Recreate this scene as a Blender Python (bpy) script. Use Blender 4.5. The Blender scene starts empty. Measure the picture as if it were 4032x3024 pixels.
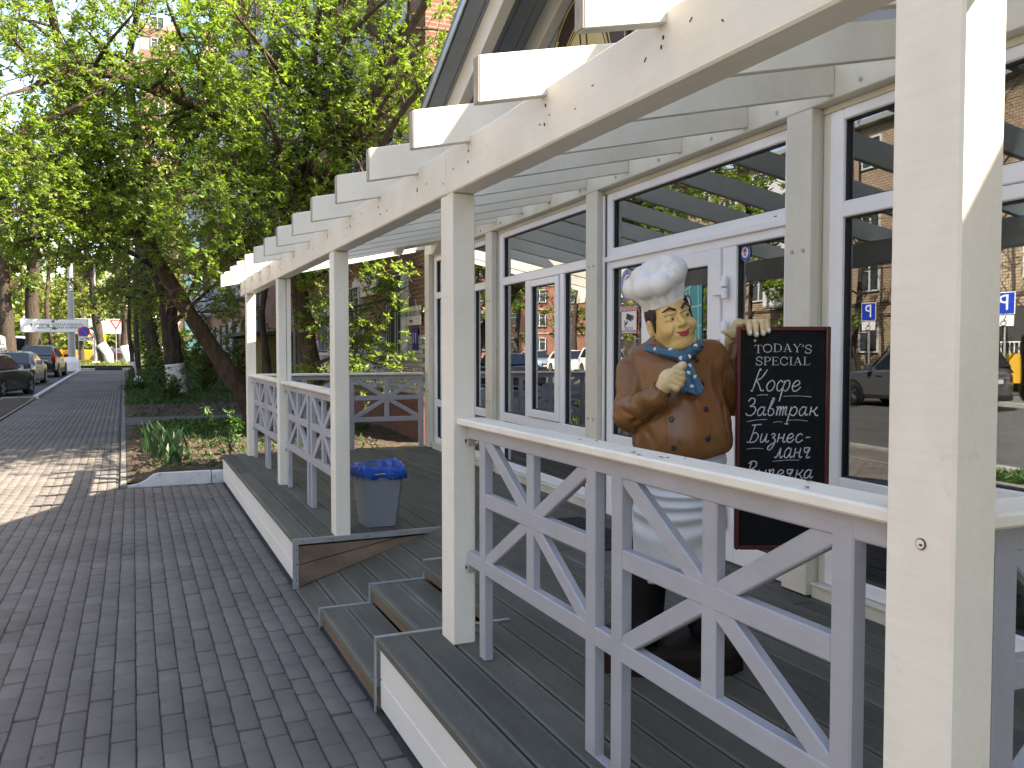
import bpy, bmesh, math, random
import numpy as np
from mathutils import Vector, Matrix, Euler

# ------------------------------------------------------------------ camera, sky, sun, exposure
SC = bpy.context.scene
COL = SC.collection
cam_d = bpy.data.cameras.new('camera')
cam = bpy.data.objects.new('camera', cam_d)
COL.objects.link(cam)
cam.location = (0, 0, 1.64)
cam.rotation_euler = (math.radians(90 - 2.2716), 0, math.radians(-23.7993))
cam_d.sensor_width = 36
cam_d.lens = 3378 / 4032 * 36
cam_d.clip_start = 0.05
cam_d.clip_end = 2000
SC.camera = cam

SUN = Vector((.797, -.51, 1.0)).normalized()          # towards the sun
world = bpy.data.worlds.new('World')
SC.world = world
world.use_nodes = True
wn = world.node_tree
bg = wn.nodes['Background']
sky = wn.nodes.new('ShaderNodeTexSky')
sky.sky_type = 'NISHITA'
sky.sun_disc = False
sky.sun_elevation = math.asin(SUN.z)
sky.sun_rotation = math.atan2(SUN.x, SUN.y)
sky.air_density = 1.0
sky.dust_density = 1.2
sky.ozone_density = 1.0
wn.links.new(sky.outputs[0], bg.inputs[0])
bg.inputs[1].default_value = 0.15
sun_d = bpy.data.lights.new('sun', 'SUN')
sun_d.energy = 5.0
sun_d.angle = math.radians(0.53)
sun_d.color = (1.0, .95, .88)
sun = bpy.data.objects.new('sun', sun_d)
COL.objects.link(sun)
sun.rotation_euler = SUN.to_track_quat('Z', 'Y').to_euler()
SC.view_settings.view_transform = 'Standard'
SC.view_settings.look = 'None'
SC.view_settings.gamma = 1
SC.view_settings.exposure = 2.05
SC.view_settings.use_curve_mapping = False
SC.view_settings.use_white_balance = True          # the camera was balanced for the shade
SC.view_settings.white_balance_temperature = 7700
SC.view_settings.white_balance_tint = 10
try:
    SC.cycles.max_bounces = 8
    SC.cycles.diffuse_bounces = 4
    SC.cycles.glossy_bounces = 4
    SC.cycles.transmission_bounces = 6
    SC.cycles.transparent_max_bounces = 12
    SC.cycles.use_denoising = True
except Exception:
    pass

# ------------------------------------------------------------------ object helpers
RND = random.Random(7)


def gz(y):
    """the pavement climbs very slightly away from the cafe"""
    return .0048 * max(0.0, y - 11)


def tag(o, label=None, cat=None, group=None, kind=None):
    if label: o['label'] = label
    if cat: o['category'] = cat
    if group: o['group'] = group
    if kind: o['kind'] = kind
    return o


def empty(name, loc=(0, 0, 0), rz=0, label=None, cat=None, group=None, parent=None):
    e = bpy.data.objects.new(name, None)
    COL.objects.link(e)
    e.location = loc
    e.rotation_euler = (0, 0, rz)
    e.empty_display_size = .1
    if parent: e.parent = parent
    return tag(e, label, cat, group)


def link(name, me, parent=None, loc=(0, 0, 0), rot=(0, 0, 0)):
    o = bpy.data.objects.new(name, me)
    COL.objects.link(o)
    if parent: o.parent = parent
    o.location = loc
    o.rotation_euler = rot
    return o


def copy_tree(o, parent=None, loc=None, rz=None, label=None):
    c = o.copy()
    COL.objects.link(c)
    if parent is not None: c.parent = parent
    if loc is not None: c.location = loc
    if rz is not None: c.rotation_euler = (0, 0, rz)
    if label: c['label'] = label
    for ch in list(o.children):
        copy_tree(ch, c)
    return c


def catmull(pts, n=4):
    out = []
    P = [pts[0]] + list(pts) + [pts[-1]]
    for i in range(1, len(P) - 2):
        for k in range(n):
            t = k / n
            out.append(tuple(.5 * ((2 * b) + (-a + c) * t + (2 * a - 5 * b + 4 * c - d) * t * t + (-a + 3 * b - 3 * c + d) * t ** 3)
                             for a, b, c, d in zip(P[i - 1], P[i], P[i + 1], P[i + 2])))
    out.append(tuple(pts[-1]))
    return out


class MB:
    """collects polygons of one part"""
    def __init__(s):
        s.v = []; s.f = []; s.mi = []; s.cm = 0

    def add(s, vs, fs):
        b = len(s.v)
        s.v += [tuple(p) for p in vs]
        s.f += [tuple(b + i for i in f) for f in fs]
        s.mi += [s.cm] * len(fs)
        return s

    def box(s, x0, x1, y0, y1, z0, z1):
        return s.add([(x, y, z) for z in (z0, z1) for y in (y0, y1) for x in (x0, x1)],
                     [(0, 2, 3, 1), (4, 5, 7, 6), (0, 1, 5, 4), (2, 6, 7, 3), (0, 4, 6, 2), (1, 3, 7, 5)])

    def cbox(s, x0, x1, y0, y1, z0, z1, c=.004):
        """box with chamfered edges"""
        cx, cy, cz = (x0 + x1) / 2, (y0 + y1) / 2, (z0 + z1) / 2
        hx, hy, hz = (x1 - x0) / 2, (y1 - y0) / 2, (z1 - z0) / 2
        c = min(c, hx * .45, hy * .45, hz * .45)
        vs = []; idx = {}
        for sx in (-1, 1):
            for sy in (-1, 1):
                for sz in (-1, 1):
                    for a in range(3):
                        d = [hx, hy, hz]
                        e = [d[k] - (0 if k == a else c) for k in range(3)]
                        idx[(sx, sy, sz, a)] = len(vs)
                        vs.append((cx + sx * e[0], cy + sy * e[1], cz + sz * e[2]))
        fs = []
        for a in range(3):
            o1, o2 = [k for k in range(3) if k != a]
            for sg in (-1, 1):
                q = []
                for (p, r) in ((-1, -1), (1, -1), (1, 1), (-1, 1)):
                    sgn = [0, 0, 0]; sgn[a] = sg; sgn[o1] = p; sgn[o2] = r
                    q.append(idx[(*sgn, a)])
                flip = (sg > 0) != (a != 1)
                fs.append(q[::-1] if flip else q)
        for a in range(3):                                   # edges along axis a
            o1, o2 = [k for k in range(3) if k != a]
            for p in (-1, 1):
                for r in (-1, 1):
                    def g(sa, ax):
                        sgn = [0, 0, 0]; sgn[a] = sa; sgn[o1] = p; sgn[o2] = r
                        return idx[(*sgn, ax)]
                    fs.append((g(-1, o1), g(1, o1), g(1, o2), g(-1, o2)))
        for sx in (-1, 1):
            for sy in (-1, 1):
                for sz in (-1, 1):
                    fs.append(tuple(idx[(sx, sy, sz, a)] for a in range(3)))
        return s.add(vs, fs)

    def bar(s, p, q, w, h, upv=(0, 0, 1)):
        """rectangular bar from p to q, w across, h along upv"""
        p, q = Vector(p), Vector(q)
        d = (q - p).normalized()
        u = Vector(upv); u = (u - d * u.dot(d)).normalized()
        r = d.cross(u)
        vs = []
        for e in (p, q):
            for (a, b) in ((-1, -1), (1, -1), (1, 1), (-1, 1)):
                vs.append(e + r * (a * w / 2) + u * (b * h / 2))
        return s.add(vs, [(0, 1, 2, 3), (7, 6, 5, 4), (0, 4, 5, 1), (1, 5, 6, 2), (2, 6, 7, 3), (3, 7, 4, 0)])

    def tube(s, pts, rad, n=6, cap=True):
        pts = [Vector(p) for p in pts]
        if not hasattr(rad, '__len__'): rad = [rad] * len(pts)
        b = []; ref = None
        for i, p in enumerate(pts):
            d = (pts[min(i + 1, len(pts) - 1)] - pts[max(i - 1, 0)])
            d = d.normalized() if d.length > 1e-9 else Vector((0, 0, 1))
            if ref is None:
                ref = d.orthogonal().normalized()
            ref = (ref - d * ref.dot(d))
            ref = ref.normalized() if ref.length > 1e-6 else d.orthogonal().normalized()
            bi = d.cross(ref)
            b += [p + (ref * math.cos(2 * math.pi * k / n) + bi * math.sin(2 * math.pi * k / n)) * rad[i] for k in range(n)]
        fs = []
        for i in range(len(pts) - 1):
            for k in range(n):
                k2 = (k + 1) % n
                fs.append((i * n + k, i * n + k2, (i + 1) * n + k2, (i + 1) * n + k))
        if cap:
            fs.append(tuple(range(n - 1, -1, -1)))
            fs.append(tuple((len(pts) - 1) * n + k for k in range(n)))
        return s.add(b, fs)

    def prism(s, poly, axis, a, b):
        """poly = 2-D outline; axis 0/1/2 = extrusion axis from a to b (counter-clockwise seen from +axis)"""
        n = len(poly)
        def P(u, v, w): return {0: (w, u, v), 1: (u, w, v), 2: (u, v, w)}[axis]
        vs = [P(u, v, a) for u, v in poly] + [P(u, v, b) for u, v in poly]
        fs = [tuple(range(n - 1, -1, -1)), tuple(range(n, 2 * n))]
        fs += [(i, (i + 1) % n, n + (i + 1) % n, n + i) for i in range(n)]
        return s.add(vs, fs)

    def disc(s, c, r, axis=0, n=24, depth=.002, r2=None):
        """flat round plate"""
        r2 = r2 or r
        poly = [(r * math.cos(2 * math.pi * k / n), r2 * math.sin(2 * math.pi * k / n)) for k in range(n)]
        cu, cv, cw = {0: (c[1], c[2], c[0]), 1: (c[0], c[2], c[1]), 2: (c[0], c[1], c[2])}[axis]
        return s.prism([(cu + u, cv + v) for u, v in poly], axis, cw - depth / 2, cw + depth / 2)

    def mesh(s, name, mat, smooth=False, fixn=True):
        me = bpy.data.meshes.new(name)
        me.from_pydata(s.v, [], s.f)
        for m in (mat if isinstance(mat, (list, tuple)) else [mat]):
            me.materials.append(m)
        if any(s.mi):
            me.polygons.foreach_set('material_index', s.mi)
        if fixn:
            bm = bmesh.new(); bm.from_mesh(me)
            bmesh.ops.recalc_face_normals(bm, faces=bm.faces)
            bm.to_mesh(me); bm.free()
        if smooth:
            me.polygons.foreach_set('use_smooth', [True] * len(me.polygons))
        me.update()
        return me

    def build(s, name, mat, parent=None, loc=(0, 0, 0), rot=(0, 0, 0), smooth=False, fixn=True):
        return link(name, s.mesh(name, mat, smooth, fixn), parent, loc, rot)


def np_mesh(name, V, F, mat, smooth=False, mi=None):
    """mesh from numpy arrays; F is (n,3) or (n,4)"""
    me = bpy.data.meshes.new(name)
    V = np.asarray(V, np.float32); F = np.asarray(F, np.int32)
    k = F.shape[1]
    me.vertices.add(len(V)); me.vertices.foreach_set('co', V.ravel())
    me.loops.add(F.size); me.loops.foreach_set('vertex_index', F.ravel())
    me.polygons.add(len(F))
    me.polygons.foreach_set('loop_start', np.arange(len(F), dtype=np.int32) * k)
    try:
        me.polygons.foreach_set('loop_total', np.full(len(F), k, np.int32))
    except Exception:
        pass
    for m in (mat if isinstance(mat, (list, tuple)) else [mat]):
        me.materials.append(m)
    if mi is not None: me.polygons.foreach_set('material_index', np.asarray(mi, np.int32))
    if smooth: me.polygons.foreach_set('use_smooth', np.ones(len(F), bool))
    me.update(calc_edges=True)
    me.validate()
    return me


_cache = {}


def piece(name, dims, mat, parent, loc, rot=(0, 0, 0), c=.004):
    """one chamfered box part centred on loc; alike pieces share their mesh"""
    key = (tuple(round(d, 4) for d in dims), mat.name, c)
    me = _cache.get(key)
    if me is None:
        x, y, z = dims
        me = MB().cbox(-x / 2, x / 2, -y / 2, y / 2, -z / 2, z / 2, c).mesh(name, mat)
        _cache[key] = me
    return link(name, me, parent, loc, rot)


def span(name, x0, x1, y0, y1, z0, z1, mat, parent, c=.004):
    return piece(name, (x1 - x0, y1 - y0, z1 - z0), mat, parent, ((x0 + x1) / 2, (y0 + y1) / 2, (z0 + z1) / 2), c=c)


# ------------------------------------------------------------------ materials
def new_mat(name):
    m = bpy.data.materials.new(name)
    m.use_nodes = True
    nt = m.node_tree
    return m, nt, nt.nodes['Principled BSDF']


def N(nt, t, **kw):
    n = nt.nodes.new(t)
    for k, v in kw.items():
        if k.startswith('i_'):
            key = k[2:]
            n.inputs[int(key) if key.isdigit() else key.replace('_', ' ')].default_value = v
        else:
            setattr(n, k, v)
    return n


def ramp(nt, fac, stops):
    r = nt.nodes.new('ShaderNodeValToRGB')
    e = r.color_ramp.elements
    while len(e) < len(stops): e.new(.5)
    for i, (p, c) in enumerate(stops):
        e[i].position = p
        e[i].color = (c[0], c[1], c[2], 1) if hasattr(c, '__len__') else (c, c, c, 1)
    nt.links.new(fac, r.inputs[0])
    return r.outputs[0]


def mixc(nt, fac, a, b, mode='MIX'):
    n = nt.nodes.new('ShaderNodeMix')
    n.data_type = 'RGBA'; n.blend_type = mode
    for s, v in ((n.inputs[0], fac), (n.inputs[6], a), (n.inputs[7], b)):
        if hasattr(v, 'links'): nt.links.new(v, s)
        elif hasattr(v, '__len__'): s.default_value = (*v[:3], 1)
        else: s.default_value = v
    return n.outputs[2]


def coords(nt, scale=(1, 1, 1), world=True):
    if world:
        o = N(nt, 'ShaderNodeNewGeometry').outputs['Position']
    else:
        o = N(nt, 'ShaderNodeTexCoord').outputs['Object']
    mp = N(nt, 'ShaderNodeMapping')
    mp.inputs['Scale'].default_value = scale
    nt.links.new(o, mp.inputs[0])
    return mp.outputs[0]


def noise(nt, co, scale, detail=4, rough=.6):
    n = N(nt, 'ShaderNodeTexNoise')
    n.inputs['Scale'].default_value = scale
    n.inputs['Detail'].default_value = detail
    n.inputs['Roughness'].default_value = rough
    nt.links.new(co, n.inputs['Vector'])
    return n.outputs[0]


def bump(nt, b, h, strength=.2, dist=.01):
    bn = N(nt, 'ShaderNodeBump')
    bn.inputs['Strength'].default_value = strength
    bn.inputs['Distance'].default_value = dist
    nt.links.new(h, bn.inputs['Height'])
    nt.links.new(bn.outputs[0], b.inputs['Normal'])
    return bn


def plain(name, col, rough=.5, metal=0., var=.12, scale=6, bumps=.08, bscale=60, spec=.5, stretch=(1, 1, 1), dirt=None, rand=0., coat=0.):
    """paint, plastic, wood ... : a base colour with blotches, fine relief and optional dirt flecks"""
    m, nt, b = new_mat(name)
    co = coords(nt, stretch)
    n1 = noise(nt, co, scale)
    lo = [max(0, c * (1 - var)) for c in col]; hi = [min(1, c * (1 + var)) for c in col]
    c = ramp(nt, n1, [(.3, lo), (.7, hi)])
    if rand:
        oi = N(nt, 'ShaderNodeObjectInfo')
        rr = ramp(nt, oi.outputs['Random'], [(0, 1 - rand), (1, 1 + rand * .0)])
        c = mixc(nt, 1.0, c, rr, 'MULTIPLY')
    if dirt:
        n2 = noise(nt, coords(nt, dirt.get('stretch', (1, 1, 1))), dirt['scale'], 6, .7)
        f = ramp(nt, n2, [(dirt['t'], 0), (dirt['t'] + dirt.get('w', .08), dirt['a'])])
        c = mixc(nt, f, c, dirt['col'])
    if dirt and dirt.get('timber'):
        n3 = noise(nt, coords(nt, (1, 1, .7)), 1.7, 6, .7)
        c = mixc(nt, 1.0, c, ramp(nt, n3, [(.30, (.90, .885, .86)), (.55, (1, 1, 1))]), 'MULTIPLY')
        n4 = noise(nt, coords(nt, (1, .5, .5)), 48, 4, .75)
        c = mixc(nt, ramp(nt, n4, [(.70, 0), (.76, .30)]), c, dirt['col'])
        n5 = noise(nt, coords(nt, (6, .4, 6)), 14, 3, .6)
        c = mixc(nt, 1.0, c, ramp(nt, n5, [(.3, .965), (.7, 1.02)]), 'MULTIPLY')
    nt.links.new(c, b.inputs['Base Color'])
    b.inputs['Roughness'].default_value = rough
    b.inputs['Metallic'].default_value = metal
    b.inputs['Specular IOR Level'].default_value = spec
    if coat: b.inputs['Coat Weight'].default_value = coat; b.inputs['Coat Roughness'].default_value = .08
    if bumps: bump(nt, b, noise(nt, co, bscale, 3), bumps, .004)
    return m


DIRT = dict(scale=14, t=.66, a=.35, col=(.30, .26, .21), stretch=(1, 1, 1))
M = {}
M['cream'] = plain('cream_painted_timber', (.74, .695, .615), .55, var=.045, scale=3, bumps=.12, bscale=35, stretch=(1, 1, .25),
                   dirt=dict(scale=9, t=.66, a=.40, col=(.42, .35, .27), timber=1))
M['wallcream'] = plain('wall_timber_paint', (.66, .635, .545), .55, var=.05, scale=3, bumps=.1, bscale=35, stretch=(1, 1, .25),
                       dirt=dict(scale=9, t=.67, a=.35, col=(.36, .31, .24), timber=1))
M['endgrain'] = plain('weathered_end_grain', (.36, .31, .26), .8, var=.3, scale=22, bumps=.3, bscale=80, stretch=(1, 1, .3))
M['lilac'] = plain('lilac_grey_paint', (.34, .34, .38), .5, var=.06, scale=5, bumps=.15, bscale=40,
                   dirt=dict(scale=20, t=.70, a=.30, col=(.46, .46, .50), timber=1))
M['pvc'] = plain('white_pvc', (.80, .80, .825), .3, var=.02, scale=3, bumps=.0)
M['gasket'] = plain('black_gasket', (.012, .013, .014), .5, var=.1)
M['steel'] = plain('galvanised_strip', (.46, .48, .51), .42, metal=.75, var=.1, scale=12, bumps=.1, bscale=90)
M['bolt'] = plain('bolt_zinc', (.42, .42, .40), .4, metal=.8, var=.15, scale=40)
M['rust'] = plain('rusty_nail', (.10, .05, .03), .8, var=.4, scale=60)
M['fascia'] = plain('white_fascia_paint', (.70, .685, .65), .6, var=.05, scale=3, bumps=.15, bscale=40, stretch=(1, .3, 1),
                    dirt=dict(scale=7, t=.66, a=.5, col=(.34, .30, .25), w=.12))
M['wood'] = plain('raw_brown_timber', (.155, .105, .072), .75, var=.3, scale=5, bumps=.3, bscale=40, stretch=(1, .12, 1.6))
M['slate'] = plain('slate_grey_cladding', (.26, .285, .32), .6, var=.1, scale=3, bumps=.1, bscale=40, stretch=(.4, 1, 1))
M['roofmetal'] = plain('roof_sheet', (.12, .13, .14), .45, metal=.3, var=.1)
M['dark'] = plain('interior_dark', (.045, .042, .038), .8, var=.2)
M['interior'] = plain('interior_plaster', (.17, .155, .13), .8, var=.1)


def deck_mat():
    m, nt, b = new_mat('weathered_grooved_decking')
    co = coords(nt, (1, .16, 1))
    n1 = noise(nt, co, 9, 6, .65)
    c = ramp(nt, n1, [(.25, (.076, .075, .061)), (.55, (.125, .123, .103)), (.8, (.172, .168, .143))])
    oi = N(nt, 'ShaderNodeObjectInfo')
    c = mixc(nt, 1.0, c, ramp(nt, oi.outputs['Random'], [(0, .74), (1, 1.08)]), 'MULTIPLY')
    n2 = noise(nt, coords(nt, (1, .5, 1)), 26, 5, .7)
    c = mixc(nt, ramp(nt, n2, [(.62, 0), (.72, .45)]), c, (.055, .047, .038))
    n3 = noise(nt, coords(nt), 55, 3, .6)
    c = mixc(nt, ramp(nt, n3, [(.74, 0), (.78, .35)]), c, (.24, .22, .19))
    # fine grooves along the board
    co2 = coords(nt, (1, 1, 1), world=False)
    w = N(nt, 'ShaderNodeTexWave', wave_type='BANDS', bands_direction='X', wave_profile='SIN')
    w.inputs['Scale'].default_value = 2 * math.pi / .0085 / 20 * 1.0
    nt.links.new(co2, w.inputs['Vector'])
    sep = N(nt, 'ShaderNodeSeparateXYZ'); nt.links.new(co2, sep.inputs[0])
    ab = N(nt, 'ShaderNodeMath', operation='ABSOLUTE'); nt.links.new(sep.outputs[0], ab.inputs[0])
    mk = ramp(nt, ab.outputs[0], [(.052, 1), (.056, 0)])
    wv = mixc(nt, mk, (1, 1, 1), w.outputs[0])
    c = mixc(nt, 1.0, c, ramp(nt, wv, [(0, .42), (.55, 1)]), 'MULTIPLY')
    nt.links.new(c, b.inputs['Base Color'])
    b.inputs['Roughness'].default_value = .62
    b.inputs['Specular IOR Level'].default_value = .4
    bump(nt, b, wv, .6, .003)
    return m


def paver_mat():
    m, nt, b = new_mat('concrete_paver')
    geo = N(nt, 'ShaderNodeNewGeometry')
    n1 = noise(nt, coords(nt), 1.3, 3)
    c = ramp(nt, n1, [(.3, (.134, .119, .108)), (.7, (.170, .152, .139))])
    at = N(nt, 'ShaderNodeAttribute', attribute_name='tone')
    oi = N(nt, 'ShaderNodeObjectInfo')
    c = mixc(nt, 1.0, c, ramp(nt, at.outputs['Fac'], [(0, .91), (1, 1.07)]), 'MULTIPLY')
    n2 = noise(nt, coords(nt), 160, 4, .7)
    c = mixc(nt, 1.0, c, ramp(nt, n2, [(.3, .80), (.7, 1.14)]), 'MULTIPLY')
    n3 = noise(nt, coords(nt), 9, 5, .7)
    c = mixc(nt, ramp(nt, n3, [(.60, 0), (.78, .45)]), c, (.21, .195, .18))
    n6 = noise(nt, coords(nt), .55, 5, .65)
    c = mixc(nt, 1.0, c, ramp(nt, n6, [(.35, .78), (.6, 1.05)]), 'MULTIPLY')
    nt.links.new(c, b.inputs['Base Color'])
    b.inputs['Roughness'].default_value = .85
    b.inputs['Specular IOR Level'].default_value = .3
    bump(nt, b, n2, .35, .003)
    return m


def ground_mat(name, cols, scale, rough=.95, b_s=.5, b_scale=40, bdist=.02, fleck=None):
    m, nt, b = new_mat(name)
    n1 = noise(nt, coords(nt), scale, 8, .68)
    c = ramp(nt, n1, cols)
    n2 = noise(nt, coords(nt), b_scale, 6, .7)
    c = mixc(nt, 1.0, c, ramp(nt, n2, [(.25, .62), (.75, 1.3)]), 'MULTIPLY')
    if fleck:
        n3 = noise(nt, coords(nt), fleck[0], 4, .6)
        c = mixc(nt, ramp(nt, n3, [(fleck[1], 0), (fleck[1] + .06, fleck[2])]), c, fleck[3])
    nt.links.new(c, b.inputs['Base Color'])
    b.inputs['Roughness'].default_value = rough
    b.inputs['Specular IOR Level'].default_value = .25
    bump(nt, b, n2, b_s, bdist)
    return m


def glass_mat(name, k=1.7, tint=(.80, .83, .82)):
    """window pane: see-through plus mirror reflection rising with the angle (double glazing)"""
    m = bpy.data.materials.new(name); m.use_nodes = True
    nt = m.node_tree; nt.nodes.clear()
    out = N(nt, 'ShaderNodeOutputMaterial')
    tr = N(nt, 'ShaderNodeBsdfTransparent'); tr.inputs[0].default_value = (*tint, 1)
    gl = N(nt, 'ShaderNodeBsdfGlossy'); gl.inputs['Roughness'].default_value = .0
    gl.inputs[0].default_value = (.93, .97, 1, 1)
    fr = N(nt, 'ShaderNodeFresnel'); fr.inputs[0].default_value = 1.5
    bn = N(nt, 'ShaderNodeBump'); bn.inputs['Strength'].default_value = .02; bn.inputs['Distance'].default_value = .004
    nt.links.new(noise(nt, coords(nt), 2.2, 2), bn.inputs['Height'])
    nt.links.new(bn.outputs[0], gl.inputs['Normal'])
    mu = N(nt, 'ShaderNodeMath', operation='MULTIPLY', use_clamp=True); mu.inputs[1].default_value = k
    nt.links.new(fr.outputs[0], mu.inputs[0])
    mx = N(nt, 'ShaderNodeMixShader')
    nt.links.new(mu.outputs[0], mx.inputs[0]); nt.links.new(tr.outputs[0], mx.inputs[1]); nt.links.new(gl.outputs[0], mx.inputs[2])
    nt.links.new(mx.outputs[0], out.inputs[0])
    return m


def leaf_mat(name, dark, light, trans=.45, yellow=None):
    m = bpy.data.materials.new(name); m.use_nodes = True
    nt = m.node_tree; nt.nodes.clear()
    out = N(nt, 'ShaderNodeOutputMaterial')
    n1 = noise(nt, coords(nt), 5, 3)
    c = ramp(nt, n1, [(.3, dark), (.7, light)])
    if yellow:
        n2 = noise(nt, coords(nt), .9, 3)
        c = mixc(nt, ramp(nt, n2, [(.58, 0), (.68, .7)]), c, yellow)
    at = N(nt, 'ShaderNodeAttribute', attribute_name='tone')
    c = mixc(nt, 1.0, c, ramp(nt, at.outputs['Fac'], [(0, .62), (1, 1.25)]), 'MULTIPLY')
    d = N(nt, 'ShaderNodeBsdfDiffuse'); nt.links.new(c, d.inputs[0])
    t = N(nt, 'ShaderNodeBsdfTranslucent')
    c2 = mixc(nt, 1.0, c, (1.25, 1.2, .55), 'MULTIPLY')
    nt.links.new(c2, t.inputs[0])
    g = N(nt, 'ShaderNodeBsdfGlossy'); g.inputs['Roughness'].default_value = .45; g.inputs[0].default_value = (.6, .6, .6, 1)
    mx = N(nt, 'ShaderNodeMixShader'); mx.inputs[0].default_value = trans
    nt.links.new(d.outputs[0], mx.inputs[1]); nt.links.new(t.outputs[0], mx.inputs[2])
    mg = N(nt, 'ShaderNodeMixShader'); mg.inputs[0].default_value = .05
    nt.links.new(mx.outputs[0], mg.inputs[1]); nt.links.new(g.outputs[0], mg.inputs[2])
    nt.links.new(mg.outputs[0], out.inputs[0])
    return m


def brick_mat(name, c1, c2, mortar, scale=1.0, bw=.25, bh=.075, ms=.012, dirt=.25):
    """masonry too far off to be built brick by brick; runs along whichever wall it is on"""
    m, nt, b = new_mat(name)
    geo = N(nt, 'ShaderNodeNewGeometry')
    sp = N(nt, 'ShaderNodeSeparateXYZ'); nt.links.new(geo.outputs['Position'], sp.inputs[0])
    sn = N(nt, 'ShaderNodeSeparateXYZ'); nt.links.new(geo.outputs['Normal'], sn.inputs[0])
    ab = N(nt, 'ShaderNodeMath', operation='ABSOLUTE'); nt.links.new(sn.outputs[0], ab.inputs[0])
    gt = N(nt, 'ShaderNodeMath', operation='GREATER_THAN'); gt.inputs[1].default_value = .7; nt.links.new(ab.outputs[0], gt.inputs[0])
    mx = N(nt, 'ShaderNodeMix'); nt.links.new(gt.outputs[0], mx.inputs[0]); nt.links.new(sp.outputs[0], mx.inputs[2]); nt.links.new(sp.outputs[1], mx.inputs[3])
    cb = N(nt, 'ShaderNodeCombineXYZ'); nt.links.new(mx.outputs[0], cb.inputs[0]); nt.links.new(sp.outputs[2], cb.inputs[1])
    br = N(nt, 'ShaderNodeTexBrick')
    br.inputs['Color1'].default_value = (*c1, 1); br.inputs['Color2'].default_value = (*c2, 1); br.inputs['Mortar'].default_value = (*mortar, 1)
    br.inputs['Scale'].default_value = scale; br.inputs['Mortar Size'].default_value = ms
    br.inputs['Brick Width'].default_value = bw; br.inputs['Row Height'].default_value = bh
    nt.links.new(cb.outputs[0], br.inputs['Vector'])
    n2 = noise(nt, coords(nt), .8, 5)
    c = mixc(nt, 1.0, br.outputs[0], ramp(nt, n2, [(.3, 1 - dirt), (.7, 1 + dirt * .4)]), 'MULTIPLY')
    nt.links.new(c, b.inputs['Base Color'])
    b.inputs['Roughness'].default_value = .9
    bump(nt, b, br.outputs['Fac'], -.4, .01)
    return m


def bark_mat(name, a, b_, scale=9):
    m, nt, b = new_mat(name)
    co = coords(nt, (1, 1, .22))
    n1 = noise(nt, co, scale, 8, .7)
    c = ramp(nt, n1, [(.3, a), (.65, b_)])
    nt.links.new(c, b.inputs['Base Color'])
    b.inputs['Roughness'].default_value = .95
    b.inputs['Specular IOR Level'].default_value = .2
    bump(nt, b, n1, 1.0, .05)
    return m


M['deck'] = deck_mat()
M['paver'] = paver_mat()
M['joint'] = ground_mat('joint_sand', [(.3, (.062, .057, .053)), (.7, (.105, .097, .088))], 8, b_scale=120, bdist=.004)
M['soil'] = ground_mat('bare_soil', [(.3, (.05, .037, .026)), (.55, (.10, .078, .055)), (.8, (.17, .14, .10))], 4, b_scale=30, b_s=.9, bdist=.05,
                       fleck=(40, .63, .5, (.26, .21, .15)))
M['lawn'] = ground_mat('grassy_ground', [(.3, (.022, .035, .012)), (.55, (.035, .065, .018)), (.8, (.075, .085, .04))], 2.5, b_scale=45, b_s=.9, bdist=.05)
M['asphalt'] = ground_mat('asphalt', [(.3, (.060, .060, .060)), (.7, (.095, .093, .09))], 1.2, b_scale=150, b_s=.3, bdist=.005)
M['oldasphalt'] = ground_mat('old_path_asphalt', [(.3, (.085, .08, .078)), (.7, (.13, .122, .118))], 1.6, b_scale=120, b_s=.3, bdist=.006)
M['kerb'] = plain('concrete_kerb', (.23, .22, .215), .85, var=.18, scale=3, bumps=.3, bscale=60)
M['kerbwhite'] = plain('whitewashed_kerb', (.50, .51, .53), .85, var=.12, scale=5, bumps=.4, bscale=40,
                       dirt=dict(scale=9, t=.56, a=.7, col=(.2, .19, .18), w=.1))
M['border'] = plain('grey_border_strip', (.15, .145, .14), .85, var=.15, scale=3, bumps=.3)
M['linepaint'] = plain('road_paint', (.6, .6, .58), .7, var=.15, scale=8)
M['glass'] = glass_mat('window_glass', 3.6)
M['farglass'] = plain('far_window_glass', (.03, .036, .045), .08, var=.3, scale=.7, bumps=0, spec=.8)
M['leaf'] = leaf_mat('maple_leaves', (.155, .265, .036), (.255, .375, .058), .55)
M['leaf2'] = leaf_mat('darker_leaves', (.08, .145, .022), (.16, .24, .034), .5, (.25, .23, .03))
M['leaf3'] = leaf_mat('pale_spring_leaves', (.15, .20, .045), (.25, .30, .075), .55, (.30, .27, .05))
M['irisleaf'] = leaf_mat('iris_blades', (.018, .072, .022), (.045, .125, .038), .35)
M['weed'] = leaf_mat('weed_leaves', (.03, .09, .015), (.07, .16, .025), .4)
M['catkin'] = leaf_mat('pale_catkins', (.22, .19, .07), (.30, .26, .11), .4)
M['twig'] = leaf_mat('dry_twigs', (.09, .06, .045), (.16, .11, .085), .1)
M['bark'] = bark_mat('dark_bark', (.022, .017, .013), (.085, .066, .050))
M['bark2'] = bark_mat('brown_bark', (.035, .025, .018), (.125, .09, .065), 12)
M['pinebark'] = bark_mat('pine_bark', (.06, .035, .022), (.20, .11, .06), 7)
M['limewash'] = plain('limewashed_bark', (.56, .56, .54), .9, var=.14, scale=9, bumps=.9, bscale=22, stretch=(1, 1, .4),
                      dirt=dict(scale=7, t=.60, a=.6, col=(.16, .13, .1), w=.14))
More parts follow.
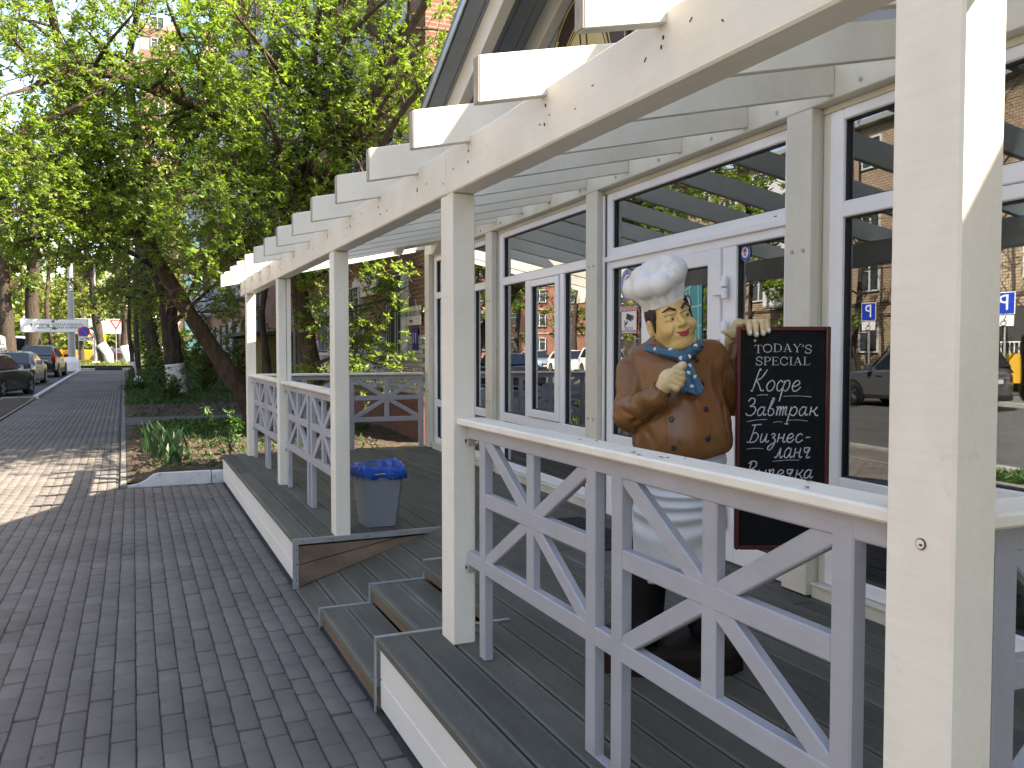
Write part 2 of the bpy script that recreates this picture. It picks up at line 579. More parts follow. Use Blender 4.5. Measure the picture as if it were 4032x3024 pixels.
# ------------------------------------------------------------------ the ground
def sheet(name, xl, xr, ys, mat, dz=0., nx=1, z=None, jit=0., kind='structure', parent=None, label=None):
    """ground sheet between two edges (functions of y), following the slope"""
    xl = xl if callable(xl) else (lambda y, a=xl: a)
    xr = xr if callable(xr) else (lambda y, a=xr: a)
    zf = z or (lambda x, y: gz(y))
    r = random.Random(len(name) * 31 + int(ys[0] * 10))
    vs = []; fs = []
    for y in ys:
        for i in range(nx + 1):
            x = xl(y) + (xr(y) - xl(y)) * i / nx
            inner = 0 < i < nx and ys[0] < y < ys[-1]
            vs.append((x, y, zf(x, y) + dz + (r.uniform(-jit, jit) if inner else 0)))
    w = nx + 1
    for j in range(len(ys) - 1):
        for i in range(nx):
            a = j * w + i
            fs.append((a, a + 1, a + w + 1, a + w))
    mb = MB(); mb.add(vs, fs)
    o = mb.build(name, mat, parent, fixn=False, smooth=bool(jit))
    if kind: o['kind'] = kind
    return o


def lin(a, b, n): return [a + (b - a) * i / n for i in range(n + 1)]


YS = [-60, -30, 0, 11, 30, 60, 90, 130, 260, 600]
sheet('ground', -400, 400, YS, M['lawn'], dz=-.06)
sheet('street', -15.2, lambda y: -3.9, [-60, -30, 0, 11, 31], M['asphalt'], dz=-.05)
sheet('street_parking', -15.2, lambda y: -2.93 - .0114 * (y - 31), [31, 45, 62], M['asphalt'], dz=-.05)
sheet('crossing_road', -40, 60, [66, 73], M['asphalt'], dz=-.035)
sheet('street', -15.2, -5.0, [62, 66], M['asphalt'], dz=-.045)
sheet('street', -15.2, -5.0, [73, 90, 130, 200], M['asphalt'], dz=-.045)
sheet('far_pavement', -21, -15.35, [-60, 0, 11, 60], M['oldasphalt'], dz=-.0)
sheet('verge', -3.72, -2.68, lin(-30, 8.2, 26), M['lawn'], dz=.01, nx=4, jit=.02)
sheet('pavement', -3.72, -2.66, [8.2, 15, 22], M['paver'], dz=-.006)
PR = lambda y: -.18 - .0093 * max(0, y - 11)          # right edge of the path
PL = lambda y: -2.60 - .0125 * max(0, y - 11)         # left edge

def kerb_line(name, pts, w, h, mat, seg=1.0, parent=None, dz=0.):
    """a run of kerb stones, each stone a part"""
    e = empty(name, (0, 0, 0), parent=parent); e['kind'] = 'structure'
    for (x0, y0), (x1, y1) in zip(pts[:-1], pts[1:]):
        L = math.hypot(x1 - x0, y1 - y0); n = max(1, round(L / seg))
        ang = math.atan2(y1 - y0, x1 - x0)
        for i in range(n):
            t = (i + .5) / n
            x, y = x0 + (x1 - x0) * t, y0 + (y1 - y0) * t
            piece('kerb_stone', (L / n - .012, w, h + .2), mat, e, (x, y, gz(y) + dz + (h - .2) / 2), (0, 0, ang), c=.012)
    return e

kerb_line('street_kerb', [(-3.8, -30), (-3.8, 31)], .15, .10, M['kerb'], seg=2.0, dz=-.05)
kerb_line('parking_kerb', [(-2.86, 31), (-3.24, 62)], .16, .15, M['kerbwhite'], seg=1.0, dz=-.05)
kerb_line('parking_kerb_end', [(-3.8, 31), (-2.86, 31)], .15, .12, M['kerb'], seg=.5, dz=-.05)
kerb_line('far_kerb', [(-15.27, -40), (-15.27, 64)], .15, .13, M['kerb'], seg=3.0, dz=-.05)

# the walk itself: joint sand below, concrete pavers on it, a kerb strip on the right
sheet('pavement', lambda y: PL(y) - .02, lambda y: (1.05 if y <= 11.2 else PR(y)), [-12, 0, 5, 11.2], M['joint'], dz=-.012)
sheet('pavement', lambda y: PL(y) - .02, PR, lin(11.2, 65, 12), M['joint'], dz=-.0125)
pav = empty('paved_walk'); pav['kind'] = 'structure'
PITCH, PLEN = .1, .2


def cam_px(x, y, z):
    d = Vector((x, y, z)) - Vector((0, 0, 1.64))
    a = math.radians(23.7993); p = math.radians(2.2716)
    fwd = d.x * math.sin(a) + d.y * math.cos(a)
    right = d.x * math.cos(a) - d.y * math.sin(a)
    fz = fwd * math.cos(p) - d.z * math.sin(p); up = d.z * math.cos(p) + fwd * math.sin(p)
    if fz < .1: return None
    return 2016 + 3378 * right / fz, 1512 - 3378 * up / fz, fz


pv = []
for c in range(40):
    for r in range(-40, 250):
        y = (r + .5 * (c % 2)) * PLEN + RND.uniform(-.012, .012)
        x = .985 - .05 - c * PITCH
        if y > 45 or y < -9: continue
        if y > 11.05:
            x -= .0093 * (y - 11)
            if x > PR(y) - .05 or x < PL(y) + .05: continue
        elif x < PL(y) + .03: continue
        elif y > 10.9 and x > -.2: 
            if y > 11.12: continue
        pv.append((x, y, c))
inview = []
for i, (x, y, c) in enumerate(pv):
    q = cam_px(x, y, 0)
    if q and -40 < q[0] < 4072 and 1400 < q[1] < 3100: inview.append((q[2], i))
inview.sort()
near = set(i for _, i in inview[:290])
ch = .004


def paver_template(jx, jl):
    hx, hy = PITCH / 2 - jx, PLEN / 2 - jl
    z0 = -.03
    V = [(sx * hx, sy * hy, z0) for sx, sy in ((-1, -1), (1, -1), (1, 1), (-1, 1))]
    V += [(sx * hx, sy * hy, -ch) for sx, sy in ((-1, -1), (1, -1), (1, 1), (-1, 1))]
    V += [(sx * (hx - ch), sy * (hy - ch), 0) for sx, sy in ((-1, -1), (1, -1), (1, 1), (-1, 1))]
    F = [(8, 9, 10, 11)]
    for k in range(4):
        k2 = (k + 1) % 4
        F += [(k, k2, 4 + k2, 4 + k), (4 + k, 4 + k2, 8 + k2, 8 + k)]
    return np.array(V, np.float32), np.array(F, np.int32)


def add_tone(me, vals):
    a = me.attributes.new('tone', 'FLOAT', 'POINT')
    a.data.foreach_set('value', np.asarray(vals, np.float32))


pmesh = []
for k in range(10):
    V, F = paver_template(.0030, .0040)
    me = np_mesh('paver', V, F, M['paver'])
    add_tone(me, np.full(len(V), (k + .5) / 10))
    pmesh.append(me)
Vs, Fs, Ts = [], [], []
V0, F0 = paver_template(.0030, .0040)
for i, (x, y, c) in enumerate(pv):
    dz = RND.uniform(-.003, .003)
    if i in near:
        o = link('paver', pmesh[RND.randrange(10)], pav, (x + RND.uniform(-.0012, .0012), y, gz(y) + dz))
        o.rotation_euler = (RND.uniform(-.012, .012), RND.uniform(-.022, .022), RND.uniform(-.018, .018))
    else:
        Fs.append(F0 + len(Vs) * len(V0))
        Vs.append(V0 + np.array((x + RND.uniform(-.0012, .0012), y, gz(y) + dz), np.float32))
        Ts.append(np.full(len(V0), RND.random()))
me = np_mesh('pavers', np.concatenate(Vs), np.concatenate(Fs), M['paver'])
add_tone(me, np.concatenate(Ts))
o = link('pavers', me, pav); o['kind'] = 'stuff'
sheet('pavement', lambda y: PL(y), lambda y: PR(y) - .01, [45.1, 55, 65], M['paver'], dz=-.001)
kerb_line('path_border', [(PR(11.2) + .05, 11.2), (PR(65) + .05, 65)], .085, .02, M['border'], seg=1.0)
kerb_line('path_border', [(PL(11.2) - .05, -8), (PL(11.2) - .05, 11.2), (PL(31) - .05, 31)], .085, .03, M['border'], seg=1.0)

# planting bed behind the deck, side path, rough ground under the trees
def mound(x, y):
    e = min(1, max(0, (x + .05) / .5)) * min(1, max(0, (y - 11.3) / .6)) * min(1, max(0, (19.5 - y) / 1.5))
    return gz(y) + .03 + .10 * e + .035 * e * math.sin(x * 3.1 + 1) * math.sin(y * 1.7)
sheet('flower_bed', lambda y: PR(y) + .09, 9.0, lin(11.33, 19.66, 60), M['soil'], nx=60, z=mound, jit=.016)
sheet('side_path', lambda y: PR(y) + .08, 9.5, [19.6, 20.8, 21.95], M['oldasphalt'], dz=.012)
sheet('tree_bed', lambda y: PR(y) + .09, 9.0, lin(21.9, 64, 50), M['soil'], nx=24, dz=.02, jit=.03)
sheet('tree_bed_grass', lambda y: PR(y) + .3, 4.3, lin(30, 63.5, 40), M['lawn'], nx=14, dz=.04, jit=.035)
sheet('bare_ground', -3.7, lambda y: PL(y) - .1, lin(22, 30.8, 20), M['soil'], dz=.035, nx=8, jit=.02)
sheet('lawn_patch', -5, 3, [74.5, 80, 90], M['lawn'], dz=.09)
sheet('crossing_apron', -3.6, .6, [64.2, 66.1], M['kerb'], dz=.004)
wk = empty('bed_kerb'); wk['kind'] = 'structure'
mb = MB()
bk = [(-.10, .0), (.03, .02), (.10, .05), (.15, .085), (.20, .125), (.26, .137), (.86, .137), (.86, -.05), (-.10, -.05)]
mb.prism([(x, z) for x, z in bk], 1, 11.24, 11.345)
mb.build('kerb_stone', M['kerbwhite'], wk)
piece('kerb_stone', (.80, .1, .19), M['kerbwhite'], wk, (1.27, 11.295, .04), c=.01)

# ------------------------------------------------------------------ the timber deck
deck = empty('terrace_deck', (0, 0, 0), label='grooved grey timber terrace with white edge boards, steps and ramp before the cafe', cat='deck')
ZD, BT, BP = .337, .038, .149
r = random.Random(5)
X0 = .985
nb = 18
for i in range(nb):
    x0 = X0 + i * BP + (.0 if i == 0 else .005); x1 = X0 + (i + 1) * BP - .005
    xm = (x0 + x1) / 2
    if xm < 1.63: segs = [(-1.7, 3.745), (5.945, 11.2)]
    elif xm < 2.05: segs = [(-1.7, 5.02), (5.945, 11.2)]
    else: segs = [(-1.7, 11.2)]
    for a, b in segs:
        cuts = [a]
        while b - cuts[-1] > 4.2:
            cuts.append(cuts[-1] + r.uniform(1.8, 3.6))
        cuts.append(b)
        for p, q in zip(cuts[:-1], cuts[1:]):
            piece('deck_board', (x1 - x0, q - p - .003, BT), M['deck'], deck,
                  (xm, (p + q) / 2, ZD - BT / 2 + r.uniform(-.0012, .0012)), c=.004)
# joists keep the gaps dark
for y in [-1.2 + .6 * k for k in range(21)]:
    x0 = 1.03
    if 3.7 < y < 5.98: x0 = 2.1
    span('joist', x0, 3.6, y, y + .05, .14, ZD - BT - .002, M['wood'], deck)
span('ground_sill', 2.08, 3.62, -1.7, 11.18, .005, .02, M['dark'], deck)
for a, b in ((-1.7, 1.1), (1.103, 3.745), (5.945, 8.3), (8.303, 11.2)):
    span('edge_board', 1.0, 1.026, a, b, .02, .1475, M['fascia'], deck, c=.005)
    span('edge_board', 1.0, 1.026, a, b, .1505, .292, M['fascia'], deck, c=.005)
span('end_board', 1.03, 3.62, 11.17, 11.196, .03, .295, M['fascia'], deck)
for s0, s1 in ((3.7, 3.73), (5.96, 5.99)):
    span('cheek_backing', 1.03, 2.05, s0, s1, .01, .29, M['wood'], deck)

# steps on the near side of the opening
YA, YB = 3.752, 5.035
def tread(x0, x1, z, n):
    w = (x1 - x0) / n
    for k in range(n):
        piece('step_board', (w - .006, YB - YA - .01, BT), M['deck'], deck, (x0 + w * (k + .5), (YA + YB) / 2, z - BT / 2), c=.004)
tread(.985, 1.30, .112, 2)
tread(1.285, 1.63, .224, 2)
for x, z0, z1 in ((1.0, .0, .073), (1.305, .112, .185), (1.64, .224, .298)):
    span('riser_board', x, x + .025, YA + .002, YB - .004, z0 + .002, z1, M['wood'], deck)
mb = MB().prism([(1.0, 0.0), (2.02, 0.0), (2.02, .29), (1.65, .29), (1.65, .185), (1.31, .185), (1.31, .07), (1.0, .07)], 1, YB - .035, YB - .012)
mb.build('step_side_board', M['wood'], deck)
# the ramp on the far side
RX0, RX1 = .985, 2.035
sl = math.atan2(ZD, RX1 - RX0); RLn = math.hypot(ZD, RX1 - RX0)
nr = 7
for k in range(nr):
    t = (k + .5) / nr
    cx = RX0 + (RX1 - RX0) * t + math.sin(sl) * BT / 2; cz = ZD * t - math.cos(sl) * BT / 2
    piece('ramp_board', (RLn / nr - .006, 5.93 - YB - .02, BT), M['deck'], deck, (cx, (5.93 + YB) / 2, cz), (0, -sl, 0), c=.004)
mb = MB().prism([(1.03, .0), (2.02, .0), (2.02, .29), ], 1, 5.04, 5.9)
mb.build('ramp_bearer', M['wood'], deck)
# cheek of the far platform above the ramp: two brown planks
mb = MB().prism([(1.003, .165), (1.70, .292), (1.003, .292)], 1, 5.933, 5.955)
mb.build('cheek_plank', M['wood'], deck)
mb = MB().prism([(1.003, .008), (2.02, .325), (2.0, .296), (1.715, .290), (1.003, .160)][:1] + [(2.0, .318), (2.0, .3), (1.72, .289), (1.003, .159)], 1, 5.931, 5.957)
mb.build('cheek_plank', M['wood'], deck)
# galvanised edge strips
def strip(p, q, w=.03, t=.004, up=(0, 0, 1)):
    MB().bar(p, q, w, t, up).build('edge_strip', M['steel'], deck)
def astrip(y, prof, face, drop=.03):
    """angle strip following a step profile in the plane y"""
    for (xa, za), (xb, zb) in zip(prof[:-1], prof[1:]):
        if abs(xa - xb) > .02:
            MB().box(min(xa, xb) - .003, max(xa, xb) + .003, y - .004, y + .022, za, za + .004).build('edge_strip', M['steel'], deck)
            MB().box(min(xa, xb) - .003, max(xa, xb) + .003, y - .0045, y - .001, za - drop, za + .0035).build('edge_strip', M['steel'], deck)
        else:
            MB().box(xa - .005, xa, y - .004, y + .022, min(za, zb), max(za, zb) + .004).build('edge_strip', M['steel'], deck)
            if face: MB().box(xa - .0045, xa + drop, y - .0055, y - .002, min(za, zb), max(za, zb) - .001).build('edge_strip', M['steel'], deck)
astrip(5.929, [(.982, .0), (.982, ZD + .002), (2.04, ZD + .002)], True, .032)
for xx in (1.05, 1.25, 1.5, 1.78): MB().disc((xx, 5.9235, ZD - .013), .0045, 1, 8, .002).build('screw', M['gasket'], deck)
for zz in (.06, .17, .27): MB().disc((1.0, 5.9225, zz), .0045, 1, 8, .002).build('screw', M['gasket'], deck)
astrip(3.748, [(.982, .0), (.982, ZD + .002), (1.64, ZD + .002)], False, .012)
astrip(5.031, [(.982, .0), (.982, .114), (1.285, .114), (1.285, .226), (1.63, .226), (1.63, ZD + .002), (2.05, ZD + .002)], False, .012)

# ------------------------------------------------------------------ the pergola
pg = empty('pergola', (0, 0, 0), label='cream painted timber pergola with projecting rafters over the cafe terrace', cat='pergola')
PY = [(-1.46, -1.31), (1.02, 1.165), (3.52, 3.672), (5.927, 6.07), (8.42, 8.547), (10.9, 11.035)]
for k, (a, b) in enumerate(PY):
    if k == 4:
        span('post', 1.27, 1.3475, a, b, ZD, 2.32, M['cream'], pg, c=.005)
        span('post', 1.3515, 1.392, a + .002, b, ZD, 2.32, M['cream'], pg, c=.004)
    else:
        span('post', 1.27, 1.376, a, b, ZD, 2.32, M['cream'], pg, c=.005)
span('front_beam', 1.27, 1.378, -1.6, 3.60, 2.321, 2.517, M['cream'], pg, c=.006)
span('front_beam', 1.2705, 1.378, 3.602, 11.543, 2.325, 2.519, M['cream'], pg, c=.006)
WA = math.atan(.0485)
def wall_x(y): return 3.212 + .0485 * (y - 3.46)
RAFT = [1.892 + .7 * k for k in range(-4, 14)] + [11.46]
for y in RAFT:
    yw = 2.434 - .0
    xw = wall_x(y) - .003
    z1 = yw + .2157 * (xw - 1.025)
    dy = RND.uniform(-.006, .006); dz = RND.uniform(-.004, .004)
    mb = MB().prism([(1.029, yw), (xw, z1), (xw, z1 + .152), (1.029, yw + .152)], 1, y + dy, y + dy + .046)
    me = mb.mesh('rafter', M['cream'])
    bm = bmesh.new(); bm.from_mesh(me); bmesh.ops.bevel(bm, geom=list(bm.edges), offset=.003, segments=1, affect='EDGES'); bm.to_mesh(me); bm.free()
    rf = link('rafter', me, pg, (0, 0, dz))
    span('end_grain', 1.0245, 1.0290, y + dy + .002, y + dy + .044, yw + .002, yw + .150, M['endgrain'], rf, c=.001)
    # nail pairs below each rafter on the beam
    for q in range(2):
        piece('nail', (.004, .006, .010), M['rust'], pg, (1.269, y + .02 + .012 * q + RND.uniform(-.02, .02), 2.44 + RND.uniform(-.05, .02)), c=.001)
for k in range(26):
    piece('nail', (.003, .005 + RND.random() * .01, .004), M['rust'], pg, (1.2695, RND.uniform(1.5, 11), RND.uniform(2.35, 2.47)), (RND.uniform(-1, 1), 0, 0), c=.001)
# bolts and flaws on the near post
mb = MB().disc((1.2690, 1.085, 1.297), .0105, 0, 16, .003); mb.build('bolt', M['rust'], pg)
mb = MB().disc((1.2678, 1.085, 1.297), .0085, 0, 16, .003); mb.build('bolt', M['cream'], pg)
piece('bolt', (.004, .006, .004), M['rust'], pg, (1.2660, 1.083, 1.296), c=.001)

# ------------------------------------------------------------------ railings
def railing(L, mods, name_label, loc, rz, z0=ZD, back_shift=0.0):
    """union-jack panels between two posts; local x runs along the bay, y is the depth"""
    e = empty('railing', (loc[0], loc[1], 0), rz, label=name_label, cat='railing', group='railings round the terrace')
    ml = M['lilac']
    span('handrail', .002, L - .002, -.062, .058, 1.3132, 1.343, M['cream'], e, c=.006)
    span('top_rail', .03, L - .03, -.019, .019, 1.2555, 1.3125, ml, e, c=.004)
    span('bottom_rail', .03, L - .03, -.019, .019, .700, .762, ml, e, c=.004)
    for a, b in mods:
        w = .06; mid = (a + b) / 2
        for s in (a, b - w):
            span('stile', s, s + w, -.020, .020, z0, 1.3120, ml, e, c=.004)
        span('mid_rail', a + w - .002, b - w + .002, -.0175, .0175, .983, 1.043, ml, e, c=.004)
        span('centre_bar', mid - .03, mid + .03, -.0165, .0165, .758, 1.259, ml, e, c=.004)
        for (xa, za) in ((a + w - .012, .745), (a + w - .012, 1.272)):
            xb, zb = b - w + .012, (1.272 if za < 1 else .745)
            L2 = math.hypot(xb - xa, zb - za)
            piece('brace', (L2, .030 if za < 1 else .028, .055), ml, e, ((xa + xb) / 2, 0, (za + zb) / 2), (0, -math.atan2(zb - za, xb - xa), 0), c=.004)
    for x, s in ((.03, 1), (L - .03, -1)):
        for zb in (1.235, .675):
            span('bracket', min(x - .03 * s, x), max(x - .03 * s, x), -.017, .017, zb - .012, zb + .026, ml, e, c=.003)
            MB().disc((x - .015 * s, .0185 if rz > 1 else -.0185, zb + .008), .008, 1, 10, .004).build('bolt', M['gasket'], e)
    # foot plate tying the two middle legs
    if len(mods) > 1:
        span('foot_plate', mods[0][1] - .005, mods[1][0] + .005, -.016, .016, z0, z0 + .006, ml, e, c=.002)
    return e

MODS = [(.13, 1.09), (1.192, 2.182)]
RX = 1.3325
railing(2.355, MODS, 'white topped lilac grey railing in front of the chef statue', (RX + .012, 1.165), math.pi / 2)
railing(2.35, [(.12, 1.06), (1.16, 2.23)], 'white topped lilac grey railing beside the blue lined waste bin', (RX + .012, 6.07), math.pi / 2)
railing(2.35, [(.12, 1.13), (1.2, 2.23)], 'white topped lilac grey railing at the far corner of the terrace front', (RX + .012, 8.55), math.pi / 2)
railing(2.165, [(.10, 1.09), (1.17, 2.165 - .0)], 'white topped grey railing across the far end of the terrace', (1.38, 11.0), 0)
railing(1.70, [(.10, .82), (.92, 1.64)], 'white topped grey railing end glimpsed right of the thick post', (1.38, 1.115), 0)
# ------------------------------------------------------------------ the cafe building (its own frame: x into the house, y along the wall)
cafe = empty('cafe_building', (3.212, 3.46, 0), -WA, label='cream timber cafe with large white windows, glazed door and slate grey gable', cat='cafe')
WC, PV = M['wallcream'], M['pvc']
POSTS = [-2.47, 0.0, 2.45, 4.9, 7.36]
for s in POSTS:
    span('wall_post', 0, .058, s, s + .2, ZD + .012, 2.884, WC, cafe, c=.004)
    span('wall_post', .061, .135, s + .004, s + .196, ZD + .006, 2.884, WC, cafe, c=.004)
    for z in (1.09, 2.16) if s != 2.45 else (1.09, 2.30):
        for ds in (.055, .14):
            MB().disc((-.002, s + ds, z), .011, 0, 10, .007).build('bolt', M['bolt'], cafe)
span('wall_beam', -.002, .15, -4.4, 7.56, 2.885, 3.13, WC, cafe, c=.005)
for k in range(16):
    MB().disc((-.004, -2.2 + .62 * k, 2.93), .012, 0, 10, .007).build('bolt', M['bolt'], cafe)
for a, b in zip(POSTS[:-1], POSTS[1:]):
    if a == 0.0: continue
    span('sill_board', .035, .16, a + .2, b, ZD + .001, .408, WC, cafe, c=.004)
    span('sill_ledge', .02, .10, a + .2, b, .4085, .420, WC, cafe, c=.003)
for a, b in zip(POSTS[:-1], POSTS[1:]):
    span('head_board', .072, .15, a + .2, b, 2.852, 2.884, WC, cafe, c=.003)


class Win:
    """one glazed bay: frame as the part, panes / sashes / gaskets as its pieces"""
    def __init__(s, name):
        s.mb = MB(); s.name = name; s.panes = []; s.sash = []
    def fr(s, y0, y1, z0, z1, x0=.072, x1=.142, c=.006): s.mb.cbox(x0, x1, y0, y1, z0, z1, c); return s
    def pane(s, y0, y1, z0, z1, x=.112): s.panes.append((y0, y1, z0, z1, x)); return s
    def done(s):
        w = s.mb.build(s.name, PV, cafe)
        for (y0, y1, z0, z1, x) in s.panes:
            span('pane', x - .002, x + .002, y0 - .006, y1 + .006, z0 - .006, z1 + .006, M['glass'], w, c=.0005)
            g = MB(); t = .007; xa, xb = x - .02, x + .012
            g.box(xa, xb, y0 - .002, y0 + t, z0, z1); g.box(xa, xb, y1 - t, y1 + .002, z0, z1)
            g.box(xa, xb, y0, y1, z0 - .002, z0 + t); g.box(xa, xb, y0, y1, z1 - t, z1 + .002)
            g.build('gasket', M['gasket'], w)
        for a in s.sash:
            a[0].build('sash', PV, w)
        return w


def glazed_bay(a, b, mirror=False):
    """upper light, three lower lights with an opening sash, kick pane"""
    W = Win('window')
    f = (lambda u: b - (u - a)) if mirror else (lambda u: u)
    def FR(y0, y1, z0, z1, **k): y0, y1 = sorted((f(y0), f(y1))); W.fr(y0, y1, z0, z1, **k)
    def PN(y0, y1, z0, z1, **k): y0, y1 = sorted((f(y0), f(y1))); W.pane(y0, y1, z0, z1, **k)
    jl = .075
    FR(a, a + jl + .02, .422, 2.85); FR(b - jl - .02, b, .422, 2.85)
    i0, i1 = a + jl + .02, b - jl - .02
    FR(i0, i1, 2.795, 2.85, x1=.141); FR(i0, i1, 2.307, 2.388, x1=.141)
    FR(i0, i1, .90, .992, x1=.141); FR(i0, i1, .422, .492, x1=.141)
    m1, m2 = a + .63, b - .775                       # mullions
    m1a, m1b = a + .585, a + .665
    m2a, m2b = b - .79, b - .71
    FR(m1a, m1b, .9915, 2.3075, x1=.1405); FR(m2a, m2b, .9915, 2.3075, x1=.1405)
    PN(i0, i1, 2.388, 2.795); PN(i0, m1a, .992, 2.307); PN(m2b, i1, .992, 2.307)
    PN(i0, i1, .492, .90)
    q = MB(); sa, sb = sorted((f(m1b + .003), f(m2a - .003)))
    w = .085
    q.cbox(.058, .13, sa, sa + w, 1.0, 2.30, .006); q.cbox(.058, .13, sb - w, sb, 1.0, 2.30, .006)
    q.cbox(.0585, .1295, sa + w, sb - w, 1.0, 1.075, .006); q.cbox(.0585, .1295, sa + w, sb - w, 2.238, 2.30, .006)
    W.sash.append((q,)); W.pane(sa + w, sb - w, 1.075, 2.238, x=.10)
    return W.done()

glazed_bay(2.65, 4.9 - .055)
span('jamb_board', .075, .14, 4.847, 4.898, .42, 2.85, WC, cafe)
glazed_bay(5.10, 7.36)
glazed_bay(-2.27, -.052)
span('jamb_board', .075, .14, -.050, -.002, .42, 2.85, WC, cafe)
glazed_bay(-4.4, -2.47)
# entrance: upper light, side lights, door leaf
W = Win('door_frame')
W.fr(2.335, 2.42, ZD + .004, 2.85); W.fr(.202, .30, ZD + .004, 2.85)
W.fr(.30, 2.335, 2.79, 2.85, x1=.141); W.fr(.30, 2.335, 2.34, 2.424, x1=.141)
W.fr(.30, 2.335, 2.268, 2.338, x1=.1405); W.fr(.25, 2.44, 2.322, 2.362, x0=.05, x1=.0715)
W.fr(1.808, 1.876, ZD + .004, 2.267, x1=.1405); W.fr(.743, .878, ZD + .004, 2.267, x1=.1405)
W.fr(1.876, 2.335, .905, .985, x1=.14); W.fr(1.876, 2.335, ZD + .004, .47, x1=.14)
W.fr(.30, .743, .905, .985, x1=.14); W.fr(.30, .743, ZD + .004, .47, x1=.14)
W.pane(.30, 2.335, 2.424, 2.79); W.pane(1.876, 2.335, .985, 2.267); W.pane(.30, .743, .985, 2.267)
W.pane(1.876, 2.335, .47, .905); W.pane(.30, .743, .47, .905)
W.done()
span('drain_cap', .0685, .0722, .36, .385, 2.385, 2.39, M['gasket'], cafe, c=.001)
W = Win('door')
W.fr(1.672, 1.803, .36, 2.266, x0=.055, x1=.125); W.fr(.882, 1.015, .36, 2.266, x0=.055, x1=.125)
W.fr(1.015, 1.672, 2.17, 2.266, x0=.055, x1=.1245); W.fr(1.015, 1.672, .36, .50, x0=.055, x1=.1245); W.fr(1.015, 1.672, 1.0, 1.1, x0=.055, x1=.1245)
W.pane(1.015, 1.672, 1.1, 2.17, x=.095); W.pane(1.015, 1.672, .5, 1.0, x=.095)
door = W.done()
for z in (2.02, 1.745, .62):
    h = MB()
    h.cbox(.030, .054, .79, .835, z - .07, z - .004, .005); h.cbox(.030, .054, .79, .835, z + .004, z + .07, .005)
    h.cbox(.034, .0545, .835, .925, z - .045, z + .045, .005)
    h.build('hinge', PV, door)
hb = MB(); hb.tube([(.05, 1.74, .98), (.01, 1.74, .98), (.01, 1.74, 1.42), (.05, 1.74, 1.42)], .012, 8)
hb.build('handle', M['steel'], door)
# rust streak and white cable cover beside the entrance frame
span('cable_cover', .045, .062, 2.424, 2.442, .36, 2.84, PV, cafe, c=.003)
span('foam_seam', .073, .08, 2.4215, 2.4235, .4, 2.85, M['rust'], cafe, c=.0005)

# shell: side walls, floor, rooms behind the glass
span('side_wall', .136, 6, 7.40, 7.56, ZD, 3.12, WC, cafe); span('side_wall', .136, 6, -4.55, -4.402, ZD, 3.12, WC, cafe)
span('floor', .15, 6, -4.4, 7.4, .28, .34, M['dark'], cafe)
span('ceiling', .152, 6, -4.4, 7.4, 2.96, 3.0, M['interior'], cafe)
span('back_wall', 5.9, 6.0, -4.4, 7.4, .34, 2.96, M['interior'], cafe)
M['curtain'] = plain('taupe_curtain', (.22, .19, .15), .9, var=.1, scale=2, bumps=.2, bscale=20, stretch=(1, 9, .1))
for s0 in (4.36, 7.0, -.36, 2.02):
    mb = MB(); n = 14; w = .26
    top = [(.30 + .028 * math.sin(k * 2.1), s0 + w * k / n) for k in range(n + 1)]
    vs = [(x, y, z) for z in (.45, 2.83) for x, y in top] + [(x + .012, y, z) for z in (.45, 2.83) for x, y in top]
    m_ = n + 1
    fs = [(k, k + 1, m_ + k + 1, m_ + k) for k in range(n)] + [(2 * m_ + k + 1, 2 * m_ + k, 3 * m_ + k, 3 * m_ + k + 1) for k in range(n)]
    mb.add(vs, fs); mb.build('curtain', M['curtain'], cafe, smooth=True)
# white radiator behind the right-hand window, bench in the next
M['radiator'] = plain('radiator_enamel', (.50, .53, .50), .4, var=.03, bumps=0)
def radiator(s0, s1):
    mb = MB(); mb.cbox(.25, .31, s0, s1, .47, .93, .008)
    k = s0 + .03
    while k < s1 - .03:
        mb.cbox(.236, .252, k, k + .045, .52, .88, .007); k += .075
    mb.cbox(.24, .32, s0, s1, .93, .945, .004)
    mb.build('radiator', M['radiator'], cafe)
radiator(-2.0, -.55); radiator(3.0, 4.1)
span('window_shelf', .16, .42, -2.27, -.05, .95, .975, M['dark'], cafe); span('window_shelf', .16, .42, 2.65, 4.85, .955, .98, M['interior'], cafe)
span('counter', 3.4, 4.0, -3, 3, .34, 1.35, M['wood'], cafe)

# gable: slate siding, boarded soffit between cream rafters, thin roof edge
SR, ZR, TS = 2.0, 5.15, .425
def roofz(s): return ZR - TS * abs(s - SR)
zb = 3.135
while zb < 5.4:
    zt = zb + .132
    sl0, sr0 = SR - (ZR - .03 - zb) / TS, SR + (ZR - .03 - zb) / TS
    sl1, sr1 = SR - (ZR - .03 - zt) / TS, SR + (ZR - .03 - zt) / TS
    if zt < ZR - .05:
        lo = max(sl0, -4.55), min(sr0, 7.56); hi = max(sl1, -4.55), min(sr1, 7.56)
        MB().prism([(lo[0], zb), (lo[1], zb), (hi[1], zt), (hi[0], zt)], 0, .012, .03).build('siding_board', M['slate'], cafe)
    zb += .140
span('gable_core', .031, .10, -3.9, 6.2, 3.131, 3.3, M['gasket'], cafe)
MB().prism([(-4.5, 3.132), (7.5, 3.132), (SR, ZR - .02)], 0, .0305, .1).build('gable_core', M['gasket'], cafe)
LS = 6.35
ang = math.atan(TS)
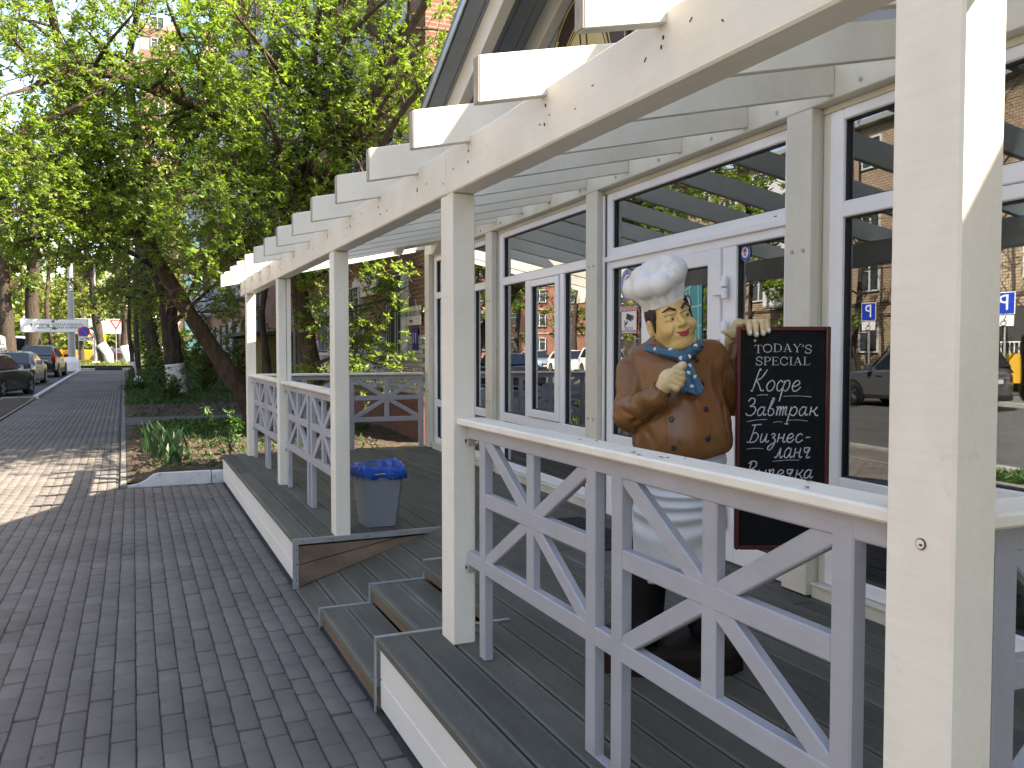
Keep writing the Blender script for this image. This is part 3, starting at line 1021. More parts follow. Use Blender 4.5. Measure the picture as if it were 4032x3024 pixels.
for sg in (1, -1):
    smax_ = 5.0 if sg > 0 else 6.3
    def S(d): return SR + sg * d * math.cos(ang)
    x = -.75; k = 0
    while x < .0:
        x2 = min(x + .146, .0)
        e = smax_ / math.cos(ang)
        mid = e / 2
        piece('soffit_board', (x2 - x - .006, e, .018), M['slate'], cafe,
              ((x + x2) / 2, S(mid), ZR - mid * math.sin(ang) + .012), (-sg * ang, 0, 0), c=.003)
        x += .146; k += 1
    e = smax_ / math.cos(ang); mid = e / 2
    for xb0, xb1, dep in ((-.575, -.475, .24), (-.085, .008, .22)):
        piece('roof_rafter', (xb1 - xb0, e - .06, dep), M['cream'], cafe,
              ((xb0 + xb1) / 2, S(mid) - sg * math.sin(ang) * dep / 2, ZR - mid * math.sin(ang) - dep / 2 * math.cos(ang)), (-sg * ang, 0, 0), c=.004)
    piece('roof_sheet', (7.0, e + .05, .16), M['roofmetal'], cafe, (2.745, S(mid), ZR - mid * math.sin(ang) + .105), (-sg * ang, 0, 0), c=.004)
    piece('roof_edge', (.014, e + .05, .075), M['steel'], cafe, (-.772, S(mid), ZR - mid * math.sin(ang) + .035), (-sg * ang, 0, 0), c=.003)
# ------------------------------------------------------------------ buildings round about
M['redbrick'] = brick_mat('red_brick', (.23, .085, .05), (.30, .12, .07), (.30, .24, .19), ms=.012)
M['tanbrick'] = brick_mat('tan_brick', (.37, .27, .185), (.46, .345, .245), (.20, .145, .105), bw=.30, bh=.13, ms=.018, dirt=.18)
M['farbrick'] = brick_mat('terracotta_block', (.33, .13, .08), (.38, .16, .10), (.36, .2, .15), bw=.5, bh=.15)
M['whitebrick'] = plain('whitewashed_brick', (.46, .455, .45), .85, var=.12, scale=6, bumps=.4, bscale=50, rand=.22,
                        dirt=dict(scale=8, t=.62, a=.6, col=(.17, .10, .08), w=.12))
M['mortar'] = plain('grey_mortar', (.17, .16, .155), .95, var=.2, scale=12, bumps=.3)
M['plinth'] = plain('red_brown_plinth', (.13, .055, .042), .85, var=.25, scale=3, bumps=.3, bscale=30)
M['winwhite'] = plain('white_window_frame', (.66, .66, .67), .5, var=.05, bumps=0)
M['concrete'] = plain('grey_concrete', (.30, .30, .29), .85, var=.12, bumps=.2)
M['balc'] = plain('pale_blue_balcony_sheet', (.46, .50, .58), .5, var=.06, scale=2, bumps=.0)
M['iron'] = plain('dark_ironwork', (.03, .03, .032), .6, var=.2)
M['olive'] = plain('olive_green_panel', (.095, .095, .020), .65, var=.12, scale=2)
M['pipe'] = plain('zinc_downpipe', (.16, .17, .19), .5, metal=.4, var=.1)
M['band'] = plain('brown_cladding_band', (.20, .115, .085), .7, var=.08)
M['beige'] = plain('peach_render', (.55, .36, .26), .8, var=.06)
M['teal'] = plain('teal_balcony_glass', (.08, .19, .22), .2, var=.25, scale=.5, bumps=0)
M['yellow'] = plain('ochre_yellow_paint', (.60, .33, .035), .6, var=.06, scale=2)


def window_mesh(w, h, d=.09, bars=True):
    key = ('win', w, h, bars)
    if key not in _cache:
        m = MB(); t = .07
        m.box(-d, d, -w / 2, -w / 2 + t, 0, h); m.box(-d, d, w / 2 - t, w / 2, 0, h)
        m.box(-d + .001, d - .001, -w / 2 + t, w / 2 - t, 0, t); m.box(-d + .001, d - .001, -w / 2 + t, w / 2 - t, h - t, h)
        m.box(-d * .8, d * .8, -.035, .035, t, h - t)
        m.box(-d * .7, d * .7, .035, w / 2 - t, h * .66, h * .66 + .05)
        f = m.mesh('window', M['winwhite'])
        p = MB().box(-.02, .02, -w / 2 + t, w / 2 - t, t, h - t).mesh('pane', M['farglass'])
        _cache[key] = (f, p)
    return _cache[key]


def add_window(b, x, y, z, w=1.3, h=1.45, rz=0.):
    f, p = window_mesh(w, h)
    o = link('window', f, b, (x, y, z), (0, 0, rz))
    link('pane', p, o)
    return o


def shelf(name, parent, *a, mat='concrete'):
    return span(name, *a, M[mat], parent, c=.01)


# five-storey brick block beside the path
bb = empty('apartment_block', (4.4, 13.5, 0), label='five storey red brick block behind the trees, whitewashed brick above its brown plinth', cat='building')
MB().box(.02, 12, 0, 49, -.3, 15.4).build('wall', M['redbrick'], bb)
MB().box(-.06, 12.05, -.06, 49.06, -.3, .88).build('plinth', M['plinth'], bb)
MB().box(-.004, 6.0, -.01, 49, .881, 1.915).build('mortar_bed', M['mortar'], bb)
shelf('cornice', bb, -.35, 12.3, -.35, 49.3, 15.4, 15.62)
# whitewashed bricks that can be told apart
br = MB(); bh, bl = .077, .25
bmesh_ = MB().cbox(-.016, .004, -.121, .121, -.034, .034, .004).mesh('brick', M['whitebrick'])
rb = random.Random(3)
skipwin = [(1.05, 2.0)]
nbk = 0
far = MB()
for row in range(13):
    z = .925 + row * bh
    for k in range(0, 190):
        y = .13 + (k + .5 * (row % 2)) * bl
        if y > 46: break
        if 11.5 < y < 19.6: continue
        if y < 5.8 and nbk < 285:
            if 1.0 < y < 2.0 and z > 1.56: continue
            link('brick', bmesh_, bb, (-.004 + rb.uniform(-.004, .004), y, z)); nbk += 1
        else:
            far.box(-.014, .004, y - .12, y + .12, z - .034, z + .034)
o = far.build('bricks', M['whitebrick'], bb, fixn=False); o['kind'] = 'stuff'
cols = [1.5, 4.6, 7.7, 10.2, 13.8, 17.3, 20.8, 24.2, 27.5, 31, 34.3, 37.6, 41, 44.4, 47]
for fl in range(5):
    z = 1.57 + fl * 2.85
    for k, y in enumerate(cols):
        if fl == 0 and 12 < y < 19: continue
        add_window(bb, -.02, y, z, 1.0 if fl == 0 else 1.35, 1.4)
        span('sill', -.13, .0, y - .62, y + .62, z - .06, z - .01, M['winwhite'], bb)
        if fl == 0:
            g = MB()
            for q in range(7): g.box(-.15, -.135, y - .45 + q * .15, y - .437 + q * .15, z + .02, z + 1.38)
            g.box(-.152, -.133, y - .5, y + .5, z + .02, z + .045); g.box(-.152, -.133, y - .5, y + .5, z + 1.34, z + 1.365)
            g.build('window_grille', M['iron'], bb)
for k, x in enumerate((2.2, 5.4, 8.6)):
    for fl in range(5): add_window(bb, x, -.02, 1.57 + fl * 2.85, 1.3, 1.4, math.pi / 2)
for y0 in (2.9, 8.9, 21.9, 32.2, 42.2):
    for fl in range(1, 5):
        z = .95 + fl * 2.85
        bal = shelf('balcony', bb, -1.05, -.02, y0, y0 + 3.1, z - .12, z)
        lx = (-1.05 - .02) / 2; ly = y0 + 1.55; lz = z - .06
        q = MB(); q.box(-.525, -.495, -1.55, 1.55, .06, 1.06)
        for s in (-1.55, 1.52): q.box(-.5, .51, s, s + .03, .06, 1.06)
        n = 20
        for w_ in range(n): q.box(-.545, -.524, -1.53 + w_ * .155, -1.47 + w_ * .155, .08, 1.04)
        q.build('balcony_front', M['balc'] if (fl + int(y0)) % 2 else M['winwhite'], bal)
        if fl % 2 == 0:
            q = MB()
            for s in (-1.5, -.55, .45, 1.44): q.box(-.51, -.45, s, s + .06, 1.06, 2.6)
            q.box(-.51, -.45, -1.5, 1.5, 2.54, 2.6)
            q.build('glazing_frame', M['winwhite'], bal)
            MB().box(-.49, -.475, -1.5, 1.5, 1.08, 2.54).build('pane', M['farglass'], bal)
for y in (11.75, 19.75, 28.6, 46.4):
    MB().tube([(-.12, y, .25), (-.12, y, 15.3)], .055, 8).build('downpipe', M['pipe'], bb)
    MB().tube([(-.12, y, .3), (-.15, y, .18), (-.26, y, .10)], .055, 8).build('downpipe_shoe', M['pipe'], bb)
# olive entrance lobby with a dark canopy
span('lobby', -1.0, .0, 12.2, 19.2, -.1, 2.05, M['olive'], bb); span('lobby_canopy', -1.5, .0, 11.8, 19.6, 2.06, 2.17, M['iron'], bb)
span('lobby_door', -1.03, -.99, 14.6, 15.7, 0, 1.98, M['iron'], bb)
for y in (17.0, 17.8): span('lobby_panel', -1.02, -.995, y, y + .7, .2, 1.9, M['olive'], bb)
# street name plate and house number by the corner
sg = empty('street_plate', (4.4 - .035, 14.05, 2.22), 0, label='white street name plate reading Спартаковская on the brick corner', cat='sign')


def text_mesh(body, size, mat, depth=.002, align='CENTER', space=1.0, shear=0.):
    """lettering as a real mesh in the XY plane of its own frame"""
    cu = bpy.data.curves.new('lettering', 'FONT')
    cu.body = body; cu.size = size; cu.extrude = depth / 2; cu.align_x = align; cu.align_y = 'CENTER'
    cu.space_character = space; cu.shear = shear; cu.resolution_u = 2
    ob = bpy.data.objects.new('lettering', cu); COL.objects.link(ob)
    bpy.context.view_layer.update()
    dg = bpy.context.evaluated_depsgraph_get()
    me = bpy.data.meshes.new_from_object(ob.evaluated_get(dg))
    bpy.data.objects.remove(ob); bpy.data.curves.remove(cu)
    me.materials.clear(); me.materials.append(mat)
    me.name = 'lettering'
    return me


def lettering(body, size, mat, parent, loc, face='-X', **k):
    """text facing -X (reads along -Y ... i.e. left to right for someone looking along +X), -Y or +X"""
    me = text_mesh(body, size, mat, **k)
    rot = {'-X': (math.pi / 2, 0, -math.pi / 2), '-Y': (math.pi / 2, 0, 0), '+X': (math.pi / 2, 0, math.pi / 2), '+Y': (math.pi / 2, 0, math.pi)}[face]
    return link('lettering', me, parent, loc, rot)


M['signwhite'] = plain('white_sign_face', (.72, .72, .72), .4, var=.02, bumps=0)
M['signblue'] = plain('blue_sign_face', (.012, .045, .40), .4, var=.03, bumps=0)
M['navy'] = plain('navy_print', (.02, .02, .22), .5, var=.02, bumps=0)
M['black'] = plain('black_print', (.012, .012, .013), .5, var=.02, bumps=0)
M['red'] = plain('red_print', (.50, .018, .022), .45, var=.03, bumps=0)
M['signyellow'] = plain('fluorescent_yellow', (.62, .72, .03), .45, var=.03, bumps=0)
M['greyback'] = plain('grey_sign_back', (.30, .31, .32), .5, metal=.3, var=.08, bumps=0)
# reads towards -X: local x runs along -Y
span('plate', -.012, .006, -.42, .62, -.16, .16, M['signwhite'], sg)
lettering('Спартаковская', .155, M['navy'], sg, (-.0145, .10, .045), '-X')
lettering('улица', .07, M['navy'], sg, (-.0145, .10, -.085), '-X')
hn = empty('house_number', (4.4 - .035, 13.95, 1.83), 0, label='dark blue house number plate 11 below the street name plate', cat='sign')
span('plate', -.012, .006, -.15, .15, -.19, .19, M['navy'], hn)
lettering('11', .26, M['signwhite'], hn, (-.0145, 0, 0), '-X')
ban = empty('shop_banner', (4.4 - .05, 17.3, 2.95), 0, label='long white board fixed to the red brick wall above the barred window', cat='sign')
span('board', -.03, .03, -1.0, 1.0, -.22, .22, M['signwhite'], ban)
span('board_edge', -.034, .034, -1.02, 1.02, -.24, -.221, M['red'], ban)

# high block far up the street: brown and peach bands, teal balconies
tb = empty('tower_block', (1.5, 128, 0), label='tall far block with brown and peach bands and teal glazing, seen through the leaves', cat='building')
MB().box(0, 22, 0, 14, -1, 46).build('wall', M['beige'], tb)
for fl in range(16):
    z = 1.2 + fl * 2.9
    span('band', -.12, 22.1, -.12, 0.0, z - .6, z + .55, M['band'], tb)
    for k in range(5):
        x = 2.2 + k * 4.3
        if k % 2: span('balcony_glass', x - 1.4, x + 1.4, -.5, -.13, z - .4, z + 2.0, M['teal'], tb)
        else: add_window(tb, x, -.08, z + .62, 1.7, 1.6, math.pi / 2)
# terracotta block on the far left
rbk = empty('apartment_block', (-42, 96, 0), label='terracotta brick block far off behind the pines on the left', cat='building')
MB().box(0, 26, 0, 12, -1, 27).build('wall', M['farbrick'], rbk)
for fl in range(9):
    for k in range(7):
        add_window(rbk, 2 + k * 3.7, -.05, 1.6 + fl * 2.85, 1.6, 1.5, math.pi / 2)
    span('floor_band', -.05, 26.05, -.06, 0, .7 + fl * 2.85, .85 + fl * 2.85, M['beige'], rbk)
# tan brick house across the street (seen in the window panes)
tn = empty('apartment_block', (-23.6, -14, 0), label='sunlit tan brick house across the street, mirrored in the cafe windows', cat='building')
MB().box(-12, 0, 0, 76, -.3, 12.6).build('wall', M['tanbrick'], tn)
MB().box(-12.05, .05, -.05, 76.05, -.3, .55).build('plinth', M['concrete'], tn)
shelf('cornice', tn, -12.3, .4, -.3, 76.3, 12.6, 12.85)
for fl in range(4):
    for k in range(24):
        y = 1.8 + k * 3.1
        add_window(tn, .0, y, 1.5 + fl * 3.0, 1.35, 1.5)
        if k % 4 == 1 and fl:
            bal = shelf('balcony', tn, .02, 1.0, y - 1.3, y + 1.3, 1.0 + fl * 3.0, 1.12 + fl * 3.0)
            MB().box(.44, .47, -1.3, 1.3, .06, 1.05).build('balcony_front', M['winwhite'], bal)
for k in range(2):
    span('gas_pipe', .06, .11, 2, 74, 3.35 + .55 * k, 3.40 + .55 * k, M['iron'], tn)
# ochre loggia with white railing
lg = empty('loggia', (-23.6, 22.6, 0), label='ochre yellow loggia with white railing on the tan house across the street', cat='loggia')
span('parapet', .01, 1.0, -4.2, 4.2, .35, 1.5, M['yellow'], lg); span('opening', .02, .9, -4.0, 4.0, 1.51, 3.3, M['dark'], lg)
q = MB()
for k in range(40): q.box(.96, .985, -4 + k * .205, -3.97 + k * .205, 1.5, 1.95)
q.box(.95, .995, -4.1, 4.1, 1.93, 1.98)
q.build('railing', M['winwhite'], lg)
# unseen block added behind the camera to shade the camera-facing post sides
shade_block = empty('apartment_block', (-1.5, -30, 0), label='unseen five storey tan brick block added behind the viewpoint for shade', cat='building')
MB().box(0, 26, 0, 13, -.3, 15.5).build('wall', M['tanbrick'], shade_block)
for fl in range(5):
    for k in range(8): add_window(shade_block, 1.8 + k * 3.2, 13.02, 1.5 + fl * 2.9, 1.35, 1.45, math.pi / 2)
# ------------------------------------------------------------------ smooth solid modelling for the statue
def surface_net(f, lo, hi, h):
    """mesh of the zero level of f (negative inside) on a regular grid: naive surface nets"""
    n = [int(math.ceil((b - a) / h)) + 1 for a, b in zip(lo, hi)]
    ax = [lo[k] + h * np.arange(n[k]) for k in range(3)]
    X, Y, Z = np.meshgrid(*ax, indexing='ij')
    D = f(X, Y, Z).astype(np.float64)
    S = D < 0
    c = [m - 1 for m in n]
    acc = np.zeros((*c, 3)); cnt = np.zeros(c)
    corners = [(i, j, k) for i in (0, 1) for j in (0, 1) for k in (0, 1)]
    sl = lambda o: tuple(slice(o[k], o[k] + c[k]) for k in range(3))
    for a in range(3):
        for o in corners:
            if o[a]: continue
            o2 = list(o); o2[a] = 1
            d0, d1 = D[sl(o)], D[sl(o2)]
            m = (d0 < 0) != (d1 < 0)
            den = np.where(np.abs(d0 - d1) < 1e-12, 1, d0 - d1)
            t = np.where(m, d0 / den, 0)
            for k in range(3):
                acc[..., k] += np.where(m, o[k] + (t if k == a else 0), 0)
            cnt += m
    act = cnt > 0
    idx = -np.ones(c, np.int64); idx[act] = np.arange(act.sum())
    ii = np.argwhere(act)
    V = (ii + acc[act] / cnt[act][:, None]) * h + np.array(lo)
    F = []
    for a in range(3):
        b, d = [(1, 2), (2, 0), (0, 1)][a]
        s0 = [slice(None)] * 3; s1 = [slice(None)] * 3
        s0[a] = slice(0, n[a] - 1); s1[a] = slice(1, n[a])
        ch_ = S[tuple(s0)] != S[tuple(s1)]
        e = np.argwhere(ch_)
        e = e[(e[:, b] > 0) & (e[:, d] > 0) & (e[:, b] < n[b] - 1) & (e[:, d] < n[d] - 1)]
        if len(e) == 0: continue
        ins = S[tuple(s0)][tuple(e.T)]
        def g(db, dd):
            q = e.copy(); q[:, b] += db; q[:, d] += dd
            return idx[tuple(q.T)]
        q = np.stack([g(-1, -1), g(0, -1), g(0, 0), g(-1, 0)], 1)
        q[~ins] = q[~ins][:, ::-1]
        F.append(q)
    F = np.concatenate(F)
    F = F[(F >= 0).all(1)]
    return V, F


def smin(a, b, k):
    h = np.clip(.5 + .5 * (b - a) / k, 0, 1)
    return b + (a - b) * h - k * h * (1 - h)


def smax(a, b, k): return -smin(-a, -b, k)


def ell(X, Y, Z, c, r):
    q = np.sqrt(((X - c[0]) / r[0]) ** 2 + ((Y - c[1]) / r[1]) ** 2 + ((Z - c[2]) / r[2]) ** 2)
    q2 = np.sqrt(((X - c[0]) / r[0] ** 2) ** 2 + ((Y - c[1]) / r[1] ** 2) ** 2 + ((Z - c[2]) / r[2] ** 2) ** 2)
    return q * (q - 1) / np.maximum(q2, 1e-9)


def cap(X, Y, Z, a, b, ra, rb=None):
    rb = ra if rb is None else rb
    a = np.array(a, float); b = np.array(b, float); d = b - a
    t = np.clip(((X - a[0]) * d[0] + (Y - a[1]) * d[1] + (Z - a[2]) * d[2]) / (d @ d), 0, 1)
    return np.sqrt((X - a[0] - t * d[0]) ** 2 + (Y - a[1] - t * d[1]) ** 2 + (Z - a[2] - t * d[2]) ** 2) - (ra + (rb - ra) * t)


def sdf_part(name, f, lo, hi, h, mat, parent, M4=None):
    V, F = surface_net(f, lo, hi, h)
    if M4 is not None:
        A = np.array(M4); V = V @ A[:3, :3].T + A[:3, 3]
    me = np_mesh(name, V, F, mat, smooth=True)
    return link(name, me, parent)


# ------------------------------------------------------------------ the chef statue (own frame: x right in view, y away, z up)
SD = 3.6; KP = SD / 3378
ch_o = Vector((2.061, 3.026, ZD))
chef = empty('chef_statue', tuple(ch_o), -math.radians(23.7993), label='painted chef statue in white hat and brown jacket, thumb up, standing behind the front railing', cat='statue')


def sx(u, y=0.): return (u - 2640) * KP * (1 + y / SD)
def sz(v, y=0.): return 1.303 - (v - 1378) * KP * (1 + y / SD)
def sp(u, v, y=0.): return (sx(u, y), y, sz(v, y))


def statue_paint(name, c1, c2, rough=.38, scale=5, extra=None):
    m, nt, b = new_mat(name)
    n1 = noise(nt, coords(nt), scale, 4)
    c = ramp(nt, n1, [(.35, c1), (.68, c2)])
    if extra:
        n2 = noise(nt, coords(nt, extra[3] if len(extra) > 3 else (1, 1, 1)), extra[0], 5, .7)
        c = mixc(nt, ramp(nt, n2, [(extra[1], 0), (extra[1] + .08, .75)]), c, extra[2])
    nt.links.new(c, b.inputs['Base Color'])
    b.inputs['Roughness'].default_value = rough
    b.inputs['Specular IOR Level'].default_value = .45
    bump(nt, b, noise(nt, coords(nt), 40, 3), .08, .004)
    return m

M['skin'] = statue_paint('yellowed_skin_paint', (.58, .38, .14), (.72, .50, .22), .4, 9, (11, .60, (.52, .24, .09)))
M['hand'] = statue_paint('worn_hand_paint', (.52, .36, .16), (.66, .54, .34), .45, 14)
M['jacket'] = statue_paint('brown_jacket_paint', (.170, .078, .022), (.215, .075, .024), .27, 3.5, (5, .58, (.125, .026, .012), (1, 1, .6)))
M['hatp'] = statue_paint('white_hat_paint', (.66, .66, .67), (.75, .75, .76), .42, 6, (7, .60, (.50, .46, .44)))
M['apron'] = statue_paint('white_apron_paint', (.58, .62, .66), (.70, .72, .74), .4, 5, (4, .62, (.44, .43, .43)))
M['scarf'] = statue_paint('teal_scarf_paint', (.022, .085, .145), (.035, .115, .185), .35, 9)
M['dot'] = plain('white_dot_paint', (.66, .68, .72), .45, var=.03, bumps=0)
M['hairp'] = plain('dark_hair_paint', (.022, .012, .010), .4, var=.2, bumps=.2)
M['lips'] = plain('red_lip_paint', (.36, .045, .055), .35, var=.1, bumps=0)
M['eyewhite'] = plain('eye_white', (.50, .47, .41), .25, var=.02, bumps=0)
M['iris'] = plain('dark_iris', (.015, .017, .028), .2, var=.1, bumps=0)
M['button'] = plain('dark_button', (.012, .010, .016), .35, var=.1, bumps=0)
M['blacktr'] = plain('black_trouser_paint', (.006, .006, .007), .6, var=.2, bumps=.1, spec=.12)
M['base'] = plain('dark_brown_plinth', (.012, .008, .007), .6, spec=.15, var=.4, scale=8, bumps=.3, dirt=dict(scale=14, t=.66, a=.5, col=(.10, .07, .05)))

# head frame: tilted and turned
hc = sp(2637, 1262, -.02)
HM = Matrix.Translation(hc) @ Matrix.Rotation(math.radians(-17), 4, 'Y') @ Matrix.Rotation(math.radians(13), 4, 'Z') @ Matrix.Rotation(math.radians(4), 4, 'X')


def head_f(X, Y, Z):
    d = ell(X, Y, Z, (0, .012, .025), (.082, .098, .098))
    d = smin(d, ell(X, Y, Z, (0, -.012, -.045), (.086, .082, .068)), .03)
    d = smin(d, ell(X, Y, Z, (0, -.066, -.086), (.034, .028, .026)), .022)
    d = smin(d, ell(X, Y, Z, (0, -.020, -.105), (.074, .066, .034)), .02)
    for s in (-1, 1):
        d = smin(d, ell(X, Y, Z, (s * .047, -.066, -.032), (.030, .026, .026)), .02)           # cheeks
        d = smax(d, -ell(X, Y, Z, (s * .034, -.100, .020), (.021, .020, .013)), .012)          # sockets
        d = smin(d, ell(X, Y, Z, (s * .034, -.074, .013), (.0175, .0135, .0125)), .004)          # lids
        d = smin(d, cap(X, Y, Z, (s * .016, -.090, .036), (s * .052, -.074, .036), .008, .007), .012)   # brow ridge
        # smile fold
        d = smax(d, -cap(X, Y, Z, (s * .024, -.098, -.020), (s * .050, -.083, -.062), .005, .005), .008)
        d = smin(d, ell(X, Y, Z, (s * .013, -.100, -.0195), (.0085, .010, .0075)), .006)        # nostril wings
        # ears
        e = ell(X, Y, Z, (s * .090, .016, -.010), (.012, .024, .036))
        e = smax(e, -ell(X, Y, Z, (s * .101, .010, -.006), (.009, .013, .022)), .006)
        d = smin(d, e, .006)
    d = smin(d, cap(X, Y, Z, (0, -.086, .022), (0, -.112, -.012), .0085, .0140), .011)          # nose
    d = smin(d, ell(X, Y, Z, (0, -.110, -.014), (.013, .012, .011)), .006)
    d = smin(d, ell(X, Y, Z, (0, -.085, -.057), (.034, .012, .018)), .012)                      # mouth swell
    d = smin(d, cap(X, Y, Z, (.0, .014, -.08), (-.01, .03, -.20), .064, .078), .03)               # neck
    return d

head = sdf_part('head', head_f, (-.12, -.14, -.2), (.12, .13, .13), .0034, M['skin'], chef, HM)


def in_head(name, f, lo, hi, h, mat, parent=None): return sdf_part(name, f, lo, hi, h, mat, parent or chef, HM)

# lips, smiling
def lips_f(X, Y, Z):
    bend = 9.0 * X * X
    Zb = Z - bend
    Yb = Y - 6.0 * X * X
    d = ell(X, Yb, Zb, (-.012, -.0965, -.0530), (.021, .0075, .0058))
    d = smin(d, ell(X, Yb, Zb, (.012, -.0965, -.0530), (.021, .0075, .0058)), .003)
    d = smin(d, ell(X, Yb, Zb, (0, -.0955, -.0630), (.026, .008, .0070)), .0012)
    return d
in_head('lips', lips_f, (-.045, -.115, -.085), (.045, -.06, -.02), .0016, M['lips'])
for s in (-1, 1):
    eb = in_head('eye', lambda X, Y, Z: smax(ell(X, Y, Z, (s * .034, -.0765, .0115), (.0135, .0135, .0135)), -(.0165 - Z) * -1, .001), (s * .034 - .02, -.10, -.008), (s * .034 + .02, -.055, .03), .0014, M['eyewhite'])
    in_head('iris', lambda X, Y, Z: ell(X, Y, Z, (s * .034 + .004, -.0895, .0115), (.0058, .0022, .0058)), (s * .034 - .01, -.097, .0), (s * .034 + .02, -.08, .022), .0008, M['iris'], eb)
    in_head('glint', lambda X, Y, Z: ell(X, Y, Z, (s * .034 + .0025, -.0916, .0135), (.0014, .001, .0014)), (s * .034 - .002, -.095, .01), (s * .034 + .007, -.088, .017), .0005, M['dot'], eb)
    in_head('eyebrow', lambda X, Y, Z: smin(cap(X, Y, Z, (s * .016, -.1005, .0455), (s * .034, -.0945, .0585), .0050, .0056), cap(X, Y, Z, (s * .034, -.0945, .0575), (s * .060, -.074, .0475), .0056, .0024), .002),
            (min(s * .008, s * .066), -.112, .03), (max(s * .008, s * .066), -.06, .07), .0014, M['hairp'])
    # painted hair patch before the ear
    in_head('hair', lambda X, Y, Z: smin(ell(X, Y, Z, (s * .077, -.004, .052), (.012, .034, .040)), smin(cap(X, Y, Z, (s * .081, -.020, .03), (s * .087, -.016, -.030), .010, .0035), ell(X, Y, Z, (s * .079, .036, .03), (.012, .03, .045)), .01), .008),
            (min(s * .05, s * .11), -.06, -.05), (max(s * .05, s * .11), .085, .11), .002, M['hairp'])
    in_head('laugh_line', lambda X, Y, Z: cap(X, Y, Z, (s * .054, -.0755, .012), (s * .064, -.063, .006), .0016), (min(s * .046, s * .072), -.09, -.004), (max(s * .046, s * .072), -.05, .022), .001, M['skin'])

# hat: band and puffed crown
def band_f(X, Y, Z):
    r = np.sqrt((X / .094) ** 2 + ((Y - .012) / .107) ** 2) - 1
    d = r * .094 + .0018 * np.sin(np.arctan2(Y, X) * 11)
    return smax(np.abs(d) - .005, smax(Z - .125, .066 - Z, .004), .004)
HB = HM @ Matrix.Translation((0, 0, -.004)) @ Matrix.Rotation(math.radians(-4), 4, 'Y')
puffs = [(-.080, -.045, .172, .062), (-.030, -.085, .165, .056), (.045, -.070, .185, .060), (.085, -.010, .195, .064), (.055, .065, .19, .062),
         (-.02, .095, .18, .062), (-.085, .05, .175, .064), (.005, .0, .205, .075), (.06, -.015, .222, .055), (-.055, .005, .205, .062)]
def hat_f(X, Y, Z):
    d = None
    for (a, b, c, r) in puffs:
        e = ell(X, Y, Z, (a, b, c), (r, r, r * .82))
        d = e if d is None else smin(d, e, .009)
    th = np.arctan2(Y - .012, X)
    rr = np.sqrt(X ** 2 + (Y - .012) ** 2)
    t = np.clip((Z - .085) / .09, 0, 1)
    wall = rr - (.094 + .034 * t) - .0080 * np.sin(th * 13 + 2 * np.sin(th * 3)) * (.3 + t)
    cone = smax(wall, smax(Z - .178, .07 - Z, .006), .01)
    d = smin(d, cone, .016)
    return smax(d, .066 - Z, .004)
sdf_part('chef_hat', hat_f, (-.18, -.18, .055), (.18, .19, .30), .0042, M['hatp'], chef, HB @ Matrix.Diagonal((.93, .93, 1.02, 1)))

# jacket with both arms
SR_, SL_ = sp(2500, 1462, .03), sp(2804, 1432, .05)
EL_R, WR_R = sp(2480, 1632, -.05), sp(2540, 1562, -.245)
EL_L, WR_L = sp(2898, 1570, .11), sp(2925, 1330, .13)


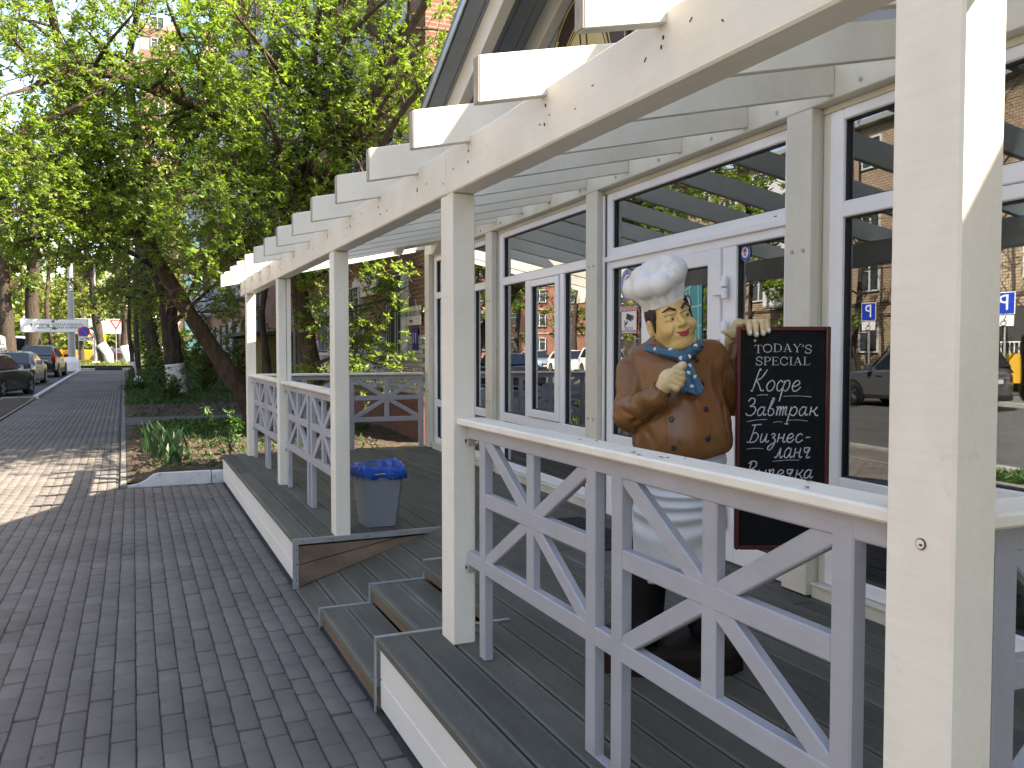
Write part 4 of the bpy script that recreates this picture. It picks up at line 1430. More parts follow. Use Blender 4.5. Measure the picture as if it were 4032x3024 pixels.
def jacket_f(X, Y, Z):
    c0 = sx(2680)
    d = ell(X, Y, Z, (sx(2668), .01, sz(1500)), (.185, .135, .17))
    d = smin(d, ell(X, Y, Z, (sx(2682), -.03, sz(1660)), (.200, .175, .20)), .06)
    d = smin(d, ell(X, Y, Z, (sx(2684), -.035, sz(1745)), (.203, .178, .15)), .05)
    d = smin(d, cap(X, Y, Z, sp(2545, 1425, .03), sp(2800, 1405, .03), .075, .075), .05)
    d = smin(d, cap(X, Y, Z, sp(2640, 1370, .03), sp(2645, 1440, .02), .085, .12), .05)
    # folds falling from the left shoulder
    th = (X - sx(2790)) * 60 + (Z - sz(1500)) * 14
    fold = .0042 * np.sin(th) * np.clip((X - sx(2740)) / .06, 0, 1) * np.clip((sz(1400) - Z) / .08, 0, 1)
    d = d + fold
    d = d - .0016 * np.sin((X - sx(2560)) * 95 + np.sin(Z * 23) * 1.6) * np.clip((sz(1690) - Z) / .06, 0, 1) * np.clip((sx(2640) - X) / .05, 0, 1)
    d = d - .0028 * np.abs(np.sin((X * .8 + Z) * 34 + np.sin(X * 31))) * np.clip((X - sx(2700)) / .06, 0, 1) * np.clip((sz(1560) - Z) / .12, 0, 1)
    low = sz(1800) + .045 * np.clip((X - sx(2690)) / .2, -1, 1)
    d = smax(d, low - Z, .012)
    a = smin(cap(X, Y, Z, SR_, EL_R, .074, .068), cap(X, Y, Z, EL_R, WR_R, .070, .050), .035)
    a = a + .0034 * np.sin((Z + X * .6) * 78 + np.sin(X * 40) * .8) * np.clip((sz(1480) - Z) / .1, 0, 1)
    for (p_, q_) in ((sp(2430, 1560, -.13), sp(2500, 1598, -.155)), (sp(2418, 1610, -.12), sp(2470, 1640, -.15)), (sp(2440, 1545, -.10), sp(2500, 1520, -.125)), (sp(2435, 1500, -.06), sp(2470, 1540, -.09)), (sp(2475, 1660, -.13), sp(2540, 1620, -.19))):
        a = smax(a, -cap(X, Y, Z, p_, q_, .010, .004), .016)
    d = smin(d, a, .009)
    for (p_, q_) in ((sp(2515, 1440, -.09), sp(2505, 1530, -.135)), (sp(2780, 1415, -.08), sp(2750, 1600, -.215)), (sp(2810, 1430, -.07), sp(2800, 1640, -.19)), (sp(2790, 1640, -.2), sp(2765, 1760, -.21)), (sp(2830, 1600, -.13), sp(2830, 1760, -.15)), (sp(2700, 1560, -.19), sp(2725, 1640, -.22)), (sp(2520, 1700, -.15), sp(2560, 1780, -.19))):
        d = smax(d, -cap(X, Y, Z, p_, q_, .007, .003), .018)
    a = smin(cap(X, Y, Z, SL_, EL_L, .080, .070), cap(X, Y, Z, EL_L, WR_L, .068, .046), .03)
    d = smin(d, a, .02)
    # hollow cuff on the raised wrist
    return d
sdf_part('jacket', jacket_f, (-.34, -.36, .55), (.46, .30, 1.38), .0062, M['jacket'], chef)
# front seam and buttons
def belly_y(u, v):
    """front of the jacket under a picture point"""
    x0 = (u - 2640) * KP; z0 = 1.303 - (v - 1378) * KP
    ys = np.arange(-.40, .1, .002)
    k = 1 + ys / SD
    f = jacket_f(x0 * k, ys, 1.303 - (v - 1378) * KP * k)
    i = np.argmax(f < 0)
    return float(ys[i])
for u, v in ((2723, 1417), (2741, 1511), (2747, 1612), (2753, 1728), (2603, 1557), (2611, 1652), (2618, 1765)):
    yb_ = belly_y(u, v); p = sp(u, v, yb_)
    g = Vector((0, 0, 0)); e_ = .006
    f1 = lambda q: float(jacket_f(np.array([q[0]]), np.array([q[1]]), np.array([q[2]]))[0])
    nrm = Vector([f1([p[0] + (e_ if k == 0 else 0), p[1] + (e_ if k == 1 else 0), p[2] + (e_ if k == 2 else 0)]) - f1(p) for k in range(3)]).normalized()
    mb = MB(); c = Vector(p)
    mb.tube([c - nrm * .004, c + nrm * .003, c + nrm * .0055], [.0118, .0118, .009], 14)
    mb.build('button', M['button'], chef)
pts = [sp(2588 + 4 * t, 1590 + t * 200, belly_y(2588 + 4 * t, 1590 + t * 200)) for t in [k / 12 for k in range(13)]]
MB().tube(pts, .0022, 5).build('jacket_seam', M['jacket'], chef, smooth=True)

# raised fist, thumb up
W0 = Vector(sp(2552, 1540, -.255)); KN = Vector(sp(2618, 1476, -.285))
def fist_f(X, Y, Z):
    P = lambda u, v, y: sp(u, v, y)
    d = cap(X, Y, Z, P(2540, 1556, -.235), P(2566, 1522, -.262), .0345, .031)
    d = smin(d, ell(X, Y, Z, P(2590, 1494, -.275), (.047, .030, .043)), .016)
    for k, (ku, kv, r) in enumerate(((2618, 1466, .0150), (2621, 1486, .0155), (2614, 1506, .0148), (2600, 1523, .0132))):
        a = P(ku - 14, kv - 4, -.292); b = P(ku + 9, kv + 6, -.296); c = P(ku + 14, kv + 12, -.268); e = P(ku - 4, kv + 14, -.250)
        f = smin(cap(X, Y, Z, a, b, r, r), cap(X, Y, Z, b, c, r, r * .95), .004)
        f = smin(f, cap(X, Y, Z, c, e, r * .95, r * .85), .004)
        d = smin(d, f, .004)
    t = smin(cap(X, Y, Z, P(2588, 1478, -.270), P(2616, 1454, -.268), .0185, .0175), cap(X, Y, Z, P(2616, 1454, -.268), P(2639, 1440, -.262), .0175, .0180), .006)
    return smin(d, t, .007)
sdf_part('hand', fist_f, (-.16, -.36, 1.08), (.05, -.19, 1.32), .0026, M['hand'], chef)
def cuff_f(X, Y, Z):
    a = cap(X, Y, Z, sp(2528, 1572, -.228), sp(2548, 1546, -.248), .046, .045)
    i = cap(X, Y, Z, sp(2530, 1570, -.230), sp(2556, 1536, -.256), .036, .037)
    return smax(a, -i, .003)
sdf_part('cuff', cuff_f, (-.2, -.33, 1.0), (-.02, -.15, 1.2), .0034, M['jacket'], chef)

# hand over the top of the board
BOARD_Y = -.035
def grip_f(X, Y, Z):
    zt = 1.4015
    d = cap(X, Y, Z, (sx(2915), .125, zt - .06), (sx(2930), .085, zt + .006), .036, .031)
    d = smin(d, ell(X, Y, Z, (sx(2962), .045, zt + .012), (.050, .045, .020)), .014)
    for k, (u, l, r) in enumerate(((2936, .030, .0125), (2961, .036, .0132), (2988, .031, .0128), (3008, .020, .0112))):
        x = sx(u)
        f = smin(cap(X, Y, Z, (x - .002, .03, zt + .014), (x, -.040, zt + .016), r, r), cap(X, Y, Z, (x, -.040, zt + .016), (x + .001, -.056, zt - l), r, r * .86), .005)
        d = smin(d, f, .0035)
    t = cap(X, Y, Z, (sx(2930), .07, zt - .03), (sx(2895), .045, zt - .036), .018, .017)
    t = smin(t, cap(X, Y, Z, (sx(2895), .045, zt - .036), (sx(2866), .035, zt - .022), .0165, .0135), .006)
    return smin(d, t, .010)
hg = sdf_part('hand', grip_f, (.20, -.09, 1.29), (.44, .20, 1.46), .0026, M['hand'], chef)
for u, l, r in ((2936, .030, .0125), (2961, .036, .0132), (2988, .031, .0128), (3008, .020, .0112)):
    MB().tube([(sx(u) + .001, -.0655 - 0 * r, 1.4015 - l + .012), (sx(u) + .001, -.0672, 1.4015 - l + .0), (sx(u) + .001, -.0655, 1.4015 - l - .008)], [.004, .0072, .004], 8).build('fingernail', M['dot'], hg, smooth=True)

# neckerchief: roll, knot, two tails with painted dots
nk = [sp(2540, 1382, .06), sp(2546, 1372, -.02), sp(2590, 1387, -.095), sp(2640, 1402, -.125), sp(2668, 1404, -.130), sp(2700, 1388, -.118), sp(2738, 1362, -.06), sp(2748, 1352, .02), sp(2700, 1350, .10), sp(2600, 1360, .11), sp(2540, 1382, .06)]
nkc = catmull(nk, 5)
def scarf_f(X, Y, Z):
    d = None
    for a, b in zip(nkc[:-1], nkc[1:]):
        if np.linalg.norm(np.subtract(a, b)) < 1e-5: continue
        e = cap(X, Y, Z, a, b, .0165)
        d = e if d is None else smin(d, e, .008)
    d = smin(d, cap(X, Y, Z, nk[2], nk[4], .022, .020), .01)
    d = smin(d, cap(X, Y, Z, nk[4], nk[6], .020, .020), .01)
    d = d + .0022 * np.sin(Z * 260 + X * 60)
    k = ell(X, Y, Z, sp(2668, 1412, -.148), (.026, .022, .027))
    return smin(d, k, .006)
sc = sdf_part('neckerchief', scarf_f, (-.15, -.19, 1.23), (.15, .15, 1.38), .0034, M['scarf'], chef)
def tail_f(pa, pb, w0, w1):
    A, B = np.array(pa), np.array(pb); D = B - A; Ln = np.linalg.norm(D); D = D / Ln
    sd_ = np.cross(D, (0, 1, 0)); sd_ /= np.linalg.norm(sd_); nn = np.cross(sd_, D)
    def f(X, Y, Z):
        q = (X - A[0], Y - A[1], Z - A[2])
        t = (q[0] * D[0] + q[1] * D[1] + q[2] * D[2]); s = q[0] * sd_[0] + q[1] * sd_[1] + q[2] * sd_[2]; n_ = q[0] * nn[0] + q[1] * nn[1] + q[2] * nn[2]
        w = w0 + (w1 - w0) * np.clip(t / Ln, 0, 1)
        n_ = n_ - .006 * np.sin(s * 120) - .012 * np.sin(np.clip(t / Ln, 0, 1) * 3.1)
        tip = t + np.abs(s) * .75 - Ln
        return smax(smax(np.abs(s) - w, np.abs(n_) - .0075, .005), smax(tip, -t, .003), .004)
    return f
tails = ((sp(2662, 1424, -.155), sp(2648, 1552, -.215), .017, .030), (sp(2674, 1424, -.155), sp(2708, 1560, -.222), .020, .037))
for t in tails:
    sdf_part('scarf_tail', tail_f(*t), (-.06, -.27, 1.09), (.13, -.11, 1.29), .0032, M['scarf'], sc)
def scarf_hit(u, v):
    ys = np.arange(-.32, .05, .0015); k = 1 + ys / SD
    x, z = (u - 2640) * KP * k, 1.303 - (v - 1378) * KP * k
    f = scarf_f(x, ys, z)
    for t in tails: f = np.minimum(f, tail_f(*t)(x, ys, z))
    i = np.argmax(f < 0)
    return float(ys[i]) if (f < 0).any() else None
for u, v in ((2566, 1375), (2617, 1376), (2720, 1361), (2652, 1410), (2684, 1404), (2686, 1440), (2679, 1468), (2707, 1484), (2642, 1517), (2688, 1522)):
    yy = scarf_hit(u, v)
    if yy is None: continue
    c = Vector(sp(u, v, yy))
    MB().tube([c + Vector((0, .004, 0)), c + Vector((0, -.0015, 0)), c + Vector((0, -.0022, 0))], [.0085, .0085, .006], 9).build('dot', M['dot'], sc)

# apron with swagged folds, legs, boots, plinth
def apron_f(X, Y, Z):
    zt, zb_ = sz(1800) + .06, sz(2262)
    t = np.clip((zt - Z) / (zt - zb_), 0, 1)
    cx = sx(2672)
    rx = .196 - .012 * t; ry = .165 - .02 * t
    q = np.sqrt(((X - cx) / rx) ** 2 + ((Y + .02) / ry) ** 2)
    d = (q - 1) * .17
    swag = np.sin((Z - 1.9 * (X - cx - .04) ** 2 - .03 * np.sin(X * 11)) * (62 + 14 * np.sin(Z * 9)) + 2.2 * np.sin(X * 6 + Z * 7)) * .0085 * np.clip((.0 - Y) / .08, 0, 1) * np.clip(t * 5, 0, 1) * np.clip((1 - t) * 3, 0, 1)
    d = d + swag + .004 * np.sin(np.arctan2(Y, X - cx) * 9) * t
    return smax(d, smax(Z - zt, zb_ + .03 * np.sin(X * 7) - Z, .01), .012)
sdf_part('apron', apron_f, (-.24, -.24, .33), (.30, .18, .93), .0062, M['apron'], chef)
def legs_f(X, Y, Z):
    d = cap(X, Y, Z, (sx(2560), -.03, .42), (sx(2540), -.05, .17), .078, .072)
    d = smin(d, cap(X, Y, Z, (sx(2765), -.01, .42), (sx(2772), -.03, .17), .078, .070), .01)
    for u in (2540, 2775):
        b_ = smin(ell(X, Y, Z, (sx(u), -.10, .145), (.056, .115, .05)), cap(X, Y, Z, (sx(u), -.04, .13), (sx(u), -.03, .22), .062, .066), .02)
        d = smin(d, smax(b_, .1 - Z, .008), .012)
    d = smin(d, cap(X, Y, Z, (sx(2772), -.035, .185), (sx(2772), -.035, .20), .078), .006)
    return d
sdf_part('trousers_and_boots', legs_f, (-.27, -.27, .09), (.26, .12, .50), .0065, M['blacktr'], chef)
mb = MB(); nbs = 14
outl = []
for k in range(nbs):
    a = 2 * math.pi * k / nbs
    outl.append((.30 * math.copysign(abs(math.cos(a)) ** .55, math.cos(a)) - .01, .21 * math.copysign(abs(math.sin(a)) ** .55, math.sin(a)) - .03))
vs = []
for z, s in ((0, 1.0), (.075, 1.0), (.10, .95), (.108, .80)):
    vs += [(x * s + RND.uniform(-.004, .004), yy * s, z + RND.uniform(-.003, .003)) for x, yy in outl]
fs = [(r_ * nbs + k, r_ * nbs + (k + 1) % nbs, (r_ + 1) * nbs + (k + 1) % nbs, (r_ + 1) * nbs + k) for r_ in range(3) for k in range(nbs)] + [tuple(3 * nbs + k for k in range(nbs)), tuple(range(nbs - 1, -1, -1))]
mb.add(vs, fs); mb.build('plinth', M['base'], chef)

# ------------------------------------------------------------------ chalk board held by the statue
M['slateboard'] = plain('chalkboard_black', (.006, .0075, .010), .55, var=.3, scale=7, bumps=.05, spec=.12, dirt=dict(scale=5, t=.50, a=.55, col=(.022, .024, .027), w=.25))
M['mahog'] = plain('dark_red_frame', (.075, .008, .009), .3, var=.45, scale=14, bumps=.2, stretch=(1, 1, .2), coat=.3)
M['chalk'] = plain('chalk', (.50, .52, .56), .9, var=.42, scale=120, bumps=0)
M['silver'] = plain('silver_print', (.50, .51, .52), .5, var=.05, bumps=0)
bx0, bx1, bz0, bz1 = sx(2894, BOARD_Y), sx(3263, BOARD_Y), sz(2170, BOARD_Y), sz(1286, BOARD_Y)
bd = empty('chalkboard', tuple(ch_o + Matrix.Rotation(-math.radians(23.7993), 3, 'Z') @ Vector((bx0, BOARD_Y, bz0))), -math.radians(23.7993), label='tall red framed menu chalkboard, today’s special in chalk, held by the chef statue', cat='chalkboard')
BW, BH = bx1 - bx0, bz1 - bz0
fw_ = .018
span('board', fw_, BW - fw_, .0, .012, fw_, BH - fw_, M['slateboard'], bd, c=.001)
for a in ((0, fw_, 0, BH), (BW - fw_, BW, 0, BH)): span('frame', a[0], a[1], -.009, .018, a[2], a[3], M['mahog'], bd, c=.004)
for a in ((fw_, BW - fw_, 0, fw_), (fw_, BW - fw_, BH - fw_, BH)): span('frame', a[0], a[1], -.0085, .0175, a[2], a[3], M['mahog'], bd, c=.004)
MB().disc((.075, -.002, BH - .058), .005, 1, 10, .006).build('screw', M['bolt'], bd)

CH = {  # cursive chalk letters: strokes in units of the x-height, advance
 'К': ([[(.0, .12), (.12, .0), (.22, .25), (.62, 2.0), (.75, 1.9)], [(1.35, 2.0), (.9, 1.25), (.42, 1.0)], [(.42, 1.0), (.72, .6), (1.0, .05), (1.25, .1)]], 1.45),
 'о': ([[(.75, .8), (.5, 1.0), (.15, .75), (.05, .35), (.3, .0), (.65, .2), (.78, .65), (.6, .98)]], 1.0),
 'ф': ([[(.55, .8), (.35, 1.0), (.05, .65), (.1, .1), (.4, .05), (.65, .5), (.75, .95)], [(.72, 1.0), (.42, -.95)], [(.65, .5), (.85, .95), (1.15, .95), (1.2, .45), (.95, .02), (.6, .15)]], 1.45),
 'е': ([[(.05, .42), (.45, .5), (.72, .75), (.5, 1.0), (.2, .8), (.05, .35), (.25, .0), (.6, .1), (.85, .4)]], 1.0),
 'З': ([[(.1, 1.6), (.35, 1.98), (.75, 1.85), (.7, 1.35), (.3, 1.05)], [(.3, 1.05), (.8, 1.0), (.95, .55), (.6, .05), (.1, .05), (-.05, .3)]], 1.15),
 'а': ([[(.7, .85), (.42, 1.0), (.08, .6), (.1, .1), (.38, .03), (.68, .5), (.76, 1.0)], [(.76, 1.0), (.68, .3), (.8, .02), (1.0, .2)]], 1.08),
 'в': ([[(.05, .5), (.35, 1.2), (.6, 1.85), (.45, 1.95), (.2, 1.0), (.1, .25), (.35, .0), (.68, .25), (.6, .7), (.25, .85)]], .9),
 'т': ([[(.05, .9), (.18, 1.0), (.1, .0)], [(.12, .4), (.38, .98), (.5, .9), (.42, .0)], [(.45, .4), (.7, .98), (.82, .9), (.74, .0)], [(.76, .4), (1.0, .98), (1.12, .9), (1.05, .15), (1.25, .1)]], 1.4),
 'р': ([[(.22, 1.0), (-.12, -.95)], [(.16, .5), (.45, .98), (.8, .85), (.82, .35), (.5, .0), (.12, .2)], [(-.3, -.95), (.1, -.95)]], 1.08),
 'к': ([[(.1, .0), (.22, 1.0)], [(.85, 1.0), (.55, .6), (.2, .45)], [(.3, .48), (.55, .4), (.8, .0), (1.0, .08)]], 1.0),
 'Б': ([[(.25, 1.95), (.6, 2.0), (1.3, 2.05)], [(.62, 1.95), (.3, .3), (.1, .0), (-.1, .1)], [(.4, .95), (.8, 1.1), (1.1, .75), (.9, .2), (.5, .0), (.15, .05)]], 1.35),
 'и': ([[(.15, 1.0), (.05, .2), (.22, .0), (.5, .3), (.72, 1.0)], [(.72, 1.0), (.64, .2), (.8, .0), (1.0, .2)]], 1.05),
 'з': ([[(.15, .85), (.4, 1.0), (.6, .8), (.3, .52)], [(.3, .52), (.62, .35), (.55, -.3), (.2, -.85), (-.1, -.7), (.1, -.35), (.75, .1)]], .85),
 'н': ([[(.18, 1.0), (.06, .0)], [(.1, .5), (.7, .55)], [(.75, 1.0), (.66, .2), (.8, .02), (.98, .15)]], 1.05),
 'с': ([[(.72, .82), (.45, 1.0), (.1, .65), (.12, .12), (.42, .0), (.8, .3)]], .92),
 '-': ([[(.2, .55), (.7, .58)]], .9),
 'л': ([[(-.08, .15), (.05, .0), (.25, .3), (.52, 1.0)], [(.52, 1.0), (.5, .15), (.65, .0), (.85, .2)]], .95),
 'ч': ([[(.1, .95), (.18, .6), (.42, .55), (.75, 1.0)], [(.75, 1.0), (.45, .1), (.6, .0), (.85, .12)], [(.1, 1.0), (.75, 1.02)]], 1.0),
 'В': ([[(.15, .0), (.5, 1.95)], [(.2, 1.7), (.5, 2.0), (1.0, 1.9), (1.0, 1.4), (.5, 1.05)], [(.5, 1.05), (1.0, .9), (.95, .25), (.5, .0), (.1, .1)]], 1.3),
 'ы': ([[(.15, 1.0), (.06, .15), (.3, .0), (.5, .3), (.3, .55), (.08, .4)], [(.88, 1.0), (.8, .15), (.95, .02)]], 1.12),
 'п': ([[(.05, .9), (.18, 1.0), (.08, .0)], [(.12, .5), (.4, .98), (.6, .95), (.55, .2), (.7, .02), (.9, .15)]], .98)}


def ribbon(mb, pts, w, y=-.0032):
    n = len(pts)
    vs = []
    for i, (x, z) in enumerate(pts):
        a = pts[max(0, i - 1)]; b = pts[min(n - 1, i + 1)]
        dx, dz = b[0] - a[0], b[1] - a[1]; L = math.hypot(dx, dz) or 1
        ww = w * (.75 + .4 * abs(math.sin(i * 1.3 + x * 90)))
        vs += [(x - dz / L * ww, y, z + dx / L * ww), (x + dz / L * ww, y, z - dx / L * ww)]
    b0 = len(mb.v)
    vs2 = [(x, .0009, z) for x, _, z in vs]
    mb.add(vs + vs2, [(2 * i, 2 * i + 1, 2 * i + 3, 2 * i + 2) for i in range(n - 1)] +
           [(2 * i, 2 * i + 2, 2 * n + 2 * i + 2, 2 * n + 2 * i) for i in range(n - 1)] + [(2 * i + 1, 2 * n + 2 * i + 1, 2 * n + 2 * i + 3, 2 * i + 3) for i in range(n - 1)])


KB = BW / 765
def bxz(cx, cy): return (cx - 195) * KB, BH - (cy - 178) * KB


def chalk_word(word, cx0, cx1, cyb, xh, slant=.22, rise=0.):
    tot = sum(CH[c][1] for c in word)
    s = (cx1 - cx0) / tot
    pen = 0
    for c in word:
        mb = MB(); y = -.0006 - .00035 * (word.index(c) % 3)
        for st in CH[c][0]:
            P = catmull(st, 5)
            q = [bxz(cx0 + (pen + x) * s + z * xh * slant, cyb - z * xh - rise * pen / tot) for x, z in P]
            ribbon(mb, q, .0021, -.0012)
        mb.build('chalk_letter', M['chalk'], bd, fixn=False)
        pen += CH[c][1]

chalk_word('Кофе', 312, 730, 705, 88, .12)
chalk_word('Завтрак', 278, 865, 905, 72, .1)
chalk_word('Бизнес-', 292, 815, 1125, 72, .12)
chalk_word('ланч', 520, 815, 1252, 82, .1)
chalk_word('Выпечка', 275, 835, 1420, 70, .12)
for a, b in (((362, 742), (455, 738)), ((580, 748), (810, 752)), ((285, 955), (450, 938)), ((500, 962), (578, 960)), ((615, 944), (780, 950)), ((285, 1180), (420, 1178)), ((496, 1283), (715, 1272)), ((420, 1660), (560, 1640))):
    mb = MB(); n = 10
    ribbon(mb, [bxz(a[0] + (b[0] - a[0]) * t / n, a[1] + (b[1] - a[1]) * t / n - 6 * math.sin(t / n * 3.1)) for t in range(n + 1)], .0009, -.0012)
    mb.build('chalk_line', M['chalk'], bd, fixn=False)
# printed serif heading: thick and thin strokes with serifs
T_, t_ = .10, .035
SF = {'T': ([([(.35, 0), (.35, 1)], T_), ([(0, .98), (.7, .98)], t_), ([(.02, .98), (.02, .76)], t_), ([(.68, .98), (.68, .76)], t_), ([(.2, .02), (.5, .02)], t_)], .78),
      'O': ([([(.4, 1), (.12, .85), (.04, .5), (.12, .15), (.4, 0)], T_ * .75), ([(.4, 0), (.68, .15), (.76, .5), (.68, .85), (.4, 1)], T_ * .75)], .9),
      'D': ([([(.16, 0), (.16, 1)], T_), ([(.02, .98), (.4, .98), (.68, .8), (.76, .5), (.68, .2), (.4, .02), (.02, .02)], t_ * 1.3), ([(.66, .78), (.73, .5), (.66, .22)], T_ * .8)], .9),
      'A': ([([(.1, 0), (.38, 1)], t_), ([(.38, 1), (.68, 0)], T_), ([(.2, .34), (.58, .34)], t_), ([(0, .02), (.24, .02)], t_), ([(.52, .02), (.82, .02)], t_)], .88),
      'Y': ([([(.1, 1), (.38, .5), (.38, 0)], T_), ([(.68, 1), (.38, .5)], t_), ([(0, .98), (.26, .98)], t_), ([(.56, .98), (.8, .98)], t_), ([(.24, .02), (.54, .02)], t_)], .82),
      "'": ([([(.1, 1), (.14, .85), (.04, .7)], T_ * .7)], .26),
      'S': ([([(.56, .72), (.5, .95), (.26, 1), (.06, .8), (.14, .6), (.46, .44), (.58, .24), (.4, .0), (.12, .04), (.04, .28)], T_ * .7), ([(.57, 1), (.57, .7)], t_), ([(.035, .3), (.035, 0)], t_)], .7),
      'P': ([([(.16, 0), (.16, 1)], T_), ([(.02, .98), (.42, .98), (.62, .84), (.62, .62), (.42, .48), (.16, .48)], t_ * 1.3), ([(.58, .86), (.61, .73), (.56, .58)], T_ * .8), ([(.02, .02), (.32, .02)], t_)], .74),
      'E': ([([(.16, 0), (.16, 1)], T_), ([(.02, .98), (.62, .98), (.62, .76)], t_), ([(.16, .52), (.48, .52)], t_), ([(.46, .64), (.46, .4)], t_), ([(.02, .02), (.66, .02), (.66, .26)], t_)], .78),
      'C': ([([(.68, .7), (.56, .92), (.36, 1), (.12, .82), (.05, .5), (.12, .18), (.38, 0), (.6, .1), (.7, .3)], T_ * .75), ([(.68, 1), (.68, .68)], t_)], .82),
      'I': ([([(.18, 0), (.18, 1)], T_), ([(.02, .98), (.34, .98)], t_), ([(.02, .02), (.34, .02)], t_)], .42),
      'L': ([([(.16, 0), (.16, 1)], T_), ([(.02, .98), (.32, .98)], t_), ([(.02, .02), (.62, .02), (.62, .3)], t_)], .72)}
def serif_word(word, cx0, cx1, cyb, hgt, arch=0.):
    tot = sum(SF[c][1] for c in word); s = (cx1 - cx0) / tot; pen = 0
    for c in word:
        mb = MB()
        for k, (st, w) in enumerate(SF[c][0]):
            P = catmull(st, 4) if len(st) > 3 else [tuple(p) for p in st]
            tt = (pen + SF[c][1] / 2) / tot * 2 - 1
            q = [bxz(cx0 + (pen + x) * s, cyb - z * hgt + arch * tt * tt) for x, z in P]
            n = len(q); w2 = w * hgt * KB * .62
            vs = []
            for i, (x, z) in enumerate(q):
                a = q[max(0, i - 1)]; b = q[min(n - 1, i + 1)]; dx, dz = b[0] - a[0], b[1] - a[1]; L = math.hypot(dx, dz) or 1
                vs += [(x - dz / L * w2, -.0008 - .00012 * k, z + dx / L * w2), (x + dz / L * w2, -.0008 - .00012 * k, z - dx / L * w2)]
            mb.add(vs, [(2 * i, 2 * i + 1, 2 * i + 3, 2 * i + 2) for i in range(n - 1)])
        mb.build('printed_letter', M['silver'], bd, fixn=False)
        pen += SF[c][1]
serif_word("TODAY'S", 340, 815, 384, 66, 14)
serif_word('SPECIAL', 352, 802, 492, 66)

# ------------------------------------------------------------------ waste bin, liner, door mat
M['binp'] = plain('grey_blue_plastic', (.19, .21, .25), .45, var=.06, scale=5, bumps=.05)
M['liner'] = plain('blue_bin_bag', (.018, .10, .46), .22, var=.2, scale=18, bumps=.9, bscale=30, spec=.7)
BINX, BINY = 1.655, 6.245
bn_ = empty('waste_bin', (BINX, BINY, ZD), 0, label='grey blue square waste bin with a wire handle, beside the middle terrace post', cat='bin')
def frustum(mb, w0, d0, w1, d1, z0, z1, c=.03, t=None):
    def ring(w, d, z): return [(-w + c, -d, z), (w - c, -d, z), (w, -d + c, z), (w, d - c, z), (w - c, d, z), (-w + c, d, z), (-w, d - c, z), (-w, -d + c, z)]
    vs = ring(w0, d0, z0) + ring(w1, d1, z1)
    fs = [(k, (k + 1) % 8, 8 + (k + 1) % 8, 8 + k) for k in range(8)] + [tuple(range(7, -1, -1))]
    if t:
        vs += ring(w1 - t, d1 - t, z1) + ring(w0 - t, d0 - t, z0 + t)
        fs += [(8 + k, 8 + (k + 1) % 8, 16 + (k + 1) % 8, 16 + k) for k in range(8)] + [(16 + k, 16 + (k + 1) % 8, 24 + (k + 1) % 8, 24 + k) for k in range(8)] + [tuple(range(24, 32))]
    mb.add(vs, fs)
mb = MB(); frustum(mb, .118, .125, .165, .17, .004, .44, .022, .006); mb.build('bin_body', M['binp'], bn_)
MB().tube([(-.07, -.168, .352), (-.07, -.173, .392), (-.062, -.178, .400), (.062, -.178, .402), (.07, -.173, .392), (.07, -.168, .352)], .0042, 6).build('handle', M['steel'], bn_)
ln = empty('bin_liner', (BINX, BINY, ZD), 0, label='crumpled bright blue bag lining the waste bin and folded over its rim', cat='bag')
rl = random.Random(4); nn = 56
vs = []
rows = [(.128, .26, .006), (.150, .40, .010), (.163, .452, .006), (.170, .462, .004), (.1755, .44, .005), (.1745, .385, .010)]
for j, (w, z, am) in enumerate(rows):
    for k in range(nn):
        a = 2 * math.pi * k / nn
        cx = math.copysign(min(1, abs(math.cos(a)) * 1.35), math.cos(a)); cy = math.copysign(min(1, abs(math.sin(a)) * 1.35), math.sin(a))
        wob = rl.uniform(-am, am)
        zz = z + rl.uniform(-am, am) + (.014 * math.sin(a * 2 + .6) if 1 < j else 0)
        if j == 5: zz += .022 * math.sin(a * 3 + 2) + (-.035 if 3.6 < a < 4.6 else 0)
        vs.append((cx * (w + wob) + (.004 if j > 3 else 0) * cx, cy * (w + .005 + wob), zz))
fs = [(j * nn + k, j * nn + (k + 1) % nn, (j + 1) * nn + (k + 1) % nn, (j + 1) * nn + k) for j in range(len(rows) - 1) for k in range(nn)]
lm = MB(); lm.add(vs, fs)
lo = lm.build('bag', M['liner'], ln, fixn=False, smooth=True)
md = lo.modifiers.new('thick', 'SOLIDIFY'); md.thickness = .0015; md.offset = 1
mt = empty('door_mat', (2.93, 5.32, ZD), math.radians(-3), label='dark ribbed door mat lying on the deck in front of the glazed door', cat='mat')
M['mat'] = plain('rubber_mat', (.016, .017, .018), .8, var=.25, bumps=.5, bscale=70)
span('mat_base', -.24, .20, -.52, .52, .001, .014, M['mat'], mt, c=.005)
for k in range(15): span('rib', -.21, .17, -.46 + k * .065, -.432 + k * .065, .0145, .019, M['mat'], mt, c=.002)

# ------------------------------------------------------------------ stickers and notices on the entrance glass (cafe wall frame)
def wall_thing(name, s, z, off, label, cat, group=None):
    p = Matrix.Rotation(-WA, 3, 'Z') @ Vector((off, s, 0))
    return empty(name, (3.212 + p.x, 3.46 + p.y, z), -WA, label=label, cat=cat, group=group)

